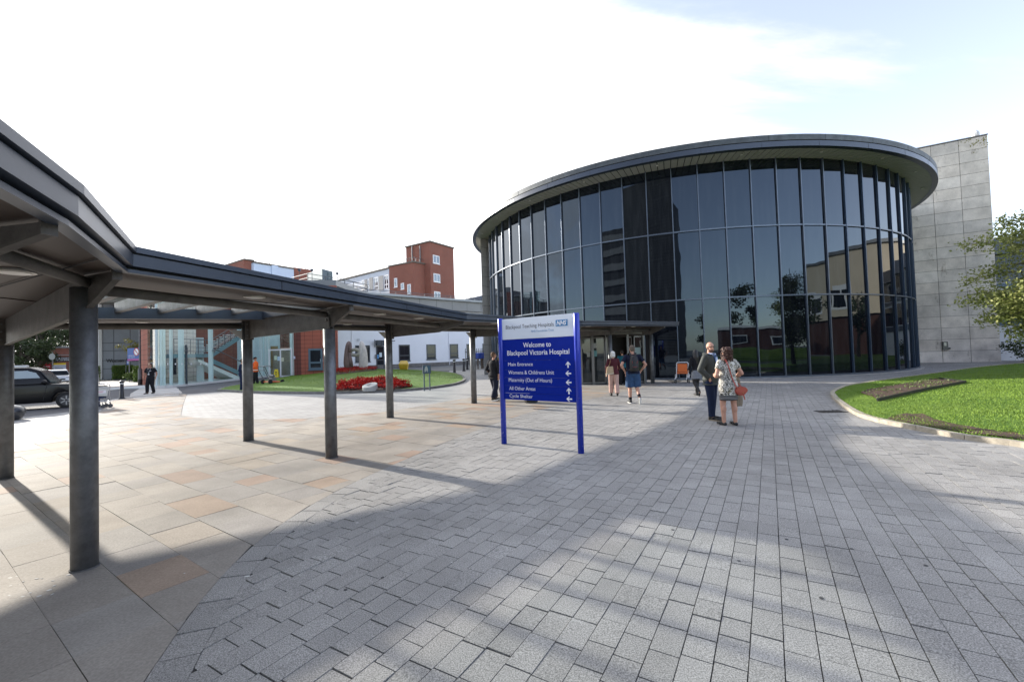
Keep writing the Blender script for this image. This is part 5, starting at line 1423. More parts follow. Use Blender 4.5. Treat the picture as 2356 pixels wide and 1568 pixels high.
bollard(1045.8,858.5,1.30,'leftmost of the black bollards between the flower island and the ward wall')
bollard(1067.5,853.2,1.30,'second black bollard along from the flower island')
bollard(1075.5,850,1.30,'third black bollard, nearest the palisade fence on the left')
bollard(1111.5,845.5,1.30,'black bollard in front of the blue containers')
# palisade fence and blue containers
fp=Fac(at(1071,844),at(1124,841.5));pf=thing('palisade_fence','grey steel palisade fence between the ward wall and the drum','fence',fp.P(0,0))
zt_=fp.uz(1095,801)[1]
M=MB()
k=0
u_=0
pg=mat('palisade_grey',(.16,.165,.17),.5,.5)
while u_<fp.L:
    fp.box(M,u_,u_+.09,0.1,zt_,0,.04);u_+=.28
M.build('pales',pg,pf)
M=MB();fp.box(M,0,fp.L,.5,.6,-.06,0);fp.box(M,0,fp.L,zt_-.5,zt_-.4,-.06,0);M.build('rail',pg,pf)
fbn=Fac(at(1101,848.5),at(1121,847.5));bb=thing('blue_container','blue plastic wheeled waste containers side by side by the palisade fence','waste bin',fbn.P(0,0))
r_=fbn.rect(1101,811,1121,824);M=MB();fbn.box(M,r_[0],r_[1]*.48,r_[2],r_[3],-1,0);M.build('bin_body',mat('bin_blue',(.015,.06,.38),.4),bb,bev=.05)
M=MB();fbn.box(M,r_[1]*.54,r_[1],r_[2],r_[3],-1,0);M.build('bin_body',MATS['bin_blue'],bb,bev=.05)
M=MB()
for t in(.05,.45,.6,.95):fbn.box(M,r_[1]*t-.05,r_[1]*t+.05,0,r_[2],-.3,-.2)
fbn.box(M,0,r_[1],r_[2]-.08,r_[2],-1,0);M.build('stand',mat('stand_brown',(.14,.10,.07),.7),bb)
# ================================================================== LEFT: ROAD, CARS, POSTS
def wheel(par,c,r,w,m_t,m_r,axis):
    M=MB();a=Vector(axis);c=Vector(c);M.cyl(c-a*w/2,c+a*w/2,r,n=28);o=M.build('wheel',m_t,par,bev=.02)
    M=MB();M.cyl(c-a*(w/2+.004),c+a*(w/2+.004),r*.66,n=24);M.build('rim',MATS['hub_dark'],o)
    M=MB()
    for k in range(6):
        b=Matrix.Rotation(k*math.pi/3,3,a)@Vector((0,0,1));p=c+b*r*.36;M.bar(p-b*r*.22-a*(w/2+.01),p+b*r*.22-a*(w/2+.01),r*.12,.012,up=a);M.bar(p-b*r*.22+a*(w/2+.01),p+b*r*.22+a*(w/2+.01),r*.12,.012,up=a)
    M.build('spoke',m_r,o)
tyre=mat('tyre',(.018,.018,.018),.85);mat('hub_dark',(.05,.05,.052),.5)
def car(name,label,loc,rot,paint,prof,house,Lc_,Wc,wr,wx,rim,glass,taxi=False,group=None):
    """side profile car; local +x is forward"""
    t=thing(name,label,'car',(0,0,0),group)
    def body(pts,w,nm,m_,bev=.05,tuck=0):
        M=MB();n=len(pts);P=[]
        for s_,kk in((-1,.93),(-.9,1),(.9,1),(1,.93)):pass
        secs=[(-w/2,.96),(-w/2+.05,1.0),(w/2-.05,1.0),(w/2,.96)]
        cx=sum(p[0] for p in pts)/n;cz=sum(p[1] for p in pts)/n
        for y,k in secs:
            for x,z in pts:
                tk=tuck*max(0,(z-.85))*(-1 if y>0 else 1)
                P.append((cx+(x-cx)*k,y+tk,cz+(z-cz)*k))
        F=[tuple(range(n)),tuple(range(4*n-1,3*n-1,-1))]
        for j in range(3):
            for i in range(n):F.append((j*n+(i+1)%n,j*n+i,(j+1)*n+i,(j+1)*n+(i+1)%n))
        M.add(P,F);o=M.build(nm,m_,t);bm=bmesh.new();bm.from_mesh(o.data);bmesh.ops.recalc_face_normals(bm,faces=bm.faces[:]);bm.to_mesh(o.data);bm.free()
        b=o.modifiers.new('b','BEVEL');b.width=bev;b.segments=3;b.limit_method='ANGLE';b.angle_limit=R(20)
        for p in o.data.polygons:p.use_smooth=True
        return o
    bo=body(prof,Wc,'body',paint,.06)
    body(house,Wc-.12,'cabin',paint,.07,tuck=.28)
    return t,body
# black cab
cabp=mat('cab_black',(.005,.005,.006),.25,coat=.08,spec=.22)
rimm=mat('rim_silver',(.35,.35,.36),.35,.8)
cg=glassmat('car_glass',(.02,.025,.03),.12,1.3,.0003);cgc=mat('car_glass_light',(.28,.34,.35),.06,spec=.8)
prof=[(-2.25,.30),(-2.28,.55),(-2.22,.90),(-2.05,1.02),(.98,1.04),(1.25,1.03),(1.85,1.0),(2.18,.92),(2.28,.70),(2.27,.36),(2.1,.27),(1.95,.27),(1.93,.45),(1.80,.62),(1.55,.70),(1.28,.64),(1.15,.48),(1.12,.27),(-1.02,.27),(-1.05,.48),(-1.18,.64),(-1.45,.70),(-1.72,.62),(-1.86,.45),(-1.88,.27)]
house=[(-2.08,1.0),(-1.95,1.30),(-1.70,1.60),(-1.35,1.73),(-.5,1.78),(.40,1.75),(.70,1.62),(1.06,1.04)]
cab,bodyf=car('black_cab','black hackney cab parked side-on behind the walkway columns at the far left',0,0,cabp,prof,house,4.55,1.78,.33,0,rimm,cg)
for s_ in(-1,1):
    y=s_*.84
    for nm,pts in(('side_window',[(-.62,1.08),(-.62,1.62),(.34,1.62),(.60,1.52),(.88,1.08)]),('side_window',[(-1.35,1.08),(-1.35,1.60),(-.74,1.62),(-.74,1.08)]),('quarter_window',[(-1.80,1.10),(-1.62,1.45),(-1.45,1.55),(-1.45,1.08)])):
        M=MB();P=[Vector((x,s_*(.85-.28*max(0,z-.85)-.03),z)) for x,z in pts];M.ext(P,(0,s_*.012,0));M.build(nm,cgc if nm=='side_window' else cg,cab)
    M=MB()
    for x0,z0,x1,z1 in((-.68,.32,-.68,1.05),(.86,.36,.98,1.05),(-1.38,.7,-1.38,1.05)):M.bar((x0,s_*.892,z0),(x1,s_*.892,z1),.012,.004,up=(0,1,0))
    M.build('door_seam',tyre,cab)
    M=MB()
    for x in(-.52,-1.25):M.box((x+.16,s_*.905,.86),(.2,.03,.05))
    M.build('door_handle',mat('handle_dark',(.05,.05,.05),.3),cab,bev=.01)
    M=MB();M.sph((.92,s_*1.0,1.12),(.09,.11,.10),12,8);M.cyl((.9,s_*.86,1.06),(.92,s_*.98,1.10),.025);M.build('wing_mirror',cabp,cab,smooth=True)
    M=MB();M.sph((2.16,s_*.62,.74),(.10,.14,.12),14,8);M.build('headlight',mat('headlamp',(.5,.52,.55),.1,.3),cab,smooth=True)
    for x in(-1.45,1.55):wheel(cab,(x,s_*.78,.33),.33,.2,tyre,rimm,(0,1,0))
M=MB();P=[Vector((.70,-.62,1.58)),Vector((1.03,-.74,1.10)),Vector((1.03,.74,1.10)),Vector((.70,.62,1.58))];M.ext(P,(.03,0,.015));M.build('windscreen',cg,cab)
M=MB();M.box((-.1,0,1.80),(.62,.32,.10));M.build('roof_sign',mat('roof_sign_w',(.6,.6,.58),.4),cab,bev=.03)
M=MB();M.cyl((.30,-.42,1.00),(.42,-.42,1.16),.17,.17,18);
cpos=atY(64,900,19.0);cab.location=(-20.7,18.3,-.018);cab.rotation_euler=(0,0,R(34))
# white cars
whp=mat('car_white',(.70,.71,.72),.15,coat=1)
def hatch(label,loc,rot,first=[None]):
    if first[0] is None:
        pr_=[(-2.0,.32),(-2.05,.6),(-1.98,.95),(-1.8,1.0),(1.0,1.0),(1.75,.88),(2.02,.70),(2.05,.4),(1.95,.28),(1.75,.28),(1.7,.5),(1.55,.64),(1.3,.68),(1.05,.62),(.92,.46),(.9,.28),(-.95,.28),(-.98,.46),(-1.1,.62),(-1.35,.68),(-1.6,.62),(-1.72,.46),(-1.75,.28)]
        ho=[(-1.9,.95),(-1.78,1.25),(-1.45,1.46),(-.6,1.52),(.15,1.48),(.55,1.32),(1.1,.96)]
        t,_=car('parked_car',label,0,0,whp,pr_,ho,4.1,1.75,.31,0,rimm,cg,group='white cars parked behind the black cab')
        M=MB();P=[Vector((.52,-.60,1.34)),Vector((1.05,-.74,1.0)),Vector((1.05,.74,1.0)),Vector((.52,.60,1.34))];M.ext(P,(.03,0,.02));M.build('windscreen',cg,t)
        for s_ in(-1,1):
            for pts in([(-.5,1.02),(-.5,1.38),(.12,1.38),(.75,1.02)],[(-1.45,1.02),(-1.35,1.34),(-.58,1.39),(-.58,1.02)]):
                M=MB();M.ext([Vector((x,s_*(.80-.28*max(0,z-.85)),z)) for x,z in pts],(0,s_*.012,0));M.build('side_window',cg,t)
            for x in(-1.35,1.3):wheel(t,(x,s_*.76,.31),.31,.19,tyre,rimm,(0,1,0))
            M=MB();M.sph((1.88,s_*.6,.70),(.14,.2,.09),12,6);M.build('headlight',MATS['headlamp'],t,smooth=True)
            M=MB();M.sph((.85,s_*.95,1.02),(.07,.1,.06),10,6);M.build('wing_mirror',whp,t,smooth=True)
        M=MB();M.box((2.03,0,.58),(.02,.9,.14));M.build('grille',tyre,t);M=MB();M.box((2.06,0,.42),(.012,.5,.11));M.build('number_plate',mat('plate',(.6,.6,.55),.5),t)
        M=MB();M.box((2.04,0,.36),(.05,1.5,.10));M.build('bumper_trim',tyre,t)
        first[0]=t;t.location=loc;t.rotation_euler=(0,0,rot);return t
    return copytree(first[0],loc,rot,label)
p=atY(100,875,46.0);hatch('white hatchback parked left of the other, its bonnet behind the black cab roof',(p.x,46,-.018),R(-40))
p=atY(133,875,43.0);hatch('white hatchback nearer the big column, parked behind the black cab bonnet',(p.x,43,-.018),R(-42))
p=atY(430,875,48)
# ball bollard
p=at(17,966);bb_=MB();bb_.loft([((p.x,p.y,z),r_,r_) for z,r_ in((0,.25),(.03,.33),(.14,.41),(.26,.435),(.37,.40),(.45,.30),(.495,.16),(.51,.03))],28)
tag(bb_.build('ball_bollard',mat('bollard_gloss',(.02,.022,.028),.3,coat=.5),smooth=True,loc=(p.x,p.y,0)),'squat round black ball bollard beside the leftmost column','bollard')
# luggage trolley / linen cage
ft=Fac(at(208,941),at(256,936.5))
tr=thing('luggage_trolley','grey tubular hospital trolley with white basket and blue sack beside the big near column','trolley',ft.P(0,0))
def Tp(x,y,n=0):u_,z_=ft.uz(*c2_(x,y));return ft.P(u_,z_,n)
M=MB()
for n_ in(0,-.55):
    pth=[Tp(1230,1055,n_),Tp(1340,1048,n_),Tp(1378,1065,n_),Tp(1375,1180,n_),Tp(1378,1300,n_)];
    for a,b in zip(pth,pth[1:]):M.cyl(a,b,.014,n=8);M.sph(b,.014,8,6)
    M.cyl(Tp(1375,1265,n_),Tp(1180,1268,n_),.014,n=8);M.cyl(Tp(1365,1110,n_),Tp(1180,1075,n_),.014,n=8)
    M.cyl(Tp(1000,1345,n_),Tp(1280,1345,n_),.014,n=8)
M.cyl(Tp(1378,1065,0),Tp(1378,1065,-.55),.014,n=8);M.cyl(Tp(1375,1265,0),Tp(1375,1265,-.55),.014,n=8)
for x,y in((1180,925),(1180,958)):M.cyl(Tp(1050,y,0),Tp(1232,y,0),.02,n=8)
M.cyl(Tp(1232,925,0),Tp(1246,1050,0),.014,n=8);M.cyl(Tp(1232,925,-.5),Tp(1246,1050,-.5),.014,n=8)
M.build('tube_frame',mat('trolley_chrome',(.42,.42,.42),.3,.7),tr)
M=MB();P=[Tp(1050,1085),Tp(1365,1082),Tp(1348,1200),Tp(1050,1205)];M.ext(P,-ft.n*.5);M.build('basket',mat('basket_cream',(.50,.50,.46),.5),tr,bev=.01)
M=MB();P=[Tp(1055,1072,-.02),Tp(1352,1072,-.02),Tp(1350,1086,-.02),Tp(1055,1088,-.02)];M.ext(P,-ft.n*.46);M.build('lid',blk,tr)
M=MB();P=[Tp(1205,1135,.004),Tp(1330,1128,.004),Tp(1328,1165,.004),Tp(1205,1172,.004)];M.ext(P,ft.n*.003);M.build('label_card',mat('label_w',(.7,.68,.7),.6),tr)
for x0,x1,y_ in((1212,1300,1144),(1212,1285,1155)):
    M=MB();P=[Tp(x0,y_,.008),Tp(x1,y_-3,.008),Tp(x1,y_+1,.008),Tp(x0,y_+4,.008)];M.ext(P,ft.n*.002);M.build('label_text',MATS['notice_red'],tr)
M=MB();P=[Tp(1050,1208,-.05),Tp(1345,1205,-.05),Tp(1340,1225,-.05),Tp(1262,1235,-.05),Tp(1262,1325,-.05),Tp(1060,1330,-.05)];M.ext(P,-ft.n*.4);M.build('sack',mat('sack_navy',(.02,.03,.07),.6,var=.3,vs=8),tr,bev=.02)
for x,y,n_ in((1386,1325,0),(1386,1318,-.5),(1288,1300,0),(1288,1300,-.5)):
    c=Tp(x,y,n_);c.z=.075;M=MB();M.cyl(c-ft.n*.02,c+ft.n*.02,.075,n=16);M.cyl(c+Vector((0,0,.0)),c+Vector((0,0,.14)),.015,n=6);M.build('castor',mat('castor',(.06,.06,.065),.5),tr)
# wheelchair by the doors
wc=Fac(at(1553,881),at(1588,880.5));wch=thing('transit_wheelchair','empty orange and white transit wheelchair standing outside the glass beside the doors','wheelchair',wc.P(0,0))
def pc(x,y):return 1323.0+x*.20173,690.25+y*.20173
def Wp(x,y,n=0):u_,z_=wc.uz(*pc(x,y));return wc.P(u_,z_,n)
M=MB();pth=[Wp(1158,880),Wp(1158,720),Wp(1170,708),Wp(1278,708),Wp(1291,720),Wp(1291,880)]
for a,b in zip(pth,pth[1:]):M.cyl(a,b,.022,n=10);M.sph(b,.022,10,6)
for x in(1158,1291):
    a=Wp(x,845);M.cyl(a,a+wc.n*-.45,.02,n=8);M.cyl(Wp(x,770),Wp(x,770)+wc.n*-.4,.018,n=8)
    for dx in(0,):
        M.cyl(Wp(x,845,.0),Wp(x-22,905,-.0),.02,n=8);M.cyl(Wp(x,845,-.4),Wp(x,915,-.45),.02,n=8)
M.build('frame',mat('chair_white',(.66,.66,.68),.3),wch)
orng=mat('orange_vinyl',(.62,.13,.02),.5,var=.08,vs=3)
M=MB();P=[Wp(1168,724,.01),Wp(1280,724,.01),Wp(1280,815,.01),Wp(1168,815,.01)];M.ext(P,-wc.n*.05);M.build('backrest',orng,wch,bev=.012)
M=MB();P=[Wp(1162,820,.03),Wp(1288,820,.03),Wp(1288,838,.03),Wp(1162,838,.03)];M.ext(P,-wc.n*.42);M.build('seat',orng,wch,bev=.012)
for x in(1150,1298):
    for n_ in(.05,-.4):
        c=Wp(x,915,n_);c.z=.09;M=MB();M.cyl(c-wc.d*.018,c+wc.d*.018,.09,n=18);w_=M.build('wheel',tyre,wch);M=MB();M.cyl(c-wc.d*.02,c+wc.d*.02,.05,n=14);M.build('hub',MATS['chair_white'],w_)
    M=MB();P=[Wp(x-6,880,.02),Wp(x+8,840,.02),Wp(x+14,845,.02),Wp(x+4,890,.02)];M.ext(P,-wc.n*.02);M.build('caster_fork',MATS['chair_white'],wch)
# pair of lamp posts / signs
def post(name,label,cat,px,py,r,h,m_):
    p=at(px,py);t=thing(name,label,cat,(p.x,p.y,0));M=MB();M.cyl(p,(p.x,p.y,h),r,r*.8,14);o=M.build('pole',m_,t,smooth=False);return t,p
t,p=post('lamp_post','tall galvanised lamp post with a wider base between the hedge and the terracotta pier','lamp post',322.6,885.5,.085,8.0,galv)
M=MB();M.cyl(p,(p.x,p.y,1.9 if False else atY(320,848,p.y).z),.15,n=14);M.build('base_sleeve',galv,t);M=MB();M.cyl(p,(p.x,p.y,.5),.165,n=14);M.build('painted_foot',blk,t)
M=MB();M.cyl((p.x,p.y,8),(p.x+1.3,p.y-.3,8.2),.05,n=8);M.box((p.x+1.5,p.y-.35,8.2),(.6,.25,.12));M.build('lantern',galv,t)
# belisha beacon
p=at(57,872);t=thing('belisha_beacon','black and white striped crossing beacon pole with yellow globe beyond the cab','beacon',(p.x,p.y,0))
zt_=atY(57,765,p.y).z
M=MB();M.cyl((p.x,p.y,0),(p.x,p.y,zt_+1),.075,n=12);M.build('pole',blk,t)
for k in range(4):
    za=atY(57,846-k*8.6*1.0,p.y).z;M=MB();M.cyl((p.x,p.y,za),(p.x,p.y,za+.35),.082,n=12);M.build('white_stripe',wb_,t)
q_=atY(50,826,p.y);M=MB();M.sph(q_,.21,16,10);M.build('globe',mat('globe_yellow',(.75,.42,.02),.4),t,smooth=True)
M=MB();M.cyl(q_,(p.x,p.y,q_.z-.05),.03,n=8);q2=atY(43,786,p.y);M.cyl((p.x,p.y,q2.z+.05),q2,.05,n=8);M.build('arm',blk,t)
M=MB();M.box(q2,(.9,.25,.1));M.build('lantern',galv,t)
# back of a round sign
p=at(121.5,880);t=thing('round_road_sign','round grey back of a road sign on a pole before the brick entrance building','road sign',(p.x,p.y,0))
z_=atY(121,820,p.y).z;zt_=atY(121,811,p.y).z
M=MB();M.cyl((p.x,p.y,0),(p.x,p.y,zt_),.05,n=10);M.build('pole',galv,t)
M=MB();M.cyl((p.x,p.y-.06,z_),(p.x,p.y-.09,z_),.36,n=28);M.build('disc',mat('sign_back',(.25,.27,.28),.5,.4),t)
# blue no smoking board and small sign
fbo=Fac(atY(290,870,45),atY(336,869,44))
nb_=thing('no_smoking_board','blue board with a red no-smoking ring behind the small tree','notice board',fbo.P(0,0))
r_=fbo.rect(293,801,331,828.5);M=MB();fbo.box(M,*r_,-.05,.0);M.build('panel',mat('board_blue',(.02,.10,.38),.5),nb_)
M=MB();fbo.box(M,r_[0],r_[1],r_[2],r_[2]+.2,0,.01);M.build('magenta_strip',mat('magenta',(.35,.03,.25),.5),nb_)
c=fbo.P((r_[0]+r_[1])*.55,(r_[2]+r_[3])*.5+.25,.01);M=MB()
for i in range(24):
    a0,a1=2*math.pi*i/24,2*math.pi*(i+1)/24;f_=lambda a,r:c+fbo.d*math.cos(a)*r+Vector((0,0,math.sin(a)*r));M.ext([f_(a0,.42),f_(a0,.33),f_(a1,.33),f_(a1,.42)],fbo.n*.01)
M.ext([c+fbo.d*-.27+Vector((0,0,.32)),c+fbo.d*-.33+Vector((0,0,.26)),c+fbo.d*.27-Vector((0,0,.32)),c+fbo.d*.33-Vector((0,0,.26))],fbo.n*.01);M.build('prohibition_ring',MATS['notice_red'],nb_)
M=MB();M.cyl(c+fbo.n*.002,c+fbo.n*.006,.34,n=24);M.build('disc',lw,nb_)
for i in range(2):
    textmesh(('In and around the','building is not permitted')[i],1.0,.12,'lettering',lw,nb_,fbo.P(r_[0]+.15,r_[2]+.48-.2*i,.012),fbo.d,ext=.002)
M=MB()
for t_ in(.1,.9):fbo.box(M,r_[0]+(r_[1]-r_[0])*t_-.05,r_[0]+(r_[1]-r_[0])*t_+.05,0,r_[2],-.05,0)
M.build('post',galv,nb_)
p=at(290,876);t=thing('small_direction_sign','small blue direction sign on a thin pole in front of the hedge','sign',(p.x,p.y,0))
q0,q1=atY(292.5,829,p.y),atY(298.5,838.5,p.y)
M=MB();M.cyl((p.x,p.y,0),(p.x,p.y,q0.z),.035,n=8);M.build('pole',darkfr,t)
M=MB();M.box(((q0.x+q1.x)/2,p.y-.05,(q0.z+q1.z)/2),(q1.x-q0.x,.03,q0.z-q1.z));M.build('panel',MATS['board_blue'],t)
M=MB();M.box(((q0.x+q1.x)/2,p.y-.07,(q0.z+q1.z)/2+.08),((q1.x-q0.x)*.7,.01,.05));M.box(((q0.x+q1.x)/2,p.y-.07,(q0.z+q1.z)/2-.06),((q1.x-q0.x)*.5,.01,.06));M.build('symbol',lw,t)
# mower and wet-floor sign
fm=Fac(at(609,881,.28),at(645,878,.28));mo=thing('lawn_mower','orange petrol lawn mower with grey folding handle on the island grass','lawn mower',fm.P(0,.28))
def Mp(x,y,n=0):u_,z_=fm.uz(*c3(x,y));return fm.P(u_,z_,n)
om=mat('mower_orange',(.55,.10,.02),.4)
M=MB();P=[Mp(1775,1030,.25),Mp(1930,1028,.25),Mp(1915,1012,.2),Mp(1795,1012,.2)];M.ext(P,-fm.n*.6);M.build('deck',om,mo,bev=.03)
M=MB();c=Mp(1850,985,-.05);M.box((c.x,c.y,c.z-.05),(.34,.34,.3),fm.ang);M.sph((c.x,c.y,c.z+.18),(.2,.2,.1),12,6);M.build('engine',mat('engine_grey',(.22,.22,.22),.5,.4),mo,bev=.02)
M=MB()
for n_ in(.15,-.35):
    for a,b in((Mp(1790,1000,n_),Mp(1725,880,n_)),(Mp(1725,880,n_),Mp(1718,830,n_)),(Mp(1718,830,n_),Mp(1800,828,n_)),(Mp(1800,828,n_),Mp(1850,950,n_))):M.cyl(a,b,.025,n=8)
for x,y in((1718,830),(1760,826),(1725,880)):M.cyl(Mp(x,y,.15),Mp(x,y,-.35),.02,n=8)
M.build('handle',galv,mo)
for x in(1785,1935):
    for n_ in(.28,-.42):c=Mp(x,1020,n_);M=MB();M.cyl(c-fm.n*.03,c+fm.n*.03,.14,n=16);M.build('wheel',tyre,mo)
fy=Fac(at(628.5,868),at(641,867.5));wf=thing('wet_floor_sign','yellow folding wet floor sign by the stair hall door','warning sign',fy.P(0,0))
yl=mat('safety_yellow',(.65,.50,.01),.4)
for s_ in(0,-1):
    M=MB();u_=fy.L;zt_=fy.uz(635,849)[1];P=[fy.P(.0,0,s_*.5),fy.P(u_,0,s_*.5),fy.P(u_*.8,zt_,-.22),fy.P(u_*.2,zt_,-.22)];M.ext(P,fy.n*.03);M.build('leaf',yl,wf)
    if s_==0:
        for i,t_ in enumerate((.62,.42,.3)):
            M=MB();k=.25*u_;c=fy.P(u_/2,zt_*t_,-.22*t_+.04);M.box(c,(k*(1 if i else 1.2),.02,zt_*(.12 if i==0 else .05)),fy.ang);M.build('marking',blk,wf)
# ================================================================== TREES, HEDGES
bark=mat('bark',(.12,.10,.08),.9,var=.4,vs=8,bump=.6,bs=20)
def leafmat(name,c1,c2,vs=1.2,trans=.25):
    m=mat(name,c1,.55,var=.3,vs=vs,col2=c2,spec=.35);N,L=nt(m);b=N['Principled BSDF']
    t=N.new('ShaderNodeBsdfTranslucent');mx=N.new('ShaderNodeMixShader');mx.inputs[0].default_value=trans
    L.new(b.inputs['Base Color'].links[0].from_socket,t.inputs[0]);L.new(b.outputs[0],mx.inputs[1]);L.new(t.outputs[0],mx.inputs[2]);L.new(mx.outputs[0],N['Material Output'].inputs[0]);return m
lf_birch=leafmat('leaf_birch',(.15,.20,.05),(.36,.36,.13),2.2,.3)
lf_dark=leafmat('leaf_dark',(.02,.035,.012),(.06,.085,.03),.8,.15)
lf_mid=leafmat('leaf_mid',(.05,.085,.02),(.11,.15,.04),1.0,.2)
lf_hedge=leafmat('leaf_hedge',(.07,.13,.02),(.15,.22,.04),1.5,.2)
lf_small=leafmat('leaf_small_tree',(.11,.12,.03),(.24,.22,.06),1.5,.3)
def tree(name,label,loc,h,cr,crown0,n,size,lm,nl=7,group=None,trunk=.16,seed=0,clumps=16,ff=None):
    random.seed(seed+11);x,y,z=loc
    t=thing(name,label,'tree',loc,group);M=MB();B=Vector(loc);top=B+Vector((rnd(-.3,.3),rnd(-.3,.3),h*.8))
    pts=[B,B+Vector((rnd(-.1,.1),rnd(-.1,.1),crown0*.6)),B+Vector((rnd(-.2,.2),rnd(-.2,.2),h*.55)),top]
    rr=[trunk,trunk*.8,trunk*.5,trunk*.12]
    for i in range(3):M.cyl(pts[i],pts[i+1],rr[i],rr[i+1],10)
    Lm=MB();c0=B+Vector((0,0,(crown0+h)/2));rz_=(h-crown0)/2
    for k in range(clumps):
        d=Vector((random.gauss(0,1),random.gauss(0,1),random.gauss(0,.9))).normalized();q=.35+.6*random.random()
        c=c0+Vector((d.x*cr*q,d.y*cr*q,d.z*rz_*q))
        t_=max(.25,min(.95,(c.z-B.z)/h-.15));s_=pts[1].lerp(pts[3],t_)
        M.cyl(s_,c,trunk*.28,trunk*.05,6)
        for j in range(3):
            e=c+Vector((random.gauss(0,.35),random.gauss(0,.35),random.gauss(.1,.25)))*cr*.35;M.cyl(s_.lerp(c,.6),e,trunk*.1,trunk*.02,5)
        rr_=cr*rnd(.26,.42);leafcloud(Lm,c,(rr_,rr_,rr_*.75),n//clumps,size,.25)
    M.build('trunk',bark,t);Lm.build('crown',lm,t);return t
# birch-like tree on the lawn at right edge
random.seed(5)
tl=Vector((19.8,15.6,.35));tb=thing('lawn_tree','young tree with loose yellow-green leaves at the right edge beyond the lawn','tree',tl)
M=MB();pts=[tl,tl+Vector((-.05,0,1.2)),tl+Vector((.05,.1,3.2)),tl+Vector((0,0,5.0)),tl+Vector((-.1,0,6.6))];rr=[.13,.11,.08,.045,.012]
for i in range(4):M.cyl(pts[i],pts[i+1],rr[i],rr[i+1],10)
Lm=MB()
for k in range(84):
    z_=rnd(1.3,5.7);base=pts[1].lerp(pts[4],min(1,(z_-1.2)/5.4));az=rnd(0,6.28);ln=(2.75*math.sin(math.pi*min(1,max(.08,(z_-.55)/6.0)))**.7)*rnd(.6,1.08)
    if z_>5: ln*=.8
    tip=base+Vector((math.cos(az)*ln,math.sin(az)*ln,rnd(.0,.75)-.05*(5-z_)))
    mid=base.lerp(tip,.5)+Vector((0,0,.18));M.cyl(base,mid,.03,.018,5);M.cyl(mid,tip,.013,.004,5)
    nl=int(110+ln*115)
    for j in range(nl):
        s_=random.random()**.7;p=(base.lerp(mid,s_*2) if s_<.5 else mid.lerp(tip,s_*2-1));sp_w=.27*(1.15-s_*.55)
        leaf(Lm,p+Vector((random.gauss(0,sp_w),random.gauss(0,sp_w),random.gauss(-.05,sp_w*.8))),rnd(.04,.07),.62)
M.build('trunk',bark,tb);Lm.build('crown',lf_birch,tb)
# shrub at the annexe
p=at(2352,835)
sh=thing('shrub','dark green rounded shrub at the foot of the white annexe','shrub',(p.x+1,p.y,0))
Lm=MB()
for k in range(14):leafcloud(Lm,(p.x+rnd(-.6,2.6),p.y+rnd(-.8,.8),rnd(.4,1.5)),(.75,.75,.5),230,.07,.3)
Lm.build('foliage',lf_dark,sh);M=MB();M.cyl((p.x+1,p.y,0),(p.x+1,p.y,.8),.08,.05);M.build('stem',bark,sh)
# hedges left
def hedge(label,pa,pb,dp,z1,n,name='hedge',group=None):
    a,b=at(*pa),at(*pb);d=(b-a).normalized();nn=Vector((-d.y,d.x,0))
    if nn.y<0:nn=-nn
    t=thing(name,label,'hedge',a,group);M=MB();L_=(b-a).length
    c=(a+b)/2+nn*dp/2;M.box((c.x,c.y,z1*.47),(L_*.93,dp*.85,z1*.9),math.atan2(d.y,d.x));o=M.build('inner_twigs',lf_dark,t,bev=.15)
    M=MB()
    for _ in range(n):
        f=random.random();u_,v_,z_=rnd(0,L_),rnd(0,dp),rnd(0.03,z1)
        if f<.5:v_=rnd(-.08,.1)
        elif f<.75:z_=z1+rnd(-.12,.08)
        elif f<.87:u_=rnd(-.08,.1)
        else:u_=L_+rnd(-.1,.08)
        bu=.1*noise.noise(Vector((u_*1.2,z_*1.2,v_)));leaf(M,a+d*u_+nn*(v_-bu)+Vector((0,0,z_+bu)),rnd(.035,.07),.6)
    M.build('leaves',lf_hedge,t);return t
def zAt(px,py,pb):return atY(px,py,at(*pb).y).z
hedge('clipped green hedge in front of the grey lettered wing, left of the lamp post',(258,873.5),(303,871.5),1.4,zAt(280,841,(280,872)),5200)
hedge('taller clipped hedge immediately behind the galvanised lamp post',(307,879),(331,878),1.4,zAt(320,842.5,(320,878)),3200)
hedge('clipped hedge before the white wing, right of the big near column',(205,875.5),(231.5,874),1.2,zAt(220,843,(220,874)),2600)
p=at(297,878);sh=thing('ground_shrub','low leafy shrub between the two clipped hedges','shrub',(p.x,p.y,0));Lm=MB()
for k in range(7):leafcloud(Lm,(p.x+rnd(-.7,1.0),p.y+rnd(-.2,.4),rnd(.25,.7)),(.5,.4,.35),120,.09,.3)
Lm.build('foliage',lf_mid,sh)
# small tree over the hedge
p=at(318,876);sm=thing('small_tree','small yellow-green street tree leaning over the hedge before the grey lettered wing','tree',(p.x,p.y,0));M=MB();Yp=p.y
def tp_(x,y):q=c2_(x,y);return atY(q[0],q[1],Yp)
bs=tp_(1790,800);rt=Vector((p.x+.3,p.y+.3,0));M.cyl(rt,bs,.09,.07);Lm=MB()
for(x,y,n_)in((1620,520,70),(1650,580,110),(1560,600,120),(1530,580,60),(1600,640,120),(1700,620,140),(1720,680,150),(1760,560,90),(1780,640,140),(1700,730,110),(1770,720,120),(1640,500,40),(1690,560,90)):
    q=tp_(x,y)+Vector((0,rnd(-.5,.5),0));M.cyl(bs,q,.035,.01,5);leafcloud(Lm,q,(.55,.5,.32),n_,.085,.1)
M.build('trunk',bark,sm);Lm.build('crown',lf_small,sm)
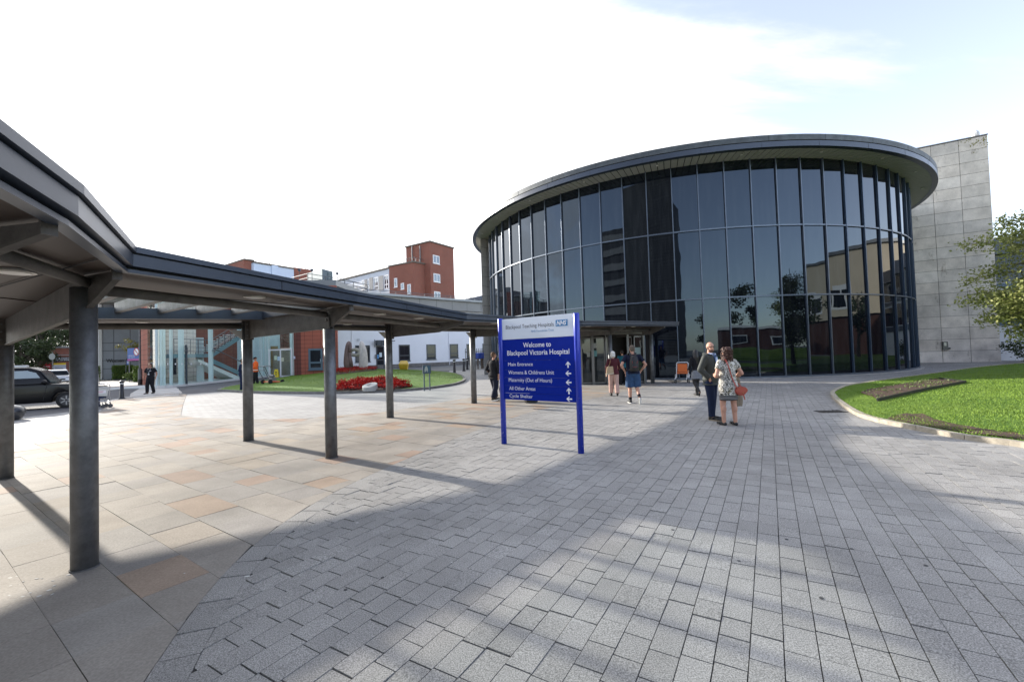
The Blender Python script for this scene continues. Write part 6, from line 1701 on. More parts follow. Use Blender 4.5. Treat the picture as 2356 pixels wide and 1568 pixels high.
# dark trees at far left
G_='dark trees beyond the car park at far left'
for i,(px,Y,h,cr) in enumerate(((25,78,15,5.0),(62,84,17,5.5),(100,80,16,5),(136,86,17,5.5),(170,82,15,5),(-20,80,16,5),(82,66,9,3.4),(48,62,7.5,3.2))):
    p=atY(px,860,Y);tree('tree',['leftmost tall dark tree beyond the cab at the frame edge','tall dark tree directly behind the belisha beacon','tall dark tree rising behind the left end of the brick entrance building','tall dark tree behind the name band of the brick entrance building','tall dark tree mostly hidden behind the big near column','dark tree hidden at the far left behind the leftmost column','lower round dark tree between beacon and brick building','lowest round tree just left of the beacon'][i],(p.x,p.y,0),h,cr,2.5 if h>10 else .6,5200,.17,lf_dark,seed=i,group=G_,trunk=.3,clumps=20)
random.seed(21)
# ================================================================== WHAT STANDS BEHIND THE VIEWER (seen mirrored in the drum)
lou=brickmat('louvre_cladding',(.035,.034,.035),(.03,.03,.03),(.10,.095,.09),30,.55,.5,.06,.6,.05,.2,.6)
brk2=brickmat('darkened_red_brick',(.085,.032,.024),(.065,.026,.02),(.06,.05,.04),.225,.075,.5,.008,.9,.12,.25,.2)  # red brick with its colour darkened to dim its reflection in the drum
beige=mat('beige_render',(.52,.45,.34),.8,var=.06,vs=.3)
band=mat('balcony_band',(.38,.36,.34),.8)
mc=thing('louvred_tower','dark louvred tall hospital block mirrored in the left half of the drum glass','building',(-26,-34,0))
M=MB();M.prism([(-44,-31),(-13,-34),(-12,-52),(-45,-52)],0,37);M.build('louvred_wall',lou,mc)
M=MB();M.prism([(-13,-34),(-6.5,-38),(-6.5,-52),(-12,-52)],0,33);M.build('curved_end',lou,mc)
M=MB();M.prism([(-62,-24),(-44.1,-30),(-45,-50),(-63,-46)],0,30);M.build('balcony_wing',mat('dark_void',(.03,.03,.032),.6),mc)
fbz=[(-52,-27),(-36.1,-31)]
for k in range(8):
    M=MB();a,b=Vector((-62.2,-23.6,0)),Vector((-44.0,-29.6,0));z=2.2+k*3.6;M.prism([a,b,b+Vector((-.3,-1.2,0)),a+Vector((-.3,-1.2,0))],z,z+1.5);M.build('balcony_band',band,mc)
bg_=thing('beige_block','long beige building with white window bands mirrored at the right of the drum','building',(60,10,0))
M=MB();M.prism([(56,-26),(58,44),(74,44),(72,-26)],5.2,13.6);M.build('upper_wall',beige,bg_)
M=MB();M.prism([(56.6,-26),(58.6,44),(74,44),(72,-26)],0,5.1);M.build('lower_wall',brk2,bg_)
M=MB();M.prism([(55.6,-26.5),(57.6,44.5),(74,44),(72,-26)],13.6,14.0);M.build('roof_edge',roofgrey,bg_)
for k in range(9):
    y=-22+k*7.2;x=56.1+(y+26)/35;
    for z0,z1 in((6.4,9.2),):
        M=MB();M.box((x-.02,y,(z0+z1)/2),(.16,5.2,z1-z0+.5));w_=M.build('window_frame',whfr,bg_)
        for j in range(3):
            M=MB();M.box((x-.10,y-1.7+j*1.7,(z0+z1)/2-.2),(.06,1.45,z1-z0-.5));M.build('pane',wglass,w_)
br_=thing('brick_rear_building','low red brick building with railed terrace behind the viewer','building',(25,-38,0))
M=MB();M.prism([(14,-38),(52,-34),(52,-46),(14,-50)],0,4.6);M.build('wall',brk2,br_);M=MB();M.prism([(13.6,-37.6),(52,-33.6),(52,-46),(14,-50)],4.6,5.0);M.build('roof_edge',whfr,br_)
for k in range(7):
    x=17+k*5;M=MB();M.box((x,-37.55+(x-14)*.105,2.6),(2.6,.12,1.5),.105);w_=M.build('window',whfr,br_);M=MB();M.box((x,-37.5+(x-14)*.105,2.6),(2.3,.12,1.2),.105);M.build('pane',wglass,w_)
for i,(x,y,h,cr) in enumerate(((19,-13,10.5,3.8),(25,-14,8.5,3.2),(33,-9,10,3.7),(3,-26,8,3),(40,-2,9.5,3.3),(46,14,9,3.4))):
    tree('tree','%s tree on the lawns behind the viewer, mirrored in the drum'%('tallest','second','third broad','small lone','fourth dark','far right')[i],(x,y,0),h,cr,2.0,2600,.17,lf_dark,seed=40+i,trunk=.22,clumps=14)
random.seed(33)
hedge_=thing('clipped_hedge','long clipped hedge on the lawn behind the viewer','hedge',(24,-7,0))
M=MB();M.prism([(15,-6),(38,-3),(38,-4.4),(15,-7.4)],0,1.3);M.build('foliage',lf_hedge,hedge_,bev=.2)
flatmesh('rear_lawn',[(10,-3),(50,1),(50,-30),(8,-30)],.02,grassm)
# ================================================================== PEOPLE
def skinm(n,c):return mat(n,c,.55,var=.08,vs=12,spec=.35)
sk1=skinm('skin_fair',(.50,.27,.19));sk2=skinm('skin_tan',(.40,.21,.14))
def cloth(n,c,var=.12,vs=6,rough=.85):return mat(n,c,rough,var=var,vs=vs,bump=.25,bs=26,spec=.2)
def V3(*a):return Vector(a)
def loftt(M,rings,n=18):
    M.loft([((r[0],r[1],r[2]),r[3],r[4]) for r in rings],n)
def person(label,feet,H,face,J,fem=False,skin=sk1,head=(0,0),group=None,big=1.0,vox=.0085):
    """joints J in a 1.75 m frame facing +Y, left = -x"""
    p=at(*feet);rot=math.atan2(-face[0],face[1]);t=thing('person',label,'person',(0,0,0),group)
    sh=.175 if fem else .195
    d=dict(hipL=V3(-.09,0,.92),hipR=V3(.09,0,.92),kneeL=V3(-.10,.02,.50),kneeR=V3(.10,.02,.50),ankL=V3(-.105,-.02,.09),ankR=V3(.105,-.02,.09),
      shL=V3(-sh,0,1.43),shR=V3(sh,0,1.43),elL=V3(-sh-.06,-.03,1.14),elR=V3(sh+.06,-.03,1.14),wrL=V3(-sh-.05,.06,.90),wrR=V3(sh+.05,.06,.90),
      lean=V3(0,0,0),neck=V3(0,0,0),toeL=None,toeR=None,handL=None,handR=None)
    d.update(J);j=d;ln=j['lean']
    for k in('shL','shR'):j[k]=j[k]+ln
    b=big
    M=MB()
    for s in'LR':
        M.limb([j['hip'+s],j['knee'+s],j['ank'+s]],[.088*b,.056*b,.038*b])
        k,a=j['knee'+s],j['ank'+s];c=k.lerp(a,.3)+(V3(0,-.018,0));M.sph(c,(.052*b,.055*b,.11),12,8)
        toe=j['toe'+s] if j['toe'+s] else a+V3(.02*(-1 if s=='L' else 1),.17,-.055);j['toe'+s]=toe
        M.limb([a+V3(0,-.03,-.045),toe],[.034,.026])
        M.limb([j['sh'+s],j['el'+s],j['wr'+s]],[.050*b,.038*b,.026])
        e,w=j['el'+s],j['wr'+s];M.sph(e.lerp(w,.28),(.042*b,.042*b,.06),10,6)
        hd=(j['hand'+s] if j['hand'+s] else (w-e)).normalized();side=hd.cross(V3(0,0,1) if abs(hd.z)<.9 else V3(0,1,0)).normalized();nrm=hd.cross(side)
        palm=w+hd*.055;A=Matrix((side,nrm,hd)).transposed();M.sph(palm,(.026,.040,.050),10,8,mtx=A)
        for i,(o,l) in enumerate(((-.030,.066),(-.010,.076),(.010,.072),(.029,.058))):
            q=palm+nrm*o+hd*.040;q1=q+hd*l*.55-side*.008;q2=q1+hd*l*.40-side*.022;M.limb([q,q1,q2],[.0098,.009,.0078],8)
        th=w+hd*.03-nrm*.032;M.limb([th,th-nrm*.022+hd*.030,th-nrm*.024+hd*.058-side*.008],[.012,.0105,.009],8)
    w_=.87 if fem else 1.0
    R_=[(0,0,.84,.15*b,.10*b),(0,-.01,.92,.172*b*(1.04 if fem else .97),.120*b),(ln.x*.3,ln.y*.3,1.06,.142*b*w_,.098*b),(ln.x*.7,ln.y*.7+.01,1.24,.160*b*w_,.112*b),(ln.x*.9,ln.y*.9,1.36,.172*w_*b,.104*b),(ln.x,ln.y,1.44,.150*w_,.08),(ln.x,ln.y,1.49,.07,.065)]
    loftt(M,R_)
    hc=V3(ln.x,ln.y+.025,1.655)+j['neck'];M.limb([V3(ln.x,ln.y,1.46),hc+V3(0,-.02,-.09)],[.060 if not fem else .05,.052 if not fem else .045])
    HY=Matrix.Rotation(head[0],3,'Z')@Matrix.Rotation(head[1],3,'X')
    def hd_(v):return hc+HY@Vector(v)
    M.sph(hd_((0,-.012,.022)),(.076,.094,.094),18,12,mtx=HY);M.sph(hd_((0,.030,-.045)),(.056,.060,.068),14,10,mtx=HY);M.sph(hd_((0,.055,-.086)),(.030,.026,.022),10,8,mtx=HY)
    M.limb([hd_((0,.086,.012)),hd_((0,.106,-.022))],[.009,.014],8);M.sph(hd_((0,.080,.030)),(.045,.012,.010),10,6,mtx=HY)
    M.sph(hd_((0,.085,-.052)),(.024,.012,.010),10,6,mtx=HY)
    for s in(-1,1):M.sph(hd_((s*.076,-.005,-.008)),(.010,.018,.030),8,8,mtx=HY)
    o=M.build('body',skin,t,remesh=vox,smoothit=2)
    for s in(-1,1):
        M=MB();M.sph(hd_((s*.030,.083,.008)),(.011,.007,.007),8,6,mtx=HY);e=M.build('eye',mat('eye_dark',(.03,.02,.02),.2),t)
    s_=H/1.75;t.location=(p.x,p.y,0);t.rotation_euler=(0,0,rot);t.scale=(s_,)*3
    return t,j,hd_,HY,R_,b
def trousers(t,j,b,m,z1=1.0,cuff=.09,nm='trousers',flare=.0,rk=(.112,.086,.070),top=.165):
    M=MB()
    for s in'LR':
        h,k,a=j['hip'+s],j['knee'+s],j['ank'+s]
        e=k.lerp(a,1.0) if cuff<=.12 else None
        if cuff>=.45:
            q=h.lerp(k,(h.z-cuff)/(h.z-k.z)*1.0);M.cyl(h,q,rk[0]*b,(rk[1]+.018+flare)*b,18);M.sph(h,rk[0]*b)
        else:
            M.limb([h,k],[rk[0]*b,rk[1]*b],16);q=k.lerp(a,min(1,(k.z-cuff)/(k.z-a.z)));M.cyl(k,q,rk[1]*b,(rk[2]+flare)*b,16)
            for zf in(.25,.5,.75,.93):
                c=k.lerp(q,zf)+V3(0,-.006*((zf*8)%2),0);M.sph(c,(rk[1]*b*(1-.22*zf)+.004,rk[1]*b*(1-.22*zf)+.005,.03),12,6)
    loftt(M,[(0,0,.80,.13*b,.10*b),(0,-.012,.90,top*1.12*b,.137*b),(0,0,z1,(top-.005)*b,.122*b)])
    return M.build(nm,m,t,remesh=.011,smoothit=2)
def top(t,j,b,R_,m,hem=.9,sleeve=1.0,nm='top',puff=.022,sr=(.066,.054,.042),flare=0,vox=.011,collar=True):
    M=MB();rs=[]
    for r in R_:
        if r[2]<hem:continue
        rs.append((r[0],r[1],r[2],r[3]+puff*(1 if r[2]<1.45 else .35),r[4]+puff*(1 if r[2]<1.45 else .35)))
    lo=[r for r in R_ if r[2]<=hem+.001][-1:] or [R_[0]];lo=lo[0]
    rs=[(lo[0],lo[1],hem,max(lo[3],R_[1][3])+puff+flare,max(lo[4],R_[1][4])+puff+flare)]+rs
    loftt(M,rs,22)
    for s in'LR':
        S_,E_,W_=j['sh'+s],j['el'+s],j['wr'+s]
        if sleeve<=.5:
            q=S_.lerp(E_,sleeve*2);M.cyl(S_,q,sr[0],sr[1]+.014,16);M.sph(S_,sr[0])
        else:
            q=E_.lerp(W_,(sleeve-.5)*2);M.limb([S_,E_],[sr[0],sr[1]],16);M.cyl(E_,q,sr[1],sr[2]+.004,16);M.sph(E_.lerp(q,.35),(sr[1]*.98,sr[1]*1.02,.04),12,6)
            M.sph(S_.lerp(E_,.85),(sr[1]*1.1,sr[1]*1.1,.04),12,6)
    return M.build(nm,m,t,remesh=vox,smoothit=2)
def shoes(t,j,m,sole=None,low=False):
    for s in'LR':
        a,toe=j['ank'+s],j['toe'+s];M=MB();dr=(toe-a);dr.z=0;dr.normalize() if dr.length>1e-3 else None
        heel=a+V3(0,0,-.05)-dr*.035
        if s=='L' and 'liftL' in j or s=='R' and 'liftR' in j:
            heel=a+(a-(j['knee'+s])).normalized()*.035
            dr=(toe-heel).normalized()
            M.limb([heel,heel.lerp(toe,.55),toe+dr*.02],[.043,.042,.034],12)
            o=M.build('shoe',m,t,remesh=.009,smoothit=1)
            if sole:
                kn=(a-j['knee'+s]).normalized();M=MB();off_=kn-dr*kn.dot(dr);off_.normalize();M.limb([heel+off_*.03,toe+dr*.02+off_*.026],[.034,.030],12);M.build('sole',sole,o,remesh=.009)
            continue
        M.limb([heel,heel.lerp(toe,.55)+V3(0,0,.004),toe+dr*.03],[.040,.041,.034],12)
        if not low:M.limb([a+V3(0,0,.02),heel],[.045,.040],12)
        M.v=[(x,y,max(z,.012)) for x,y,z in M.v]
        o=M.build('shoe',m,t,smooth=True)
        if sole:
            M=MB();pts=[];n=20;c=heel.lerp(toe,.55);L_=(toe-heel).length/2+.062
            for i in range(n):
                q=2*math.pi*i/n;sd=V3(-dr.y,dr.x,0);P_=c+dr*math.cos(q)*L_+sd*math.sin(q)*.047;pts.append(P_)
            M.prism(pts,.0,.024);M.build('sole',sole,o,bev=.004)
def hairshape(t,hd_,HY,m,kind,nm='hair'):
    M=MB()
    if kind=='short':
        M.sph(hd_((0,-.022,.034)),(.082,.094,.092),18,12,mtx=HY);M.sph(hd_((0,-.045,-.02)),(.074,.065,.06),14,8,mtx=HY)
        M.v=[v for v in M.v];o=M.build(nm,m,t,remesh=.009,smoothit=1)
    elif kind=='bob':
        M.sph(hd_((0,-.02,.03)),(.092,.105,.098),18,12,mtx=HY);M.sph(hd_((0,-.05,-.05)),(.092,.075,.085),14,10,mtx=HY)
        for s in(-1,1):M.sph(hd_((s*.07,-.01,-.05)),(.03,.05,.08),10,8,mtx=HY)
        o=M.build(nm,m,t,remesh=.009,smoothit=1)
    elif kind=='curly':
        M.sph(hd_((0,-.02,.03)),(.092,.105,.098),18,12,mtx=HY)
        M.sph(hd_((0,-.055,-.08)),(.105,.075,.13),14,10,mtx=HY)
        for k in range(330):
            a=rnd(0,math.pi*2);z=rnd(-.20,.12);r_=.118 if z<.02 else .118*math.sqrt(max(.05,1-((z-.02)/.115)**2))
            y=math.sin(a)*r_*.95-.035
            if y>.03 and z<.07:continue
            M.sph(hd_((math.cos(a)*r_,y,z)),rnd(.010,.019),7,5)
        o=M.build(nm,m,t,remesh=.0065)
    elif kind=='long':
        M.sph(hd_((0,-.02,.03)),(.086,.100,.096),18,12,mtx=HY)
        M.limb([hd_((0,-.05,0)),hd_((0,-.085,-.18)),hd_((.0,-.105,-.40))],[.088,.088,.055],14)
        for s in(-1,1):M.limb([hd_((s*.06,-.02,0)),hd_((s*.07,-.06,-.18)),hd_((s*.05,-.09,-.36))],[.05,.05,.035],10)
        o=M.build(nm,m,t,remesh=.01,smoothit=2)
    return o
black=cloth('black_cloth',(.012,.012,.015));navyc=cloth('navy_cloth',(.012,.020,.050));shoeb=mat('black_leather',(.012,.012,.012),.35);solew=mat('sole_white',(.65,.65,.62),.6);solet=mat('sole_tan',(.30,.24,.17),.7)
# --- 1 bald man
t,j,hd_,HY,R_,b=person('bald bearded man with glasses in grey-green jacket facing the woman in floral dress',(1639,965),1.79,(.62,-.78),
  dict(ankL=V3(-.10,-.06,.09),ankR=V3(.11,.05,.09),kneeL=V3(-.10,-.02,.5),kneeR=V3(.105,.05,.5),elL=V3(-.29,-.08,1.15),elR=V3(.29,-.08,1.15),wrL=V3(-.19,.07,.96),wrR=V3(.19,.07,.96),handL=V3(.5,.0,-.8),handR=V3(-.5,.0,-.8)),skin=sk1,head=(-.55,0))
jk=cloth('jacket_grey_green',(.048,.054,.05),.15,5,.6)
trousers(t,j,b,navyc);top(t,j,b,R_,mat('shirt_pale_blue',(.42,.52,.72),.8,var=.06,vs=8),hem=.95,sleeve=.2,nm='shirt',puff=.010)
jo=top(t,j,b,R_,jk,hem=.80,sleeve=1.0,nm='jacket',puff=.040,sr=(.078,.070,.055),flare=.02)
M=MB()   # open front showing the shirt: placket and lanyard
P=[V3(-.035,.158,1.43),V3(.045,.158,1.43),V3(.06,.172,1.24),V3(.045,.166,1.06),V3(-.02,.166,1.06),V3(-.06,.172,1.24)];M.ext(P,(0,.006,0));M.build('shirt_front',MATS['shirt_pale_blue'],t)
M=MB()
for s in(-1,1):M.bar((s*.045,.12,1.49),(s*.005+.01,.185,1.17),.012,.004,up=(0,1,0))
M.build('lanyard',mat('lanyard_blue',(.03,.15,.5),.5),t)
M=MB();M.limb([V3(-.11,.02,1.49),V3(-.09,-.08,1.50),V3(0,-.12,1.50),V3(.09,-.08,1.50),V3(.11,.02,1.49)],[.03,.042,.046,.042,.03],10);M.build('hood',jk,t,remesh=.01,smoothit=2)
M=MB()
for s in(-1,1):
    M.limb([V3(s*.04,.10,1.475),V3(s*.07,.10,1.50),V3(s*.075,.02,1.515)],[.014,.016,.014],8)
M.build('collar',MATS['shirt_pale_blue'],t,remesh=.008)
for s in(-1,1):
    M=MB();c=hd_((s*.031,.098,.010));n=16
    for i in range(n):
        a0,a1=2*math.pi*i/n,2*math.pi*(i+1)/n;q=lambda a:c+HY@V3(.027*math.cos(a),0,.018*math.sin(a));M.cyl(q(a0),q(a1),.0032,n=5)
    M.cyl(hd_((s*.058,.095,.012)),hd_((s*.078,.0,.006)),.003,n=5)
    if s>0:M.cyl(hd_((-.005,.1,.012)),hd_((.005,.1,.012)),.003,n=5)
    M.build('glasses',mat('spectacle_frame',(.03,.025,.025),.3),t)
M=MB();M.sph(hd_((0,.050,-.080)),(.050,.040,.032),14,8,mtx=HY)
for s in(-1,1):M.limb([hd_((s*.060,.012,-.035)),hd_((s*.048,.045,-.078))],[.012,.02],8)
M.build('beard',mat('beard_dark',(.10,.055,.04),.9),t,remesh=.007);shoes(t,j,shoeb,solet)
# --- 2 woman in floral dress
m=bpy.data.materials.new('floral_print');m.use_nodes=True;N,L=nt(m);b_=N['Principled BSDF'];b_.inputs['Roughness'].default_value=.85;tc=N.new('ShaderNodeTexCoord')
nz=N.new('ShaderNodeTexNoise');nz.inputs['Scale'].default_value=7.5;nz.inputs['Detail'].default_value=2;nz.inputs['Distortion'].default_value=1.6;L.new(tc.outputs['Object'],nz.inputs[0])
cr=N.new('ShaderNodeValToRGB');e=cr.color_ramp.elements;e[0].position=.0;e[0].color=(.62,.60,.54,1);e[1].position=1;e[1].color=(.62,.60,.54,1)
for pos,c in((.42,(.62,.60,.54)),(.435,(.02,.02,.018)),(.475,(.02,.02,.018)),(.485,(.62,.60,.54)),(.545,(.62,.6,.54)),(.555,(.02,.02,.018)),(.60,(.03,.03,.02)),(.61,(.30,.25,.12)),(.65,(.62,.6,.54))):
    x=e.new(pos);x.color=(*c,1)
L.new(nz.outputs[0],cr.inputs[0]);sx=N.new('ShaderNodeSeparateXYZ');L.new(tc.outputs['Object'],sx.inputs[0])
wv=N.new('ShaderNodeMath');wv.operation='SINE';w2_=N.new('ShaderNodeMath');w2_.operation='MULTIPLY';w2_.inputs[1].default_value=210;L.new(sx.outputs['Z'],w2_.inputs[0]);L.new(w2_.outputs[0],wv.inputs[0])
st_=N.new('ShaderNodeMapRange');st_.inputs['From Min'].default_value=.55;st_.inputs['From Max'].default_value=.7;st_.inputs['To Min'].default_value=0.02;st_.inputs['To Max'].default_value=.35;L.new(wv.outputs[0],st_.inputs[0])
lt=N.new('ShaderNodeMath');lt.operation='LESS_THAN';lt.inputs[1].default_value=.695;L.new(sx.outputs['Z'],lt.inputs[0])
lt2=N.new('ShaderNodeMath');lt2.operation='LESS_THAN';lt2.inputs[1].default_value=.60;L.new(sx.outputs['Z'],lt2.inputs[0])
ma=N.new('ShaderNodeMix');ma.data_type='RGBA';L.new(lt2.outputs[0],ma.inputs[0]);L.new(st_.outputs[0],ma.inputs[6]);ma.inputs[7].default_value=(.015,.015,.015,1)
mb=N.new('ShaderNodeMix');mb.data_type='RGBA';L.new(lt.outputs[0],mb.inputs[0]);L.new(cr.outputs[0],mb.inputs[6]);L.new(ma.outputs[2],mb.inputs[7]);L.new(mb.outputs[2],b_.inputs['Base Color']);floral=m
t,j,hd_,HY,R_,b=person('woman with brown curly hair in black and cream floral dress seen from behind',(1679,978),1.66,(-.12,.99),
  dict(ankL=V3(-.12,.02,.09),ankR=V3(.11,-.05,.09),kneeL=V3(-.125,.03,.5),kneeR=V3(.115,-.01,.5),elL=V3(-.30,-.05,1.15),elR=V3(.31,-.06,1.17),wrL=V3(-.19,.17,1.10),wrR=V3(.22,.17,1.07),handL=V3(.4,.8,.2),handR=V3(-.3,.9,.0)),fem=True,skin=sk1,head=(.0,0),big=1.12)
M=MB();loftt(M,[(0,0,.575,.205,.155),(0,-.005,.70,.208,.158),(0,-.015,.90,.222,.165),(0,0,1.06,.185,.135),(0,.01,1.24,.185,.142),(0,0,1.36,.19,.132),(0,0,1.44,.16,.10),(0,0,1.485,.085,.08)],24)
for s in'LR':
    q=j['sh'+s].lerp(j['el'+s],.55);M.cyl(j['sh'+s],q,.072,.074,16);M.sph(j['sh'+s],.072)
M.build('dress',floral,t,remesh=.010,smoothit=2)
hairshape(t,hd_,HY,mat('hair_auburn',(.02,.008,.005),.6,var=.6,vs=60,col2=(.09,.03,.015)),'curly')
shoes(t,j,shoeb,None,low=True)
bagm=mat('red_leather',(.36,.055,.035),.4,var=.08,vs=10,spec=.5)
bt_=thing('crossbody_bag','red leather saddle bag with long strap worn across the back of the floral dress woman','bag',(0,0,0))
M=MB();P=[]
for i in range(25):
    a=math.pi*2*i/24;x=.135*math.cos(a);z=.115*math.sin(a);z=z if z<0 else z*.75;P.append((x,z))
c=V3(.185,-.215,.80)
M.ext([c+V3(x,0,z) for x,z in P[:-1]],(0,.085,0));M.build('bag_body',bagm,bt_,bev=.02)
M=MB();M.ext([c+V3(x*1.02,-.012,z*1.02 if z>0 else z*.55-.005) for x,z in P[:-1]],(0,.012,0));f_=M.build('flap',bagm,bt_,bev=.004)
M=MB();M.sph(c+V3(.02,-.016,-.05),(.010,.006,.010),8,6);M.build('stud',mat('brass',(.5,.35,.12),.3,.9),f_)
M=MB()
SP=[V3(-.085,-.03,1.535),V3(-.095,-.125,1.46),V3(-.075,-.165,1.34),V3(-.04,-.172,1.2),V3(.01,-.172,1.05),V3(.05,-.215,.90),V3(.07,-.2,.84)]
SPs=catmull(SP,4)
for a,b2 in zip(SPs,SPs[1:]):M.bar(a,b2,.026,.006,up=(0,1,0))
SP=catmull([V3(-.085,-.03,1.535),V3(-.07,.09,1.48),V3(.0,.175,1.3),V3(.12,.17,1.1),V3(.24,.02,.95),V3(.26,-.12,.86)],4)
for a,b2 in zip(SP,SP[1:]):M.bar(a,b2,.026,.006,up=(0,1,0))
M.limb([V3(.22,-.21,.72),V3(.245,-.22,.60)],[.016,.012],6)
M.build('strap',bagm,bt_);bt_.location=t.location;bt_.rotation_euler=t.rotation_euler;bt_.scale=t.scale
ct=thing('folded_coat','beige coat draped over the forearm of the floral dress woman','coat',(0,0,0))
M=MB();c=V3(.285,.10,0)
M.limb([V3(.26,.04,1.04),V3(.30,.17,1.03)],[.055,.055],12)
loftt(M,[(.28,.10,.42,.075,.10),(.29,.10,.60,.085,.115),(.285,.10,.85,.075,.11),(.28,.10,1.03,.055,.10)],16)
M.sph(V3(.33,.02,.62),(.03,.03,.22),8,8);M.sph(V3(.22,.02,.60),(.03,.03,.2),8,8)
M.build('coat_cloth',cloth('coat_beige',(.24,.20,.15),.2,8),ct,remesh=.012,smoothit=2);ct.location=t.location;ct.rotation_euler=t.rotation_euler;ct.scale=t.scale
# --- 3 backpack man
t,j,hd_,HY,R_,b=person('man in navy T-shirt and denim shorts with black backpack walking to the doors',(1459,927),1.81,(.06,1),
  dict(ankL=V3(-.10,.04,.09),ankR=V3(.11,-.26,.20),kneeL=V3(-.10,.05,.5),kneeR=V3(.11,.04,.49),toeR=V3(.12,-.24,.05),liftR=1,elL=V3(-.36,-.10,1.17),elR=V3(.37,-.10,1.17),wrL=V3(-.235,.02,.97),wrR=V3(.235,.02,.97),handL=V3(.3,.3,-.9),handR=V3(-.3,.3,-.9)),skin=sk1,big=1.10)
denim=mat('denim',(.018,.055,.13),.85,var=.3,vs=9,bump=.2,bs=60)
trousers(t,j,b,denim,cuff=.50,nm='shorts',flare=.02);top(t,j,b,R_,cloth('navy_tshirt',(.010,.013,.030)),hem=.88,sleeve=.32,nm='t_shirt',puff=.022)
hairshape(t,hd_,HY,mat('hair_brown_grey',(.10,.075,.055),.8,var=.4,vs=50),'short')
M=MB()
for s in'LR':
    a,k=j['ank'+s],j['knee'+s];M.cyl(a,a.lerp(k,.24),.046,.050,14)
M.build('socks',black,t)
shoes(t,j,mat('trainer_black',(.03,.03,.03),.6),solew)
bp_=thing('backpack','black rucksack with small red trim on the back of the man in denim shorts','backpack',(0,0,0))
M=MB();loftt(M,[(0,-.21,.98,.12,.07),(0,-.225,1.02,.135,.085),(0,-.235,1.15,.14,.095),(0,-.22,1.30,.13,.085),(0,-.19,1.42,.10,.06),(0,-.17,1.46,.05,.03)],18);M.sph(V3(0,-.30,1.10),(.10,.05,.10),14,10);M.build('pack',mat('pack_black',(.012,.012,.013),.6,var=.4,vs=14),bp_,remesh=.011,smoothit=2)
M=MB()
for s in(-1,1):
    q=catmull([V3(s*.07,-.15,1.45),V3(s*.09,-.05,1.535),V3(s*.11,.08,1.47),V3(s*.13,.155,1.30),V3(s*.16,.08,1.08),V3(s*.12,-.15,1.02)],4)
    for a,b2 in zip(q,q[1:]):M.bar(a,b2,.05,.012,up=(0,1,0))
M.build('shoulder_strap',MATS['pack_black'],bp_)
M=MB()
for s in(-1,1):M.bar((s*.055,-.318,1.22),(s*.085,-.325,1.30),.006,.006)
M.bar((-.06,-.352,1.12),(.06,-.352,1.12),.004,.006)
M.build('red_trim',mat('trim_red',(.4,.03,.02),.5),bp_);bp_.location=t.location;bp_.rotation_euler=t.rotation_euler;bp_.scale=t.scale
# --- 4 white haired woman
t,j,hd_,HY,R_,b=person('white-haired woman in maroon cardigan and pale pink trousers walking to the doors',(1413.5,911),1.63,(.10,1),
  dict(ankL=V3(-.10,.12,.09),ankR=V3(.10,-.16,.12),kneeL=V3(-.10,.10,.5),kneeR=V3(.10,-.02,.5),elL=V3(-.27,-.05,1.15),elR=V3(.26,.04,1.15),wrL=V3(-.26,.06,.92),wrR=V3(.20,.20,1.0)),fem=True,skin=sk1,big=1.06)
trousers(t,j,b,cloth('pink_cotton',(.50,.33,.28),.06),cuff=.13,flare=.012);top(t,j,b,R_,cloth('maroon_knit',(.075,.018,.024)),hem=.86,nm='cardigan',puff=.026,flare=.01)
hairshape(t,hd_,HY,mat('hair_white',(.62,.60,.56),.6,var=.1,vs=40),'bob');shoes(t,j,shoeb,None)
tb_=thing('tote_bag','large beige canvas tote bag on the shoulder of the white-haired woman','bag',(0,0,0))
c=V3(-.16,-.20,1.02);M=MB();P=[c+V3(-.15,0,-.17),c+V3(.15,0,-.13),c+V3(.13,0,.17),c+V3(-.10,0,.15)];M.ext(P,(0,.10,0));M.build('bag_body',cloth('canvas_beige',(.42,.32,.21),.08,10),tb_,bev=.02)
M=MB();P=[c+V3(-.152,-.004,-.172),c+V3(.152,-.004,-.132),c+V3(.150,-.004,-.085),c+V3(-.148,-.004,-.125)];M.ext(P,(0,.108,0));M.build('base_panel',cloth('canvas_light',(.5,.44,.34)),tb_)
M=MB()
q=catmull([c+V3(-.05,.01,.14),V3(-.13,-.14,1.36),V3(-.125,-.05,1.50),V3(-.13,.08,1.42),c+V3(-.02,.09,.12)],5)
for a,b2 in zip(q,q[1:]):M.bar(a,b2,.014,.014)
M.build('strap',mat('strap_tan',(.30,.16,.08),.5),tb_);tb_.location=t.location;tb_.rotation_euler=t.rotation_euler;tb_.scale=t.scale
# --- 5 woman in grey skirt
t,j,hd_,HY,R_,b=person('woman with long black hair in black top, grey checked skirt and black tights walking away',(1604,910),1.60,(-.15,1),
  dict(ankL=V3(-.03,-.20,.20),ankR=V3(.05,.10,.09),kneeL=V3(-.07,.03,.5),kneeR=V3(.08,.08,.5),toeL=V3(-.03,-.19,.05),liftL=1,elL=V3(-.24,.02,1.14),elR=V3(.26,.0,1.15),wrL=V3(-.19,.18,1.0),wrR=V3(.22,.12,.95)),fem=True,skin=sk2,big=.95)
tg=mat('black_tights',(.014,.013,.014),.6)
M=MB()
for s in'LR':M.limb([j['hip'+s],j['knee'+s],j['ank'+s]],[.092,.070,.050],12);M.sph(j['knee'+s].lerp(j['ank'+s],.3)+V3(0,-.018,0),(.058,.064,.12))
M.build('tights',tg,t,remesh=.011,smoothit=2)
tweed=mat('grey_tweed',(.17,.18,.20),.9,var=.55,vs=45);M=MB();loftt(M,[(0,0,.66,.215,.165),(0,-.01,.80,.195,.150),(0,-.01,.92,.18,.135),(0,0,1.02,.145,.112)],20);M.build('skirt',tweed,t,bev=.006)
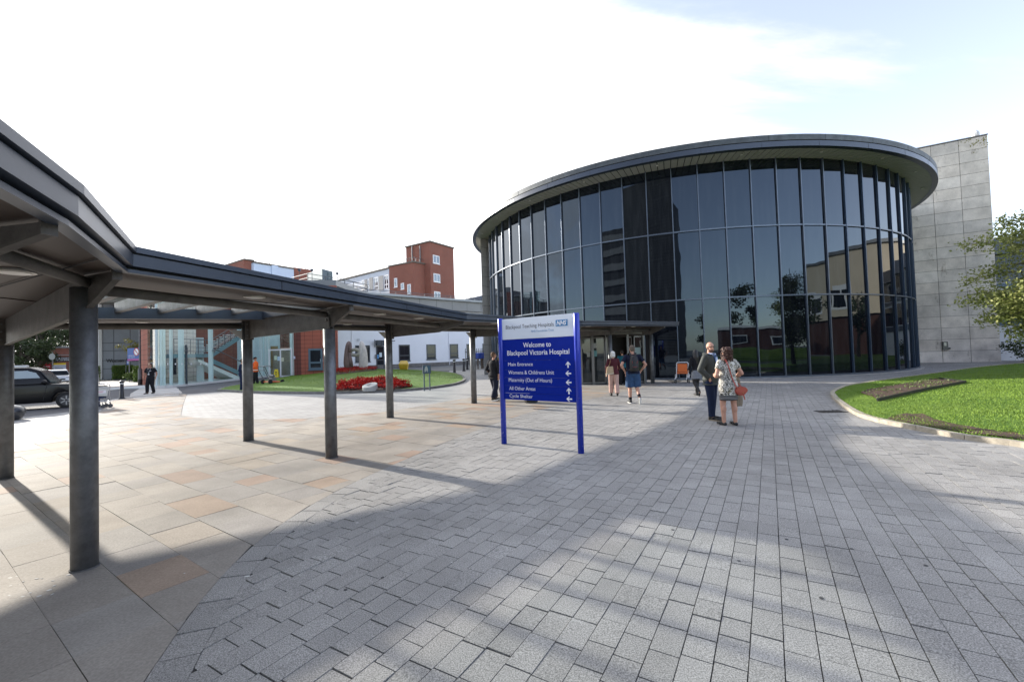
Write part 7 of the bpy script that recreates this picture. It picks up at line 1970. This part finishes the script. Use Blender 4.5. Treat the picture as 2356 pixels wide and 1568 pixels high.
top(t,j,b,R_,black,hem=.99,nm='top',puff=.02);hairshape(t,hd_,HY,mat('hair_black',(.012,.010,.010),.35),'long');shoes(t,j,shoeb,None)
sb_=thing('shoulder_bag','small olive shoulder bag hanging at the right side of the woman in grey skirt','bag',(0,0,0))
M=MB();M.box((.27,-.02,.98),(.06,.20,.30),.1);M.build('bag_body',cloth('olive_cloth',(.07,.07,.045)),sb_,bev=.02);M=MB();q=catmull([V3(.27,-.10,1.13),V3(.19,-.09,1.40),V3(.15,-.02,1.50),V3(.18,.06,1.40),V3(.27,.06,1.13)],4)
for a,b2 in zip(q,q[1:]):M.bar(a,b2,.018,.008)
M.build('strap',MATS['olive_cloth'],sb_);sb_.location=t.location;sb_.rotation_euler=t.rotation_euler;sb_.scale=t.scale
# --- 6 person with suitcase, left of the sign
t,j,hd_,HY,R_,b=person('short-haired person in black tunic and glasses walking away left of the blue sign',(1138,921),1.74,(.62,.78),
  dict(ankL=V3(-.10,.20,.09),ankR=V3(.10,-.20,.13),kneeL=V3(-.10,.14,.5),kneeR=V3(.10,-.02,.5),elL=V3(-.27,-.10,1.15),elR=V3(.27,-.04,1.16),wrL=V3(-.23,.10,1.0),wrR=V3(.24,-.02,.90)),fem=True,skin=sk1,big=1.16,head=(-.35,0))
trousers(t,j,b,cloth('dark_denim',(.014,.018,.035)),cuff=.11);top(t,j,b,R_,cloth('black_tunic',(.018,.018,.022),.25,8),hem=.80,sleeve=.85,nm='tunic',puff=.03,flare=.02)
hairshape(t,hd_,HY,mat('hair_short_brown',(.13,.075,.045),.8,var=.3,vs=50),'short');shoes(t,j,mat('trainer_black',(0,0,0)),solew)
M=MB();M.cyl(hd_((.02,.1,.012)),hd_((.055,.09,.012)),.006,n=6);M.cyl(hd_((.06,.09,.012)),hd_((.08,.0,.006)),.004,n=6);M.cyl(hd_((-.055,.09,.012)),hd_((-.02,.1,.012)),.006,n=6);M.build('glasses',MATS['spectacle_frame'],t)
# dark bag and wheeled case
p=at(1158,900,.5);hb=thing('black_holdall','black holdall with blue tag carried beside the blue sign post','bag',(p.x,p.y,.35));M=MB();M.sph((p.x,p.y,.62),(.15,.13,.21),14,10);M.sph((p.x+.03,p.y,.50),(.16,.13,.12),12,8);M.build('bag_body',MATS['pack_black'],hb,remesh=.012,smoothit=1);M=MB();M.cyl((p.x-.05,p.y,.8),(p.x-.1,p.y+.02,.95),.012,n=6);M.build('strap',blk,hb);M=MB();M.box((p.x-.10,p.y-.1,.72),(.02,.02,.1));M.build('blue_tag',MATS['lanyard_blue'],hb)
p=at(1222,926);sc_=thing('suitcase','black wheeled suitcase mostly hidden behind the lower edge of the blue sign','suitcase',(p.x,p.y,0));M=MB();M.box((p.x,p.y,.36),(.42,.26,.58),.3);M.build('case_body',MATS['pack_black'],sc_,bev=.03);M=MB();M.box((p.x,p.y,.05),(.40,.22,.06),.3)
for dx in(-.16,.16):M.cyl((p.x+dx,p.y-.10,.04),(p.x+dx,p.y-.06,.04),.04,n=12)
M.build('wheel_base',blk,sc_)
# --- 7 man with lanyard
t,j,hd_,HY,R_,b=person('stocky man in black T-shirt with lanyard walking toward the viewer by the crossing',(346.5,905.5),1.76,(.10,-1),
  dict(ankL=V3(-.11,-.10,.10),ankR=V3(.10,.12,.09),kneeL=V3(-.11,.03,.5),kneeR=V3(.11,.10,.5),elL=V3(-.32,-.03,1.17),elR=V3(.33,-.06,1.17),wrL=V3(-.36,.10,.95),wrR=V3(.36,.0,.93)),skin=sk2,big=1.13,head=(-.15,0))
trousers(t,j,b,black);top(t,j,b,R_,black,hem=.88,sleeve=.34,nm='t_shirt',puff=.022,sr=(.078,.07,.05));hairshape(t,hd_,HY,mat('hair_dark',(.02,.014,.011),.7),'short');shoes(t,j,shoeb,None)
M=MB()
for s in(-1,1):M.bar((s*.07,.10,1.47),(s*.01-.02,.175,1.19),.014,.005,up=(0,1,0))
M.build('lanyard',mat('lanyard_grey',(.35,.38,.42),.6),t);M=MB();M.box((-.02,.182,1.13),(.085,.008,.065));M.build('id_badge',mat('badge',(.7,.7,.7),.5),t);M=MB();M.box((-.095,.155,1.32),(.09,.004,.02));M.build('chest_logo',MATS['badge'],t)
# --- 8 hi-vis worker
t,j,hd_,HY,R_,b=person('worker in orange high-visibility jacket and dark cap reading papers beside the second column',(589,885.5),1.98,(-.85,-.5),
  dict(ankL=V3(-.10,-.10,.09),ankR=V3(.10,.14,.09),kneeL=V3(-.10,-.02,.5),kneeR=V3(.10,.1,.5),elL=V3(-.27,.0,1.13),elR=V3(.27,.0,1.13),wrL=V3(-.14,.24,1.12),wrR=V3(.13,.24,1.12),handL=V3(.4,1,.1),handR=V3(-.4,1,.1)),skin=sk2,big=1.1,head=(0,-.35))
hv=cloth('hi_vis_orange',(.80,.14,.03),.08,5);trousers(t,j,b,black);top(t,j,b,R_,hv,hem=.84,sleeve=.92,nm='jacket',puff=.04,sr=(.08,.068,.052),flare=.015)
M=MB()
for z_ in(.95,):
    n=24;rx,ry=.235,.185
    for i in range(n):
        a0,a1=2*math.pi*i/n,2*math.pi*(i+1)/n;M.bar((rx*math.cos(a0),ry*math.sin(a0),z_),(rx*math.cos(a1),ry*math.sin(a1),z_),.006,.05)
for s in(-1,1):M.bar((s*.11,-.16,1.42),(s*.12,-.175,.98),.05,.006,up=(0,1,0));M.bar((s*.11,.155,1.42),(s*.12,.175,.98),.05,.006,up=(0,1,0))
M.build('reflective_tape',mat('reflective',(.62,.62,.58),.4),t)
M=MB();M.sph(hd_((0,-.01,.045)),(.086,.102,.075),16,8,mtx=HY);M.sph(hd_((0,.10,.035)),(.06,.06,.010),12,6,mtx=HY);M.build('cap',black,t,remesh=.01)
pp=thing('papers','sheaf of white papers held by the worker in orange jacket','papers',(0,0,0));M=MB();M.box((0,.33,1.14),(.21,.28,.012),0,mtx=Matrix.Rotation(.5,3,'X'));M.build('sheet',mat('paper',(.75,.75,.75),.7),pp);pp.location=t.location;pp.rotation_euler=t.rotation_euler;pp.scale=t.scale
shoes(t,j,shoeb,None)
# --- 9 person in navy behind column
t,j,hd_,HY,R_,b=person('person in navy overalls almost hidden behind the second column, left of the orange-jacketed worker',(557.5,900),1.83,(.9,.3),
  dict(elL=V3(-.26,-.06,1.15),elR=V3(.26,-.06,1.15),wrL=V3(-.2,.14,1.1),wrR=V3(.2,.14,1.1)),skin=sk2,big=1.1)
trousers(t,j,b,navyc);top(t,j,b,R_,navyc,hem=.84,nm='overall_top',puff=.035,sr=(.075,.065,.05));hairshape(t,hd_,HY,MATS['hair_dark'],'short');shoes(t,j,shoeb,None)
# --- 10 person inside doorway
t,j,hd_,HY,R_,b=person('dim figure in teal shirt just inside the dark entrance doors between the two nearest visitors',(1434,884.5),1.66,(0,1),{},skin=sk2)
trousers(t,j,b,black);top(t,j,b,R_,cloth('teal_shirt',(.015,.10,.14)),hem=.86,sleeve=.34,nm='shirt');hairshape(t,hd_,HY,MATS['hair_dark'],'short');shoes(t,j,shoeb,None)
bpy.context.view_layer.update()
